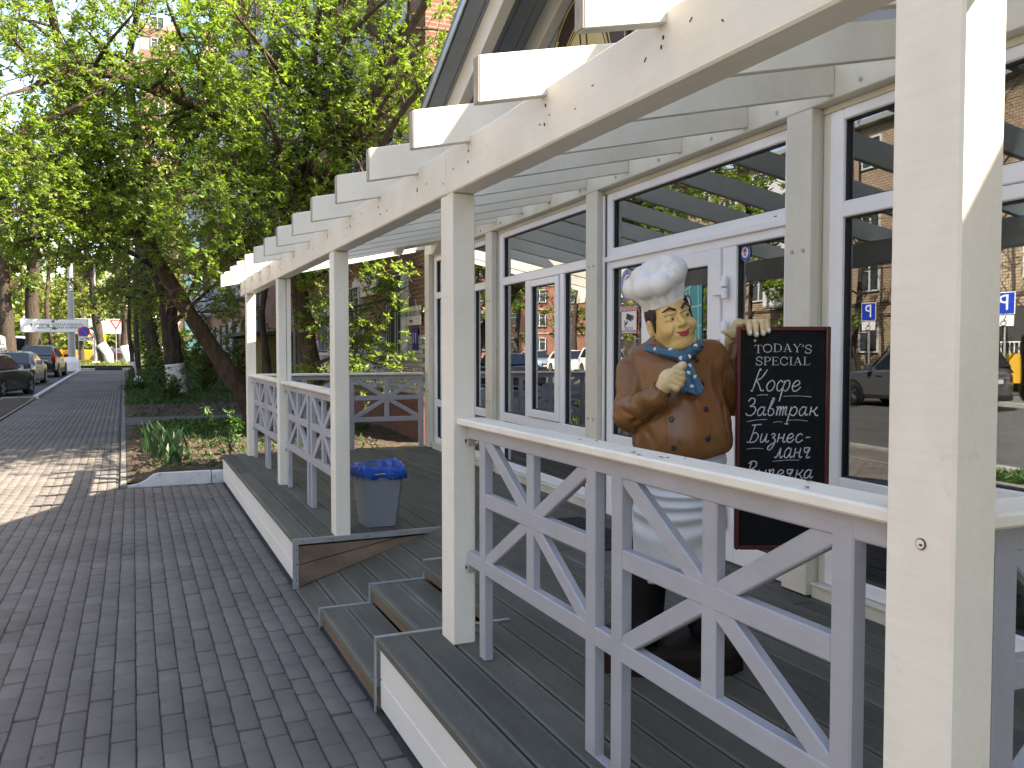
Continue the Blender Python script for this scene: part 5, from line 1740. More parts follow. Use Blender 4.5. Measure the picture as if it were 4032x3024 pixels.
M['sticker'] = plain('white_vinyl', (.72, .72, .74), .35, var=.02, bumps=0)
def police_sticker(s, z, r, off, label, ring_text=False):
    e = wall_thing('sticker', s, z, off, label, 'sticker')
    MB().disc((0, 0, 0), r, 0, 40, .0016).build('ring', M['signblue'], e)
    MB().disc((-.0014, 0, 0), r * .94, 0, 40, .0012).build('ring_edge', M['sticker'], e)
    MB().disc((-.0022, 0, 0), r * .91, 0, 40, .0012).build('ring', M['signblue'], e)
    MB().disc((-.0030, 0, 0), r * .64, 0, 32, .0012).build('centre', M['sticker'], e)
    q = MB(); q.prism([(-.30 * r, .02 * r), (.30 * r, .02 * r), (.30 * r, .30 * r), (.38 * r, .30 * r), (0, .52 * r), (-.38 * r, .30 * r), (-.30 * r, .30 * r)], 0, -.0046, -.0037)
    q.box(-.0046, -.0037, -.22 * r, -.12 * r, .44 * r, .58 * r)
    q.build('house_emblem', M['red'], e)
    q = MB(); q.prism([(-.20 * r, -.05 * r), (.20 * r, -.05 * r), (.24 * r, -.42 * r), (-.24 * r, -.42 * r)], 0, -.0045, -.0037); q.build('emblem', M['greyback'], e)
    if ring_text:
        txt = 'ОХРАНЯЕТСЯ ПОЛИЦИЕЙ • МВД РОССИИ • '
        for k, c in enumerate(txt):
            if c == ' ': continue
            a = math.radians(205 - k * 360 / len(txt))
            me = text_mesh(c, r * .24, M['sticker'], depth=.0008)
            o = link('lettering', me, e, (-.0034, -math.cos(a) * r * .775, math.sin(a) * r * .775))
            o.rotation_euler = (Euler((math.pi / 2, 0, -math.pi / 2)).to_matrix() @ Matrix.Rotation(a - math.pi / 2, 3, 'Z')).to_euler()
    return e

police_sticker(2.137, 2.135, .118, .106, 'large round blue and white guard sticker on the left pane, partly behind the chef hat', True)
police_sticker(1.912, 2.213, .046, .106, 'small round guard sticker beside the large one, left of the door')
police_sticker(.692, 2.221, .050, .106, 'small round guard sticker on the pane right of the door')
vn = wall_thing('warning_notice', 2.118, 1.865, .106, 'red and white video surveillance warning notice on the pane left of the chef', 'notice')
PWn, PHn = .122, .105
span('sheet', -.0010, .0008, -PWn, PWn, -PHn * 1.0, PHn, M['red'], vn, c=.0003)
span('sheet_centre', -.0018, -.0011, -PWn + .008, PWn - .008, -PHn + .008, PHn * .62, M['sticker'], vn, c=.0002)
lettering('ВНИМАНИЕ!', .048, M['sticker'], vn, (-.0016, 0, PHn * .80), '-X', depth=.0008)
q = MB()
q.prism([(-.055, .032), (.030, .052), (.045, .010), (-.040, -.012)], 0, -.0026, -.0019); q.prism([(-.075, .030), (-.058, .034), (-.050, .0), (-.066, -.004)], 0, -.0026, -.0019)
q.prism([(.010, -.010), (.026, -.006), (.060, -.028), (.056, -.042), (.030, -.032)], 0, -.0026, -.0019); q.box(-.0026, -.0019, .055, .066, -.055, .0)
q.build('camera_symbol', M['black'], vn)
lettering('ВЕДЕТСЯ', .026, M['black'], vn, (-.0022, 0, -.065), '-X', depth=.0006); lettering('ВИДЕОНАБЛЮДЕНИЕ', .021, M['black'], vn, (-.0022, 0, -.085), '-X', depth=.0006)
M['tealp'] = plain('teal_poster', (.03, .30, .30), .5, var=.04, bumps=0)
M['paleline'] = plain('pale_map_line', (.36, .58, .50), .5, var=.04, bumps=0)
tp = wall_thing('map_poster', 1.245, 1.86, .088, 'teal map poster with a brown round logo on the door glass behind the chef’s head', 'poster')
span('sheet', -.0008, .0008, -.125, .155, -.20, .20, M['tealp'], tp, c=.0002)
q = MB()
for a, b in (((-.12, .07), (.15, .05)), ((-.12, -.06), (.15, -.075)), ((.02, .20), (.04, -.20)), ((-.08, .20), (-.09, -.2)), ((.15, .15), (.0, .2)), ((.15, .10), (.05, .16))): q.bar((-.0013, a[0], a[1]), (-.0013, b[0], b[1]), .010, .0006, (1, 0, 0))
q.build('map_lines', M['paleline'], tp)
MB().disc((-.0022, .045, .085), .052, 0, 24, .0008, .062).build('logo_ring', M['wood'], tp); MB().disc((-.0028, .045, .085), .034, 0, 24, .0008, .042).build('logo_centre', M['dot'], tp)
def sheer():
    m = bpy.data.materials.new('frosted_plastic_sheet'); m.use_nodes = True
    nt = m.node_tree; b = nt.nodes['Principled BSDF']
    b.inputs['Base Color'].default_value = (.62, .72, .58, 1); b.inputs['Roughness'].default_value = .3; b.inputs['Alpha'].default_value = .62
    return m
M['sheer'] = sheer()
cs_ = wall_thing('closed_sign', .500, 1.905, .135, 'clear plastic closed sign hanging on strings inside the pane right of the door', 'sign')
span('sheet', -.001, .001, -.195, .195, -.12, .12, M['sheer'], cs_, c=.0003)
lettering('ЗАКРЫТО', .085, M['iron'], cs_, (-.002, 0, .062), '-X', depth=.0008)
lettering('CLOSED', .056, M['iron'], cs_, (-.002, 0, -.012), '-X', depth=.0008)
q = MB(); q.box(-.002, -.0011, -.15, .15, .012, .017); q.box(-.002, -.0011, -.12, .12, -.046, -.042); q.box(-.002, -.0011, -.12, .12, -.11, -.106); q.box(-.002, -.0011, -.12, -.116, -.106, -.046); q.box(-.002, -.0011, .116, .12, -.106, -.046)
q.build('rule', M['iron'], cs_)
for s in (-1, 1): MB().tube([(0, s * .12, .12), (0, s * .045, .36)], .0012, 4).build('string', M['sticker'], cs_)

# round sign on the gable
M['gold'] = plain('pale_gold_print', (.56, .44, .19), .45, var=.04, bumps=0)
M['choc'] = plain('chocolate_print', (.040, .022, .016), .45, var=.05, bumps=0)
gs = wall_thing('gable_sign', 2.62, 3.80, -.02, 'round chocolate brown and gold cafe sign on the slate gable, half hidden by rafters', 'sign')
MB().disc((0, 0, 0), .72, 0, 56, .03).build('sign_disc', M['choc'], gs)
def ring(r0, r1, x, mat, nm, n=56):
    q = MB(); vs = []
    for k in range(n):
        a = 2 * math.pi * k / n; c, s = math.cos(a), math.sin(a)
        for r in (r0, r1):
            for xx in (x, x + .004): vs.append((xx, c * r, s * r))
    fs = []
    for k in range(n):
        a, b = 4 * k, 4 * ((k + 1) % n)
        fs += [(a, b, b + 2, a + 2), (a + 1, a + 3, b + 3, b + 1), (a, a + 1, b + 1, b), (a + 2, b + 2, b + 3, a + 3)]
    q.add(vs, fs); q.build(nm, mat, gs)
ring(.680, .692, -.019, M['gold'], 'ring'); ring(.462, .474, -.019, M['gold'], 'ring')
MB().disc((-.017, 0, 0), .435, 0, 48, .008).build('gold_disc', M['gold'], gs)
ring(.405, .412, -.0252, M['choc'], 'ring')
for k, c in enumerate('C'):
    a = math.radians(145); me = text_mesh('C', .26, M['gold'], depth=.004)
    o = link('lettering', me, gs, (-.019, -math.cos(a) * .575, math.sin(a) * .575)); o.rotation_euler = (Euler((math.pi / 2, 0, -math.pi / 2)).to_matrix() @ Matrix.Rotation(a - math.pi / 2, 3, 'Z')).to_euler()
a = math.radians(38); me = text_mesh('У', .26, M['gold'], depth=.004)
o = link('lettering', me, gs, (-.019, -math.cos(a) * .575, math.sin(a) * .575)); o.rotation_euler = (Euler((math.pi / 2, 0, -math.pi / 2)).to_matrix() @ Matrix.Rotation(a - math.pi / 2, 3, 'Z')).to_euler()
for y0 in (-.05, .06): MB().tube([(-.022, y0, .36), (-.022, y0 - .03, .2), (-.022, y0, .0)], .008, 5).build('steam_line', M['choc'], gs)
# ------------------------------------------------------------------ cars
M['tyre'] = plain('tyre_rubber', (.018, .018, .018), .85, var=.2)
M['rim'] = plain('alloy_rim', (.45, .46, .48), .3, metal=.8, var=.05, bumps=0)
M['carglass'] = plain('car_glass', (.012, .016, .020), .05, var=.1, bumps=0, spec=.9)
M['trim'] = plain('black_trim', (.015, .015, .016), .5, var=.1)
M['taillight'] = plain('tail_lamp', (.38, .012, .012), .15, var=.05, bumps=0, spec=.8)
M['headlight'] = plain('head_lamp', (.62, .65, .68), .08, metal=.4, var=.1, bumps=0)
M['plate'] = plain('number_plate', (.65, .65, .64), .4, var=.02, bumps=0)


def carpaint(name, col, metal=.25, rough=.28):
    return plain(name, col, rough, metal=metal, var=.03, scale=1, bumps=0, spec=.6, coat=.6)


def loft(mb, secs):
    n = len(secs[0]); b = []
    for s in secs: b += s
    fs = []
    for i in range(len(secs) - 1):
        for k in range(n - 1):
            fs.append((i * n + k, i * n + k + 1, (i + 1) * n + k + 1, (i + 1) * n + k))
    fs.append(tuple(range(n))); fs.append(tuple((len(secs) - 1) * n + k for k in range(n))[::-1])
    mb.add(b, fs)


def make_car(name, style, paint, loc, heading, label, group=None):
    """heading: angle of the nose from +y, clockwise; local +y = nose"""
    e = empty(name, loc, -math.radians(heading), label=label, cat='van' if style == 'van' else 'car', group=group)
    if style == 'sedan': L, W, H, hood, belt = 4.65, 1.80, 1.46, .86, .92
    elif style == 'suv': L, W, H, hood, belt = 4.75, 1.90, 1.74, 1.02, 1.08
    elif style == 'hatch': L, W, H, hood, belt = 4.15, 1.74, 1.50, .88, .93
    else: L, W, H, hood, belt = 5.6, 2.02, 2.45, 1.10, 1.22
    h = L / 2; w = W / 2
    zc = .26 if style in ('suv', 'van') else .19
    wr = .36 if style in ('suv', 'van') else .315
    ya, yb = h - .88, -h + .92                       # axles
    # stations of the lower body: y, half width factor, top of the flank
    st = [(-h, .80, zc + .14, belt - .10), (-h + .10, .93, zc + .04, belt - .02), (-h + .5, .99, zc, belt), (0, 1, zc, belt), (h - 1.45, 1, zc, belt - .01),
          (h - .95, .98, zc, hood), (h - .35, .93, zc + .02, hood - .10), (h - .07, .83, zc + .06, hood - .24), (h, .70, zc + .14, hood - .34)]
    secs = []
    for y, f, z0, z1 in st:
        x = w * f
        prof = [(x * .90, z0), (x, z0 + .10), (x, z0 + (z1 - z0) * .55), (x * .975, z1 - .06), (x * .90, z1), (x * .4, z1 + .035)]
        secs.append([(-a, y, b) for a, b in prof] + [(a, y, b) for a, b in prof[::-1]])
    mb = MB(); loft(mb, secs)
    me = mb.mesh('body', paint, smooth=False)
    bm = bmesh.new(); bm.from_mesh(me)
    bmesh.ops.subdivide_edges(bm, edges=[ed for ed in bm.edges if ed.calc_length() > .5], cuts=2)
    bm.to_mesh(me); bm.free()
    me.polygons.foreach_set('use_smooth', [True] * len(me.polygons))
    body = link('body', me, e)
    md = body.modifiers.new('split', 'EDGE_SPLIT'); md.split_angle = math.radians(38)
    # cabin
    if style == 'sedan': cab = [(-h + .55, belt - .02, .80), (-h + 1.15, H - .06, .64), (-.35, H, .66), (.45, H - .05, .65), (h - 1.35, belt - .06, .80)]
    elif style == 'hatch': cab = [(-h + .12, belt, .84), (-h + .55, H - .08, .70), (-.4, H, .70), (.35, H - .04, .68), (h - 1.2, belt - .06, .82)]
    elif style == 'suv': cab = [(-h + .06, belt, .88), (-h + .40, H - .06, .74), (-.4, H, .74), (.45, H - .06, .72), (h - 1.35, belt - .04, .84)]
    else: cab = [(-h + .02, belt, .95), (-h + .06, H - .05, .86), (-.5, H, .86), (h - 1.75, H - .12, .84), (h - .80, belt - .02, .86)]
    secs = []
    for y, z, f in cab:
        secs.append([(-w * .94, y if z < belt + .05 else y, belt - .05), (-w * f - .01, y, z - .05), (-w * f * .86, y, z), (0, y, z + .025), (w * f * .86, y, z), (w * f + .01, y, z - .05), (w * .94, y, belt - .05)])
    # shear the cabin base so pillars lean
    mb = MB()
    base = [(s[0][1]) for s in secs]
    top = []
    for i, (y, z, f) in enumerate(cab):
        top.append([(x, yy, zz) for x, yy, zz in secs[i]])
    loft(mb, top)
    cabo = mb.build('cabin', paint, e, smooth=True)
    md = cabo.modifiers.new('split', 'EDGE_SPLIT'); md.split_angle = math.radians(30)
    # glass: screens and side windows, standing just proud of the cabin
    def quad(p, mat, nm, out):
        c = sum((Vector(v) for v in p), Vector()) / len(p)
        o_ = Vector(out)
        vs = [Vector(v) + o_ for v in p] + [Vector(v) + o_ * .2 for v in p]
        n = len(p)
        MB().add(vs, [tuple(range(n)), tuple(range(2 * n - 1, n - 1, -1))] + [(k, (k + 1) % n, n + (k + 1) % n, n + k) for k in range(n)]).build(nm, mat, e)
    (y0, z0, f0), (y1, z1, f1), (y2, z2, f2), (y3, z3, f3), (y4, z4, f4) = cab
    def sx(y, z):      # cabin half width at a point
        t = (z - (belt - .05)) / max(.01, (H - .1 - belt + .05))
        f = f2 + .01
        return w * (.94 + (f - .94) * min(1, max(0, t)))
    def screen(ya_, za_, fa, yb_, zb_, fb, nm, sgn):
        a, b = .10, .90
        pa = (ya_ + (yb_ - ya_) * a, za_ + (zb_ - za_) * a, fa + (fb - fa) * a)
        pb = (ya_ + (yb_ - ya_) * b, za_ + (zb_ - za_) * b, fa + (fb - fa) * b)
        quad([(-w * pa[2] * .93, pa[0], pa[1]), (w * pa[2] * .93, pa[0], pa[1]), (w * pb[2] * .90, pb[0], pb[1]), (-w * pb[2] * .90, pb[0], pb[1])],
             M['carglass'], nm, (0, .028 * sgn, .045))
    screen(y4, z4, f4, y3, z3, f3, 'windscreen', 1)
    if style != 'van': screen(y0, z0 + .02, f0, y1, z1, f1, 'rear_window', -1)
    zl, zh = belt + .03, H - .15
    wins = []
    if style == 'van': wins = [(h - 1.75, h - 1.05)]
    else:
        ys, ye = y0 + (y1 - y0) * .75, y3 + (y4 - y3) * .75
        m1 = (ys + ye) / 2 - .05
        wins = [(ys + .12, m1 - .04), (m1 + .04, ye - .1)]
    for sgn in (-1, 1):
        for k, (a, b) in enumerate(wins):
            ta = a + (.30 if (k == 0 and style != 'van') else .0); tb_ = b - (.45 if k == len(wins) - 1 else 0)
            quad([(sgn * sx(0, zl), a, zl), (sgn * sx(0, zl), b, zl), (sgn * sx(0, zh), tb_, zh), (sgn * sx(0, zh), ta, zh)], M['carglass'], 'side_window', (sgn * .02, 0, 0))
        # sills, handles, mirrors
        MB().cbox(min(sgn * w * .9, sgn * (w + .005)), max(sgn * w * .9, sgn * (w + .005)), yb + .45, ya - .45, zc - .01, zc + .12, .02).build('sill_trim', M['trim'], e)
        for yy in (.55, -.55): MB().cbox(min(sgn * (w - .01), sgn * (w + .025)), max(sgn * (w - .01), sgn * (w + .025)), yy - .1, yy + .08, belt - .17, belt - .14, .006).build('door_handle', paint, e)
        mx = sgn * (w + .10)
        mr = MB().cbox(mx - .11, mx + .11, h - 1.62, h - 1.50, belt + .0, belt + .17, .03).build('wing_mirror', paint if style != 'van' else M['trim'], e)
    # arches, wheels
    for sgn in (-1, 1):
        for y in (ya, yb):
            MB().disc((sgn * (w - .02), y, wr), wr + .075, 0, 24, .05).build('wheel_arch', M['trim'], e)
            wh = MB(); x = sgn * (w - .06)
            wh.tube([(x - sgn * .14, y, wr), (x - sgn * .02, y, wr), (x + sgn * .06, y, wr), (x + sgn * .085, y, wr)], [wr, wr, wr, wr - .035], 22)
            wo = wh.build('wheel', M['tyre'], e)
            rm = MB(); xr = x + sgn * .088
            rm.tube([(xr - sgn * .03, y, wr), (xr - sgn * .012, y, wr)], [wr * .70, wr * .70], 20)
            for k in range(5):
                a = 2 * math.pi * k / 5
                rm.bar((xr, y, wr), (xr, y + math.cos(a) * wr * .66, wr + math.sin(a) * wr * .66), .016, .085, (0, -math.sin(a), math.cos(a)))
            rm.build('rim', M['rim'], wo)
            MB().tube([(xr - sgn * .011, y, wr), (xr - sgn * .010, y, wr)], [wr * .62] * 2, 18).build('rim_shadow', M['trim'], wo)
    # lamps, grille, bumpers, plates
    for sgn in (-1, 1):
        xa, xb = sgn * w * .48, sgn * w * .90
        MB().add([(xa, h - .035, hood - .30), (xb, h - .27, hood - .26), (xb * 1.01, h - .36, hood - .10), (xa, h - .10, hood - .17),
                  (xa, h - .15, hood - .30), (xb * .98, h - .38, hood - .26), (xb * .98, h - .45, hood - .11), (xa, h - .2, hood - .18)],
                 [(0, 1, 2, 3), (7, 6, 5, 4), (0, 4, 5, 1), (1, 5, 6, 2), (2, 6, 7, 3), (3, 7, 4, 0)]).build('headlight', M['headlight'], e)
        if style in ('suv', 'van'):
            zt = H - .25 if style == 'suv' else belt + .35
            MB().add([(sgn * w * .72, -h - .01, belt - .28), (sgn * w * .95, -h + .12, belt - .28), (sgn * w * .93, -h + .09, belt), (sgn * w * .80, -h + .30 if style == 'suv' else -h + .05, zt), (sgn * w * .70, -h + .26 if style == 'suv' else -h, zt), (sgn * w * .74, -h - .012, belt)],
                     [(0, 1, 2, 5), (5, 2, 3, 4)]).build('taillight', M['taillight'], e)
        else:
            MB().cbox(min(sgn * w * .5, sgn * w * .93), max(sgn * w * .5, sgn * w * .93), -h - .012, -h + .22, belt - .30, belt - .13, .03).build('taillight', M['taillight'], e)
    MB().cbox(-w * .42, w * .42, h - .10, h + .012, hood - .47, hood - .30, .02).build('grille', M['trim'], e)
    MB().cbox(-w * .62, w * .62, h - .10, h - .004, zc + .10, zc + .22, .02).build('lower_grille', M['trim'], e)
    MB().cbox(-w * .82, w * .82, -h - .012, -h + .2, zc + .02, zc + .2, .03).build('rear_bumper', M['trim'] if style != 'sedan' else paint, e)
    MB().cbox(-.26, .26, -h - .022, -h - .008, belt - .33, belt - .215, .004).build('number_plate', M['plate'], e)
    MB().cbox(-.26, .26, h + .005, h + .022, zc + .16, zc + .275, .004).build('number_plate', M['plate'], e)
    if style == 'suv':
        for sgn in (-1, 1): MB().tube([(sgn * w * .62, y1 + .1, H - .02), (sgn * w * .62, y1 + .3, H + .04), (sgn * w * .62, .3, H + .04), (sgn * w * .62, .5, H - .02)], .018, 6).build('roof_rail', M['trim'], e)
        MB().cbox(-w * .55, w * .55, -h - .02, -h + .05, belt - .19, belt - .165, .005).build('chrome_strip', M['rim'], e)
    return e


def zc_(x, y): return gz(y) - .05

GP = 'cars parked along the street'
make_car('parked_car', 'sedan', carpaint('dark_green_paint', (.022, .026, .022)), (-4.55, 33.9, zc_(0, 34)), 11, 'dark green sedan at the left edge, parked nose away just past the kerb', GP)
make_car('parked_car', 'sedan', carpaint('steel_grey_paint', (.10, .115, .145), .5), (-4.72, 43.6, zc_(0, 43)), 184, 'steel grey sedan facing the camera between the dark sedan and the black SUV', GP)
make_car('parked_car', 'suv', carpaint('black_paint', (.012, .012, .014)), (-4.62, 54.6, zc_(0, 54)), 3, 'black SUV with tall red tail lamps, nearest the sign pole', GP)
wp = carpaint('white_paint', (.68, .68, .68), 0)
sv = carpaint('silver_paint', (.38, .40, .43), .6)
make_car('parked_van', 'van', wp, (-8.9, 66, zc_(0, 64)), 178, 'large white van in the sun behind the dark parked cars', GP)
make_car("parked_van", "van", wp, (-8.4, 77, zc_(0, 77)), 180, 'smaller looking white van in the sun, left of the sign pole', GP)
make_car('parked_car', 'suv', wp, (-7.6, 58.2, zc_(0, 58)), 2, 'white estate car in the sun with dark side windows, in front of the white vans', GP)
make_car('parked_car', 'sedan', sv, (-7.0, 49.5, zc_(0, 50)), 2, 'bluish silver sedan, half hidden behind the grey sedan', GP)
# across the street, mirrored in the cafe windows
GR = 'cars parked across the street'
make_car('parked_car', 'suv', carpaint('graphite_paint', (.15, .16, .18), .6), (-12.6, 19.6, zc_(0, 18)), 12, 'graphite SUV across the street, mirrored in the pane beside the thick post', GR)
make_car('parked_car', 'hatch', carpaint('dark_blue_paint', (.02, .03, .06)), (-14.0, 31.0, zc_(0, 25)), 0, 'dark blue hatchback across the street beyond the graphite SUV', GR)
make_car('parked_car', 'suv', wp, (-13.9, 44.0, zc_(0, 44)), 176, 'white SUV across the street mirrored in the window left of the door', GR)
make_car('parked_car', 'hatch', wp, (-14.1, 49.8, zc_(0, 50)), 180, 'white hatchback across the street behind the mirrored white SUV', GR)
make_car('parked_car', 'sedan', carpaint('pale_blue_paint', (.30, .36, .45), .4), (-14.0, 56, zc_(0, 56)), 180, 'pale blue sedan across the street, farthest of the mirrored row', GR)
make_car('parked_car', 'sedan', carpaint('wine_red_paint', (.035, .006, .008), .3), (-1.6, 104, gz(104) - .02), 80, 'wine red car far off beyond the end of the path', 'cars on the far road')

# ------------------------------------------------------------------ signs, posts and lamps along the path
def pole(parent, x, y, z0, z1, r, mat, n=8, r1=None):
    return MB().tube([(x, y, z0), (x, y, z1)], [r, r1 or r], n).build('pole', mat, parent)

lp = empty('lamp_post', (-3.86, 66.0, gz(66)), label='tall grey lamp post carrying the stadium sign, on a white concrete foot', cat='lamp post')
pole(lp, 0, 0, 0, 9.5, .27, M['greyback'], 12, .13)
MB().tube([(0, 0, -.1), (0, 0, .55), (0, 0, .9)], [.52, .50, .36], 8).build('foot', M['signwhite'], lp)
MB().tube([(0, 0, 9.4), (-.4, 0, 9.8), (-1.6, 0, 10.0)], [.08, .06, .05], 8).build('lamp_arm', M['greyback'], lp)
MB().cbox(-2.2, -1.5, -.15, .15, 9.92, 10.06, .03).build('lamp_head', M['greyback'], lp)
ss = empty('stadium_sign', (-4.83, 65.6, gz(66) + 3.02), math.radians(1.5), label='long white direction sign with arrow and two lines of stadium lettering, on the lamp post', cat='sign')
span('board', -2.0, 2.0, -.03, .03, -.42, .42, M['signwhite'], ss)
q = MB(); q.box(-2.04, 2.04, -.028, .028, -.46, -.421); q.box(-2.04, 2.04, -.028, .028, .421, .46); q.box(-2.04, -2.001, -.028, .028, -.42, .42); q.box(2.001, 2.04, -.028, .028, -.42, .42)
q.build('board_edge', M['greyback'], ss)
lettering('стадион «АРЕНА ХИМКИ»', .235, M['black'], ss, (.25, -.034, .07), '-Y')
lettering('stadium «ARENA KHIMKI»', .235, M['black'], ss, (.22, -.034, -.13), '-Y')
q = MB(); q.box(-1.42, -1.36, -.036, -.031, -.12, .06); q.prism([(-1.50, .03), (-1.39, .14), (-1.28, .03)], 1, -.036, -.031)
q.build('arrow', M['black'], ss)


def post_sign(name, x, y, h, label, r=.035):
    e = empty(name, (x, y, gz(y)), label=label, cat='sign')
    pole(e, 0, 0, 0, h, r, M['greyback'])
    return e


def yield_face(e, z, s, back=False):
    q = MB().prism([(-s / 2, z), (0, z - s * .866), (s / 2, z)], 1, -.06, -.045); q.build('sign_face', M['red'] if not back else M['greyback'], e)
    q = MB().prism([(-s * .30, z - s * .11), (0, z - s * .63), (s * .30, z - s * .11)], 1, -.066, -.0605); q.build('sign_centre', M['signwhite'], e)

y1 = post_sign('yield_sign', -1.28, 77.5, 3.7, 'red and white give way sign on a white post beside the limewashed trunks')
yield_face(y1, 3.75, .92)
y2 = post_sign('yield_sign', -3.1, 80, 3.0, 'give way sign hanging left of the limewashed trunks, dark against the light')
yield_face(y2, 3.15, 1.1)
ns = post_sign('no_parking_sign', -3.38, 65.0, 2.9, 'round blue and red no parking sign above a tow truck plate')
MB().disc((.35, -.05, 2.62), .36, 1, 24, .012).build('sign_ring', M['red'], ns); MB().disc((.35, -.060, 2.62), .29, 1, 24, .008).build('sign_face', M['signblue'], ns)
MB().bar((.13, -.066, 2.84), (.57, -.066, 2.40), .004, .06, (1, 0, 1)).build('slash', M['red'], ns)
span('plate', .02, .82, -.06, -.045, 2.0, 2.3, M['signwhite'], ns)
q = MB(); q.box(.1, .32, -.066, -.061, 2.10, 2.15); q.bar((.36, -.064, 2.22), (.66, -.064, 2.1), .004, .05); q.build('symbol', M['black'], ns)
cs = post_sign('crossing_sign', -3.05, 88, 3.4, 'blue pedestrian crossing sign with a bright yellow border, far up the path')
span('border', -.75, .75, -.06, -.04, 1.85, 3.35, M['signyellow'], cs); span('sign_face', -.52, .52, -.068, -.0605, 2.05, 3.1, M['signblue'], cs)
MB().prism([(-.4, 2.15), (.4, 2.15), (0, 2.95)], 1, -.074, -.0685).build('symbol', M['signwhite'], cs)
bs = empty('road_sign', (-3.6, 86, gz(86)), label='wide grey green road direction board on two posts, far up the path', cat='sign')
span('board', -1.6, 2.9, -.05, .0, 2.75, 4.1, plain('pale_green_board', (.34, .40, .38), .5, var=.15, scale=3), bs)
for x in (-1.3, 2.6): pole(bs, x, .05, 0, 4.0, .06, M['greyback'])
for x, y, h in ((-2.86, 79, 8.4),):
    l2 = empty('lamp_post', (x, y, gz(y)), label='slim far lamp post standing in the sun on the small lawn', cat='lamp post')
    pole(l2, 0, 0, 0, h, .15, M['greyback'], 8, .09); MB().cbox(-.3, .3, -.3, .3, -.05, .35, .05).build('foot', M['signwhite'], l2)
    MB().tube([(0, 0, h - .05), (-.9, 0, h + .2)], .05, 6).build('lamp_arm', M['greyback'], l2)
ob = empty('barrier', (-5.2, 104, gz(104)), label='orange plastic road barrier far across the crossing', cat='barrier')
q = MB(); q.cbox(-2.6, 2.6, -.2, .2, .05, 1.2, .05); q.build('panel', plain('orange_plastic', (.75, .25, .02), .5), ob)
for x in (-2, 0, 2): MB().cbox(x - .15, x + .15, -.3, .3, 0, .1, .02).build('foot', M['trim'], ob)
hump = empty('kerb_block', (-1.55, 64.6, gz(64.6)), label='dark low concrete block at the far end of the brick path', cat='block')
MB().cbox(-.85, .85, -.15, .15, 0, .22, .03).build('block', M['trim'], hump)
mf = empty('picket_fence', (.03, 40.5, gz(40.5)), label='tiny white picket fence beside the young whitewashed tree', cat='fence')
for k in range(9):
    if k in (4,): continue
    hh = .30 + .12 * math.sin(k * 1.1) if k < 4 else .16
    MB().prism([(-.03 + k * .1, 0), (.03 + k * .1, 0), (.03 + k * .1, hh - .05), (k * .1, hh), (-.03 + k * .1, hh - .05)], 1, -.01, .01).build('picket', M['signwhite'], mf)
span('fence_rail', -.04, .86, -.02, -.011, .08, .11, M['signwhite'], mf)
# parking signs across the street
for x, y, lab in ((-17.8, 21.3, 'blue parking sign with wheelchair plate across the street, mirrored right of the thick post'),
                  (-17.9, 27.7, 'blue parking sign with wheelchair plate across the street, mirrored above the graphite SUV')):
    e = empty('parking_sign', (x, y, 0), math.radians(-8), label=lab, cat='sign', group='parking signs across the street')
    pole(e, 0, 0, 0, 3.5, .035, M['greyback'])
    span('border', .04, .055, -.36, .36, 2.80, 3.52, M['signwhite'], e); span('sign_face', .0555, .062, -.335, .335, 2.825, 3.495, M['signblue'], e)
    lettering('P', .72, M['signwhite'], e, (.066, 0, 3.16), '+X')
    span('plate', .04, .055, -.33, .33, 2.42, 2.77, M['signwhite'], e)
    q = MB(); q.tube([(.06, .02 + .1 * math.cos(a * .5), 2.53 + .1 * math.sin(a * .5)) for a in range(3, 12)], .014, 5)
    q.tube([(.06, -.04, 2.70), (.06, -.02, 2.58), (.06, .07, 2.58), (.06, .13, 2.48)], .014, 5); q.disc((.06, -.05, 2.725), .025, 0, 10, .01)
    q.build('symbol', M['black'], e)
# ------------------------------------------------------------------ trees and plants
_ca, _sa = math.cos(math.radians(23.7993)), math.sin(math.radians(23.7993))
_cp, _sp = math.cos(math.radians(2.2716)), math.sin(math.radians(2.2716))


def at(u, v, y):
    """the point at distance y up the street that the photograph shows at (u, v)"""
    a, b = (u - 2016) / 3378, -(v - 1512) / 3378
    f, up = _cp + b * _sp, -_sp + b * _cp
    d = Vector((f * _sa + a * _ca, f * _ca - a * _sa, up))
    t = y / d.y
    return Vector((d.x * t, y, 1.64 + d.z * t))


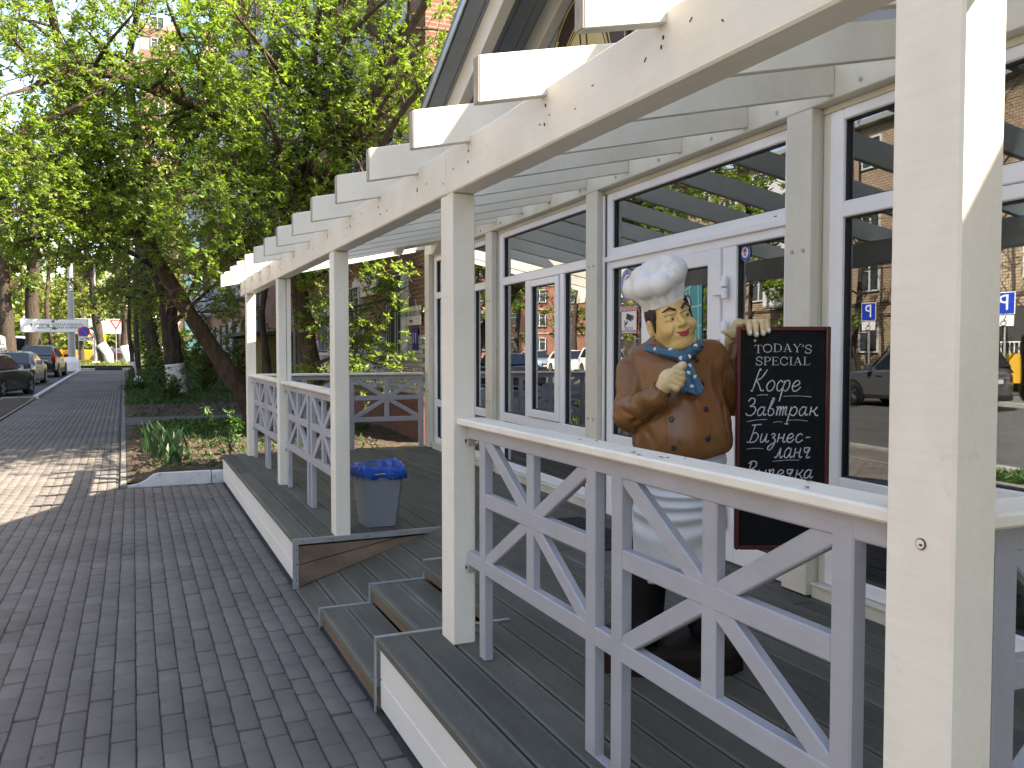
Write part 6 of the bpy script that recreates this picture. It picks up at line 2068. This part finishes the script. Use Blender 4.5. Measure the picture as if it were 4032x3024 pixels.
def leaves_mesh(name, P, mat, L, W, n, rng, droop=.35, star=True):
    """leaf clusters at the points P: n folded leaves each"""
    P = np.asarray(P, np.float32)
    K = len(P)
    if K == 0: return None
    az = rng.uniform(0, 2 * np.pi, (K, 1)) + np.arange(n)[None, :] * 2 * np.pi / n + rng.uniform(-.5, .5, (K, n))
    el = rng.uniform(-1.1, .75, (K, n)) - droop * .5
    ln = L * rng.uniform(.6, 1.25, (K, n)) * rng.uniform(.7, 1.25, (K, 1))
    d = np.stack([np.cos(el) * np.cos(az), np.cos(el) * np.sin(az), np.sin(el)], -1)
    ref = np.stack([-np.sin(az), np.cos(az), np.zeros_like(az)], -1)
    roll = rng.uniform(-.9, .9, (K, n, 1))
    nrm = np.cross(d, ref)
    side = ref * np.cos(roll) + nrm * np.sin(roll)
    upn = np.cross(side, d)
    base = P[:, None, :] + d * (ln[..., None] * .12)
    q = lambda a, s, h: base + d * (ln[..., None] * a) + side * (ln[..., None] * W / L * s) + upn * (ln[..., None] * h)
    v0 = q(0, 0, 0); v1 = q(.42, .5, .10); v2 = q(1.0, 0, -.12); v3 = q(.42, -.5, .10)
    V = np.stack([v0, v1, v2, v3], 2).reshape(-1, 3)
    m = K * n
    idx = np.arange(m)[:, None] * 4
    F = np.concatenate([idx + np.array([[0, 1, 2]]), idx + np.array([[0, 2, 3]])], 0)
    me = np_mesh(name, V, F, mat)
    tone = np.repeat(rng.uniform(0, 1, K), n * 4) * .7 + np.repeat(rng.uniform(0, 1, m), 4) * .3
    add_tone(me, tone)
    return me


class Tree:
    def __init__(s, name, label, base, seed, bark='bark', cat='tree', group=None):
        s.e = empty(name, tuple(base), label=label, cat=cat, group=group)
        s.base = Vector(base); s.r = random.Random(seed); s.rng = np.random.default_rng(seed)
        s.big = []; s.wood = MB(); s.tips = []; s.bark = M[bark]

    def limb(s, pts, r0, r1, name='limb', n=9, mat=None, wob=.0):
        pts = [Vector(p) - s.base for p in pts]
        P = catmull([tuple(p) for p in pts], 4)
        P = [Vector(p) for p in P]
        k = len(P)
        rad = [(r0 + (r1 - r0) * i / (k - 1)) * (1 + s.r.uniform(-.07, .07)) for i in range(k)]
        MB().tube(P, rad, n).build(name, mat or s.bark, s.e, smooth=True, fixn=False)
        return P, rad

    def spread(s, P, rad, t0, step, length, ntw, twl, up=.15, side=None, ncl=5, wr=.5, thin=1.0):
        """side branches, twigs and cluster points along a limb"""
        r = s.r
        L = 0
        for i in range(1, len(P)):
            seg = (P[i] - P[i - 1]).length
            t = i / (len(P) - 1)
            L += seg
            if t < t0: L = min(L, step); continue
            while L > step:
                L -= step * r.uniform(.7, 1.3)
                d = (P[i] - P[i - 1]).normalized()
                o = d.orthogonal().normalized(); o.rotate(Matrix.Rotation(r.uniform(0, 6.283), 3, d))
                v = (o + d * r.uniform(.1, .7) + Vector((0, 0, up)) + (Vector(side) if side else Vector())).normalized()
                s.branch(P[i - 1].lerp(P[i], r.random()), v, length * r.uniform(.45, 1.15) * (1.05 - .35 * t), min(rad[i] * wr, .05), ntw, twl, ncl, thin)
        # the end of the limb leafs out too
        d = (P[-1] - P[-2]).normalized()
        s.branch(P[-1], d, length * .6, rad[-1] * .7, ntw, twl, ncl, thin)

    def branch(s, p, v, L, r0, ntw, twl, ncl, thin=1.0):
        r = s.r
        pts = [p]; d = v.copy(); n = 5
        for k in range(n):
            d = (d + Vector((r.uniform(-.25, .25), r.uniform(-.25, .25), r.uniform(-.22, .16)))).normalized()
            pts.append(pts[-1] + d * L / n)
        s.wood.tube(pts, [max(.004, r0 * (1 - .85 * k / n)) for k in range(n + 1)], 5, cap=False)
        for k in range(ntw):
            t = r.uniform(.15, 1.0); i = min(n - 1, int(t * n))
            q = pts[i].lerp(pts[i + 1], t * n - i)
            dd = (pts[i + 1] - pts[i]).normalized()
            o = dd.orthogonal().normalized(); o.rotate(Matrix.Rotation(r.uniform(0, 6.283), 3, dd))
            w = (o + dd * r.uniform(.2, .9)).normalized()
            l = twl * r.uniform(.5, 1.3)
            mid = q + w * l * .5 + Vector((0, 0, l * .06)); end = q + w * l + Vector((0, 0, -l * .12))
            s.wood.tube([q, mid, end], [.0065 * thin, .004 * thin, .0025 * thin], 3, cap=False)
            for c in range(ncl):
                tt = 1 - (c / ncl) ** 1.2 * .85
                a = q.lerp(mid, tt * 2) if tt < .5 else mid.lerp(end, tt * 2 - 1)
                s.tips.append(a + Vector((r.uniform(-1, 1), r.uniform(-1, 1), r.uniform(-1, 1))) * .05)

    def finish(s, mat, L=.085, W=.042, n=7, catkins=False, keep=None):
        s.wood.build('twigs', s.bark, s.e, fixn=False) if s.wood.v else None
        tips = s.tips if keep is None else [t for t in s.tips if keep(t + s.base)]
        me = leaves_mesh('crown', [tuple(t) for t in tips], M[mat], L, W, n, s.rng)
        if me: link('crown', me, s.e)
        if catkins:
            q = [tuple(t) for t in tips if s.r.random() < .33]
            me = leaves_mesh('catkins', q, M['catkin'], L * .75, .012, 3, s.rng, droop=2.2)
            if me:
                o = link('catkins', me, s.e); o['kind'] = 'stuff'
        return s.e


def no_block(p):
    """leaves that would grow through the cafe"""
    if p.x < .7 and 8 < p.y < 27 and p.z < 3.0: return False      # kept clear over the walk
    return not (p.x > 2.2 and p.y < 11.3 and p.z < 4.9) and not (p.x > 4.1 and p.y > 13.2)


# the leaning maple over the path
y = 17.4
T = Tree('maple_tree', 'leaning maple whose bare brown trunk slants up to the left from behind the terrace', at(1000, 1650, 17.6), 11, 'bark2')
P, R_ = T.limb([at(1010, 1680, 17.7), at(964, 1567, 17.4), at(890, 1450, 17.3), at(814, 1337, 17.2), at(723, 1199, 17.0), at(633, 1048, 16.8), at(560, 910, 16.6), at(500, 760, 16.4), at(422, 603, 16.2), at(330, 450, 16.0), at(255, 270, 15.8), at(210, 80, 15.6), at(150, -160, 15.4)], .185, .055, 'trunk', 12)
T.spread(P, R_, .50, .2, 1.5, 9, .5, ncl=5)
for pts, r0, r1 in (([at(575, 930, 16.6), at(380, 900, 16), at(200, 930, 15.2), at(20, 960, 14.6)], .05, .015),
                    ([at(300, 410, 16.0), at(160, 480, 15.5), at(30, 560, 15)], .045, .012),
                    ([at(500, 760, 16.4), at(330, 720, 15.6), at(150, 740, 15.2), at(-60, 800, 15)], .05, .02),
                    ([at(433, 620, 16.2), at(560, 520, 15.6), at(700, 430, 15.3)], .04, .015),
                    ([at(422, 603, 16.2), at(300, 560, 15), at(180, 620, 14), at(40, 600, 13)], .05, .015),
                    ([at(330, 450, 16.0), at(360, 300, 15), at(420, 180, 14.2), at(520, 60, 13.6)], .05, .015),
                    ([at(255, 270, 15.8), at(130, 230, 14.8), at(20, 120, 14)], .04, .012),
                    ([at(524, 844, 16.5), at(560, 720, 15.4), at(660, 650, 14.4), at(760, 620, 13.6)], .045, .012),
                    ([at(460, 680, 16.3), at(330, 830, 15.2), at(200, 860, 14.2), at(90, 830, 13.4)], .045, .012),
                    ([at(723, 1199, 17.0), at(800, 1050, 16.4), at(900, 960, 16)], .04, .012)):
    p, r_ = T.limb(pts, r0, r1, n=7)
    T.spread(p, r_, .12, .17, 1.15, 9, .5, ncl=5)
T.finish('leaf', .066, .034, 7, True, no_block)

# the many-stemmed maple behind the terrace
T = Tree('maple_tree', 'many stemmed maple rising behind the terrace posts, bright leaves and pale catkins', at(1245, 1650, 16.0), 23, 'bark2')
P, R_ = T.limb([at(1262, 1690, 16), at(1235, 1500, 16), at(1205, 1320, 16), at(1172, 1120, 16), at(1145, 960, 16), at(1130, 820, 15.9)], .185, .15, 'trunk', 12)
fork = at(1130, 820, 15.9)
for pts, r0, r1, st in (
        ([fork, at(1050, 720, 15.7), at(964, 555, 15.4), at(840, 440, 15.0), at(655, 372, 14.6), at(465, 300, 14.2), at(300, 285, 13.9), at(150, 330, 13.6)], .135, .05, .2),
        ([at(465, 300, 14.2), at(380, 370, 14), at(260, 440, 13.8), at(60, 520, 13.5)], .05, .02, .2),
        ([at(655, 372, 14.6), at(600, 260, 14.4), at(480, 265, 14.3), at(420, 210, 14.2)], .08, .03, .2),
        ([fork, at(1195, 640, 15.7), at(1215, 480, 15.5), at(1232, 300, 15.3), at(1245, 120, 15.1), at(1290, -120, 15)], .085, .045, .17),
        ([at(1150, 870, 15.9), at(1250, 760, 15.4), at(1340, 620, 15.0), at(1420, 460, 14.6), at(1500, 300, 14.2), at(1600, 90, 13.8)], .12, .05, .17),
        ([at(1170, 800, 15.9), at(1240, 600, 15.2), at(1268, 400, 14.8), at(1230, 180, 14.4), at(1180, -60, 14.2)], .06, .035, .17),
        ([at(1030, 700, 15.7), at(1010, 500, 15.6), at(1000, 300, 15.4), at(960, 60, 15.2)], .06, .03, .17),
        ([at(1215, 480, 15.5), at(1140, 340, 14.6), at(1040, 200, 13.6), at(930, 60, 12.8)], .06, .02, .16),
        ([at(1340, 620, 15.0), at(1440, 560, 14.0), at(1500, 420, 13.0), at(1620, 260, 12.4)], .06, .02, .16),
        ([at(1232, 300, 15.3), at(1330, 200, 14.2), at(1450, 60, 13.2), at(1600, -60, 12.6)], .06, .02, .16),
        ([at(840, 440, 15.0), at(800, 300, 14.2), at(720, 160, 13.4), at(660, 20, 12.8)], .05, .02, .16),
        ([at(964, 555, 15.4), at(930, 640, 14.4), at(820, 720, 13.6), at(720, 800, 13.0)], .05, .015, .16),
        ([at(1050, 720, 15.7), at(960, 820, 14.6), at(860, 900, 13.8), at(780, 980, 13.2)], .045, .012, .16),
        ([at(1180, 760, 15.7), at(1120, 620, 14.4), at(1060, 480, 13.6), at(990, 380, 13.0)], .05, .015, .16),
        ([fork, at(1380, 600, 14.6), Vector((3.5, 13.2, 5.6)), Vector((4.2, 11.4, 7.2)), Vector((4.9, 9.6, 8.4))], .10, .04, .30),
        ([fork, at(1400, 740, 14.4), Vector((3.7, 12.2, 5.2)), Vector((4.8, 10.2, 6.4))], .08, .03, .32),
        ([at(1205, 1320, 16), at(1330, 1230, 14.9), at(1470, 1190, 14.2), at(1600, 1130, 13.7)], .045, .012, .15),
        ([at(1225, 1440, 16), at(1350, 1400, 14.8), at(1480, 1430, 14.0), at(1600, 1450, 13.5)], .04, .012, .17),
        ([at(1172, 1120, 16), at(1350, 1040, 14.9), at(1500, 1010, 14.2), at(1680, 1060, 13.6)], .05, .012, .15),
        ([at(1145, 960, 16), at(1000, 1000, 15.2), at(860, 1070, 14.8), at(760, 1180, 14.6)], .05, .012, .17)):
    p, r_ = T.limb(pts, r0, r1, n=8)
    T.spread(p, r_, .15, st * 1.2, 1.35 if r0 > .055 else .75, 8, .55, ncl=3)
T.finish('leaf', .086, .043, 7, True, no_block)

# limewashed old tree
B0 = at(700, 1580, 31.5)
T = Tree('old_tree', 'thick dark tree with a broad limewashed base beside the brick path', B0, 31)
p0, r_ = T.limb([B0 + Vector((.0, 0, -.15)), B0 + Vector((-.03, 0, .45)), at(694, 1490, 31.5), at(686, 1432, 31.5)], .37, .315, 'limewashed_base', 14, M['limewash'])
P, R_ = T.limb([at(686, 1434, 31.5), at(678, 1370, 31.5), at(668, 1290, 31.5), at(655, 1160, 31.3), at(615, 1050, 31), at(575, 930, 30.7), at(560, 830, 30.5), at(572, 700, 30.3)], .315, .20, 'trunk', 14)
T.spread(P, R_, .62, .55, 2.4, 8, .9, ncl=4, thin=2)
for pts, r0, r1 in (([at(572, 700, 30.3), at(545, 560, 30), at(520, 420, 29.7), at(505, 250, 29.5), at(540, 60, 29.2), at(580, -150, 29)], .19, .07),
                    ([at(572, 710, 30.3), at(690, 620, 30), at(785, 510, 29.6), at(830, 360, 29.3), at(900, 150, 29)], .14, .05),
                    ([at(620, 1060, 31), at(460, 960, 30), at(330, 880, 29.3), at(180, 830, 29)], .09, .03),
                    ([at(668, 1290, 31.4), at(780, 1180, 31), at(860, 1110, 30.6), at(940, 1060, 30)], .08, .025),
                    ([at(655, 1160, 31.3), at(560, 1150, 30), at(480, 1130, 29.5), at(400, 1150, 29)], .07, .02)):
    p, r_ = T.limb(pts, r0, r1, n=8)
    T.spread(p, r_, .1, .40, 2.2, 8, .85, ncl=4, thin=2)
T.finish('leaf3', .15, .08, 6, False, no_block)


def free_tree(name, label, x, y, h, r0, seed, crown_r, mat='leaf2', bark='bark', lean=(0, 0), t0=.35, leaf=.2, dens=1.0, lime=0., group=None, cat='tree', nl=5, step=.7):
    T = Tree(name, label, (x, y, gz(y)), seed, bark, group=group, cat=cat)
    r = T.r
    top = Vector((x + lean[0], y + lean[1], gz(y) + h))
    b = Vector((x, y, gz(y)))
    pts = [b + Vector((0, 0, -.1))] + [b.lerp(top, t) + Vector((r.uniform(-.2, .2), r.uniform(-.2, .2), 0)) * h / 12 for t in (.12, .3, .5, .7, .88)] + [top]
    P, R_ = T.limb(pts, r0, r0 * .22, 'trunk', 10)
    if lime:
        MB().tube([Vector((0, 0, -.1)), Vector((0, 0, lime * .5)) , (P[4] if P[4].z > lime * .6 else Vector((0, 0, lime)))], [r0 * 1.12, r0 * 1.04, r0 * 1.03], 12).build('limewashed_base', M['limewash'], T.e, smooth=True, fixn=False)
    T.spread(P, R_, t0, step / dens, crown_r, int(8 * dens), .9, up=.25, ncl=nl, thin=3)
    T.finish(mat, leaf, leaf * .55, 6, False, no_block)
    return T.e


free_tree('young_tree', 'slim young tree with a white painted foot beside the picket fence', .02, 41.0, 8.2, .11, 41, 1.6, 'leaf3', lean=(-.3, .4), t0=.45, lime=1.05, leaf=.16, step=.4)
free_tree('ivy_tree', 'dark trunk clad in ivy between the young tree and the limewashed tree', 1.05, 49, 14, .36, 42, 3.0, 'leaf2', lean=(-1.6, 0), t0=.42, leaf=.22)
iv = Tree('ivy', 'ivy climbing the dark leaning trunk beyond the limewashed tree', (1.05, 49, gz(49)), 77, cat='ivy')
for k in range(650):
    z = iv.r.uniform(.2, 6); a = iv.r.uniform(0, 6.283); rr = .42 - z * .02
    iv.tips.append(Vector((-1.6 * z / 14 + rr * math.cos(a), rr * math.sin(a), z)))
iv.finish('leaf2', .16, .1, 5)
GF = 'trees lining the far part of the path'
free_tree('lime_tree', 'leaning tree with a bright limewashed foot at the end of the path', -1.95, 79, 15, .42, 43, 3.6, 'leaf3', lean=(-2.4, 0), lime=1.8, leaf=.3, t0=.32, group=GF)
free_tree('lime_tree', 'second limewashed tree at the path end, right of the give way sign', -.55, 80, 14, .36, 44, 3.4, 'leaf2', lean=(-.8, 0), lime=1.6, leaf=.3, t0=.32, group=GF)
free_tree('birch_tree', 'slender trunk to the left of the ivy clad tree', .3, 62, 13, .2, 45, 2.6, 'leaf3', lean=(.2, 0), leaf=.24, group=GF)
big = [(-8.4, 74, 17, .62, 51, 3.4, (-.5, 0), 'old dark double trunk behind the stadium sign, left stem'),
       (-7.3, 75, 18, .66, 52, 3.6, (.4, 0), 'old dark double trunk behind the stadium sign, right stem')]
for x, yy, h, r0, sd, cr, ln, lab in big:
    free_tree('old_tree', lab, x, yy, h, r0, sd, cr, 'leaf2', lean=ln, leaf=.3, t0=.36, dens=.9)
GP2 = 'pines on the far left'
for k, (x, yy, lab) in enumerate([(-12.5, 84, 'reddish pine trunk nearest to the left of the double trunk'), (-14.2, 88, 'reddish pine trunk in the middle of the far left group'),
                                  (-11.2, 97, 'reddish pine trunk farthest back in the far left group'), (-16.5, 90, 'reddish pine trunk at the left edge above the vans')]):
    T = Tree('pine_tree', lab, (x, yy, gz(yy)), 60 + k, 'pinebark', group=GP2)
    P, R_ = T.limb([T.base + Vector((0, 0, -.1)), T.base + Vector((.1, 0, 6)), T.base + Vector((.2, .1, 13)), T.base + Vector((.1, 0, 20))], .34, .10, 'trunk', 10)
    T.spread(P, R_, .35, .8, 2.6, 7, .9, up=.1, ncl=3, thin=3)
    T.finish('twig' if k % 2 == 0 else 'leaf2', .34, .03 if k % 2 == 0 else .14, 6)
fillers = [(3.0, 70, 13, 71, 'leaf3', 'bushy tree behind the ivy clad trunk'), (2.2, 92, 15, 72, 'leaf2', 'tree beyond the crossing, right of the path line'),
           (-4.9, 100, 16, 73, 'leaf3', 'pale green tree in the gap above the lamp post foot'), (-8.8, 112, 17, 74, 'leaf3', 'pale green tree far behind the double trunk'),
           (-1.5, 116, 17, 75, 'leaf2', 'far tree straight up the line of the path'), (4.5, 108, 17, 76, 'leaf3', 'far tree in front of the banded tower'),
           (-14, 120, 18, 77, 'leaf2', 'far tree behind the pines'), (-21, 104, 16, 78, 'leaf2', 'far tree at the left edge of the photo'), (-12.6, 66, 12, 79, 'leaf3', 'light green tree above the white vans'),
           (-6.5, 130, 18, 82, 'leaf3', 'farthest tree seen below the stadium sign'), (2.0, 140, 18, 83, 'leaf2', 'farthest tree right of the path line')]
for x, yy, h, sd, m_, lab in fillers:
    free_tree('broadleaf_tree', lab, x, yy, h, .24 + .006 * h, sd, 3.1, m_, leaf=.32, t0=.16, dens=1.05, group='trees filling the background')
# thin grey trunk in front of the olive lobby
free_tree('thin_tree', 'thin grey trunk standing in front of the olive green lobby', 3.05, 22.3, 8.5, .10, 84, 1.7, 'leaf2', lean=(.1, -.2), t0=.4, leaf=.13, step=.35)
# the woods beyond everything
wd = Tree('far_woods', None, (0, 215, 0), 90)
for k in range(9000):
    wd.tips.append(Vector((wd.r.uniform(-130, 45), wd.r.uniform(-22, 22), wd.r.triangular(.3, 24, 4) * (1 - .0 * k))))
me = leaves_mesh('far_woods', [tuple(t) for t in wd.tips], M['leaf3'], 1.7, 1.0, 5, wd.rng)
bpy.data.objects.remove(wd.e)
o = link('far_woods', me, None, (0, 215, 0)); tag(o, 'distant spring woods closing the view', 'woods', None, 'stuff')
# street trees across the road, mirrored in the panes
GS = 'street trees across the road'
for k, (x, yy, h, lab) in enumerate([(-17.2, 10.5, 11, 'street tree across the road, mirrored right of the thick post'), (-17.6, 36, 12, 'street tree across the road, mirrored in the door glass'),
                                     (-17.0, 46, 13, 'street tree across the road, mirrored beside the opening sash'), (-17.5, 57, 13, 'street tree across the road, mirrored in the left hand light'),
                                     (-17.2, 69, 14, 'farthest street tree across the road, mirrored in the far window'), (-17.5, 30.5, 10, 'street tree across the road, mirrored beside the closed sign')]):
    free_tree('street_tree', lab, x, yy, h, .26, 100 + k, 2.7, 'leaf', leaf=.26, t0=.25, dens=1.0, group=GS)
free_tree('verge_tree', 'tree on the verge beside the street, mirrored high in the transom light', -3.4, 17.5, 11.5, .2, 120, 2.3, 'leaf', leaf=.13, t0=.5, dens=1.0, lean=(-1.2, 0), step=.5)


for k, (x, yy, lab) in enumerate([(-20.5, 31.5, 'bare branched tree against the tan house, mirrored left of the thick post'), (-21, 24.5, 'bare branched tree against the tan house, mirrored right of the thick post'), (-20.8, 40, 'bare branched tree against the tan house, mirrored in the upper panes')]):
    free_tree('bare_tree', lab, x, yy, 10.5, .17, 170 + k, 2.2, 'leaf3', leaf=.10, t0=.3, dens=.8, nl=1, group='bare trees across the road')
for k, (x, yy, lab) in enumerate([(3.4, -7.5, 'unseen tree added for shade behind the viewpoint, right of the walk'), (-2.9, -9, 'unseen tree added for shade behind the viewpoint on the verge'), (7.5, -11, 'unseen tree added for shade behind the viewpoint beyond the cafe corner')]):
    free_tree('broadleaf_tree', lab, x, yy, 11, .24, 150 + k, 2.9, 'leaf2', leaf=.26, t0=.12, dens=1.1, group='unseen trees added for shade behind the viewpoint')  # out of view, added to keep sky light off the near post sides


# ------------------------------------------------------------------ shrubs, flowers, weeds
def shrub(label, x, y, h, w, seed, mat='leaf2', leaf=.09, n=26, name='shrub', bare=False):
    T = Tree(name, label, (x, y, gz(y)), seed, 'bark2', cat='shrub')
    for k in range(n):
        a = T.r.uniform(0, 6.283); rr = w * math.sqrt(T.r.random())
        d = Vector((math.cos(a) * rr, math.sin(a) * rr, h * T.r.uniform(.6, 1.1)))
        T.branch(Vector((T.r.uniform(-.1, .1), T.r.uniform(-.1, .1), 0)), d.normalized(), d.length, .012, 6, .3, 4)
    T.finish(mat, leaf, leaf * .5, 5)

shrub('dark green bush right of the limewashed tree', 2.4, 33, 2.2, 1.0, 201, n=30, leaf=.11)
shrub('straggly bush low in front of the limewashed tree', 1.0, 27.5, 1.2, .55, 202, n=16, leaf=.08, mat='weed')
shrub('bush behind the young whitewashed tree', 1.3, 43, 1.6, .9, 203, n=24, leaf=.12)
shrub('dense bush in the shade near the brick block', 3.4, 29.5, 2.4, .8, 204, n=30, leaf=.1)
shrub('low bush at the far end of the tree bed', 2.8, 53, 2.2, 1.2, 206, n=26, leaf=.16)
shrub('small straggling bush beside the brick path edge', .15, 33.5, .35, .45, 207, n=14, leaf=.09, mat='weed')

# iris clump in the bed: long blades
ir = empty('iris_clump', (.30, 12.6, .10), label='clump of upright green iris blades in the bed behind the kerb', cat='flower')
rng = random.Random(9)
for k in range(86):
    t = rng.random()
    bx, by = .07 * rng.gauss(0, 1) + .22 - .30 * t, -.75 + 3.1 * t + rng.gauss(0, .15)
    hgt = rng.uniform(.24, .52); wd_ = rng.uniform(.018, .034); az = rng.uniform(0, 3.14); ln_ = rng.uniform(-.16, .16), rng.uniform(-.12, .12)
    bz = mound(.30 + bx, 12.6 + by) - .10
    c, s_ = math.cos(az) * wd_, math.sin(az) * wd_
    st = []
    for q, f in ((0, .75), (.35, 1.0), (.7, .8), (1.0, .05)):
        cx, cy, cz = bx + ln_[0] * q * q, by + ln_[1] * q * q, bz + hgt * q * (1 - .12 * abs(ln_[0]) * q)
        st.append(((cx - c * f, cy - s_ * f, cz), (cx + s_ * .15 * f, cy - c * .15 * f, cz), (cx + c * f, cy + s_ * f, cz)))
    vs = [p for row in st for p in row]
    fs = []
    for i in range(3):
        for j in range(2):
            a = i * 3 + j; fs.append((a, a + 1, a + 4, a + 3))
    MB().add(vs, fs).build('blade', M['irisleaf'], ir, fixn=False, smooth=True)


def stem_weed(label, base, pts, seed, leaf=.09):
    T = Tree('tall_weed', label, tuple(base), seed, 'bark2', cat='plant', group='tall weeds beside the terrace corner')
    for pl in pts:
        P = [Vector(base)] + [Vector(p) for p in pl]
        p, r_ = T.limb(P, .009, .003, 'stem', 6)
        n = len(p)
        for i in range(2, n):
            for q in range(1 if i < n - 1 else 3):
                T.tips.append(p[i] + Vector((T.r.uniform(-.03, .03), T.r.uniform(-.03, .03), T.r.uniform(-.03, .03))))
    me = leaves_mesh('leaf_sprays', [tuple(t) for t in T.tips], M['weed'], leaf, leaf * .3, 4, T.rng)
    link('leaf_sprays', me, T.e)

b1 = at(905, 1790, 11.9)
stem_weed('tall weed with narrow leaves close against the corner post', b1, [[at(910, 1720, 11.9), at(912, 1660, 11.9), at(908, 1612, 11.9)], [at(925, 1720, 12), at(940, 1660, 12)], [at(900, 1730, 11.8), at(885, 1690, 11.8)]], 301, .085)
b2 = at(890, 1800, 12.2)
stem_weed('thin leaning weed left of the corner post', b2, [[at(862, 1720, 12.2), at(838, 1660, 12.2), at(815, 1606, 12.2)], [at(850, 1740, 12.2), at(825, 1745, 12.2)]], 302, .08)

# ground cover: leafy weeds and grass tufts
def cover(name, n, area, mat, L, W, k, seed, zf, label, hmax=.05):
    r = random.Random(seed); P = []
    while len(P) < n:
        x, y = area(r)
        P.append((x, y, zf(x, y) + r.uniform(0, hmax)))
    me = leaves_mesh(name, P, M[mat], L, W, k, np.random.default_rng(seed), droop=-1.2)
    o = link(name, me); tag(o, label, name.replace('_', ' '), None, 'stuff')

cover('ground_cover', 2600, lambda r: (r.uniform(.3, 4), r.triangular(15.2, 19.5, 18)), 'weed', .075, .04, 5, 401, mound, 'low green leaves in the shaded part of the bed')
# clods and stones on the bare soil
def clods(n, area, zf, seed, s0, s1, mat):
    r = random.Random(seed); mb = MB()
    for k in range(n):
        x, y = area(r); q = r.uniform(s0, s1) * (1 if r.random() < .85 else 2.2)
        z = zf(x, y)
        vs = [(x + q * r.uniform(.6, 1.1) * math.cos(a), y + q * r.uniform(.6, 1.1) * math.sin(a), z + r.uniform(-.2, .15) * q) for a in (0, 1.25, 2.5, 3.8, 5.0)]
        vs += [(x + r.uniform(-.3, .3) * q, y + r.uniform(-.3, .3) * q, z + q * r.uniform(.5, .9))]
        mb.add(vs, [(i, (i + 1) % 5, 5) for i in range(5)])
    o = mb.build('soil_clods', mat, None, fixn=False); tag(o, 'crumbly clods on the bare soil', 'soil', None, 'stuff')
clods(5200, lambda r: (r.uniform(-.05, 3.6), r.uniform(11.4, 19.4)), mound, 611, .012, .05, M['soil'])
clods(2600, lambda r: (r.uniform(-.1, 4.2), r.uniform(22, 32)), lambda x, y: gz(y) + .02, 612, .02, .07, M['soil'])
cover('ground_cover', 420, lambda r: (r.uniform(.2, 3.4), r.uniform(11.6, 16)), 'weed', .05, .03, 5, 402, mound, 'scattered small weeds on the bare soil')
cover('grass', 5200, lambda r: (PR(30) + .15 + abs(r.gauss(0, 1.6)), r.uniform(26, 62)), 'weed', .13, .02, 5, 403, lambda x, y: gz(y) + .03, 'rough grass under the trees beside the path', .06)
cover('grass', 3000, lambda r: (r.uniform(-3.68, -2.72), r.uniform(-3, 8.1)), 'weed', .09, .012, 5, 404, lambda x, y: .03, 'grass of the verge beside the street')
cover('grass', 2600, lambda r: (r.uniform(-4.8, 2.8), r.uniform(75, 90)), 'leaf3', .22, .04, 5, 405, lambda x, y: gz(y) + .1, 'sunlit lawn beyond the end of the path')
# fallen litter: bud scales and scraps on paving, deck and handrail
def litter(name, n, area, seed, z, parent=None, sz=.012, label=None):
    r = random.Random(seed); mb = MB()
    for k in range(n):
        x, y = area(r); a = r.uniform(0, 3.14); l = sz * r.uniform(.5, 1.4); w = l * r.uniform(.2, .5)
        c, s_ = math.cos(a), math.sin(a); zz = z(x, y)
        mb.add([(x - c * l, y - s_ * l, zz), (x + s_ * w, y - c * w, zz + .003), (x + c * l, y + s_ * l, zz + .001), (x - s_ * w, y + c * w, zz + .002)], [(0, 1, 2), (0, 2, 3)])
    o = mb.build(name, M['catkin'] if seed % 2 else M['rust'], parent, fixn=False)
    tag(o, label, 'litter' if label else None, None, 'stuff')
LB = 'tiny fallen bud scales and scraps of leaf'
litter('leaf_litter', 130, lambda r: (r.uniform(-2.3, .95), r.uniform(2.6, 10.8)), 501, lambda x, y: .004, label=LB)
litter('leaf_litter', 90, lambda r: (r.uniform(-2.3, .95), r.uniform(2.6, 10.8)), 502, lambda x, y: .004, label=LB, sz=.009)
litter('leaf_litter', 60, lambda r: (r.uniform(1.65, 3.2), r.uniform(1.0, 11)), 503, lambda x, y: ZD + .003, label=LB, sz=.010)
litter('leaf_litter', 80, lambda r: (r.uniform(1.0, 3.2), r.uniform(1.0, 3.7)), 504, lambda x, y: ZD + .003, label=LB, sz=.010)
litter('leaf_litter', 9, lambda r: (r.uniform(1.30, 1.39), r.uniform(1.3, 2.6)), 506, lambda x, y: 1.345, label=LB, sz=.010)
litter('leaf_litter', 900, lambda r: (r.uniform(0, 4), r.uniform(11.5, 19)), 507, lambda x, y: mound(x, y) + .008, label=LB, sz=.03)
litter('leaf_litter', 900, lambda r: (r.uniform(0, 4), r.uniform(11.5, 19)), 508, lambda x, y: mound(x, y) + .008, label=LB, sz=.035)
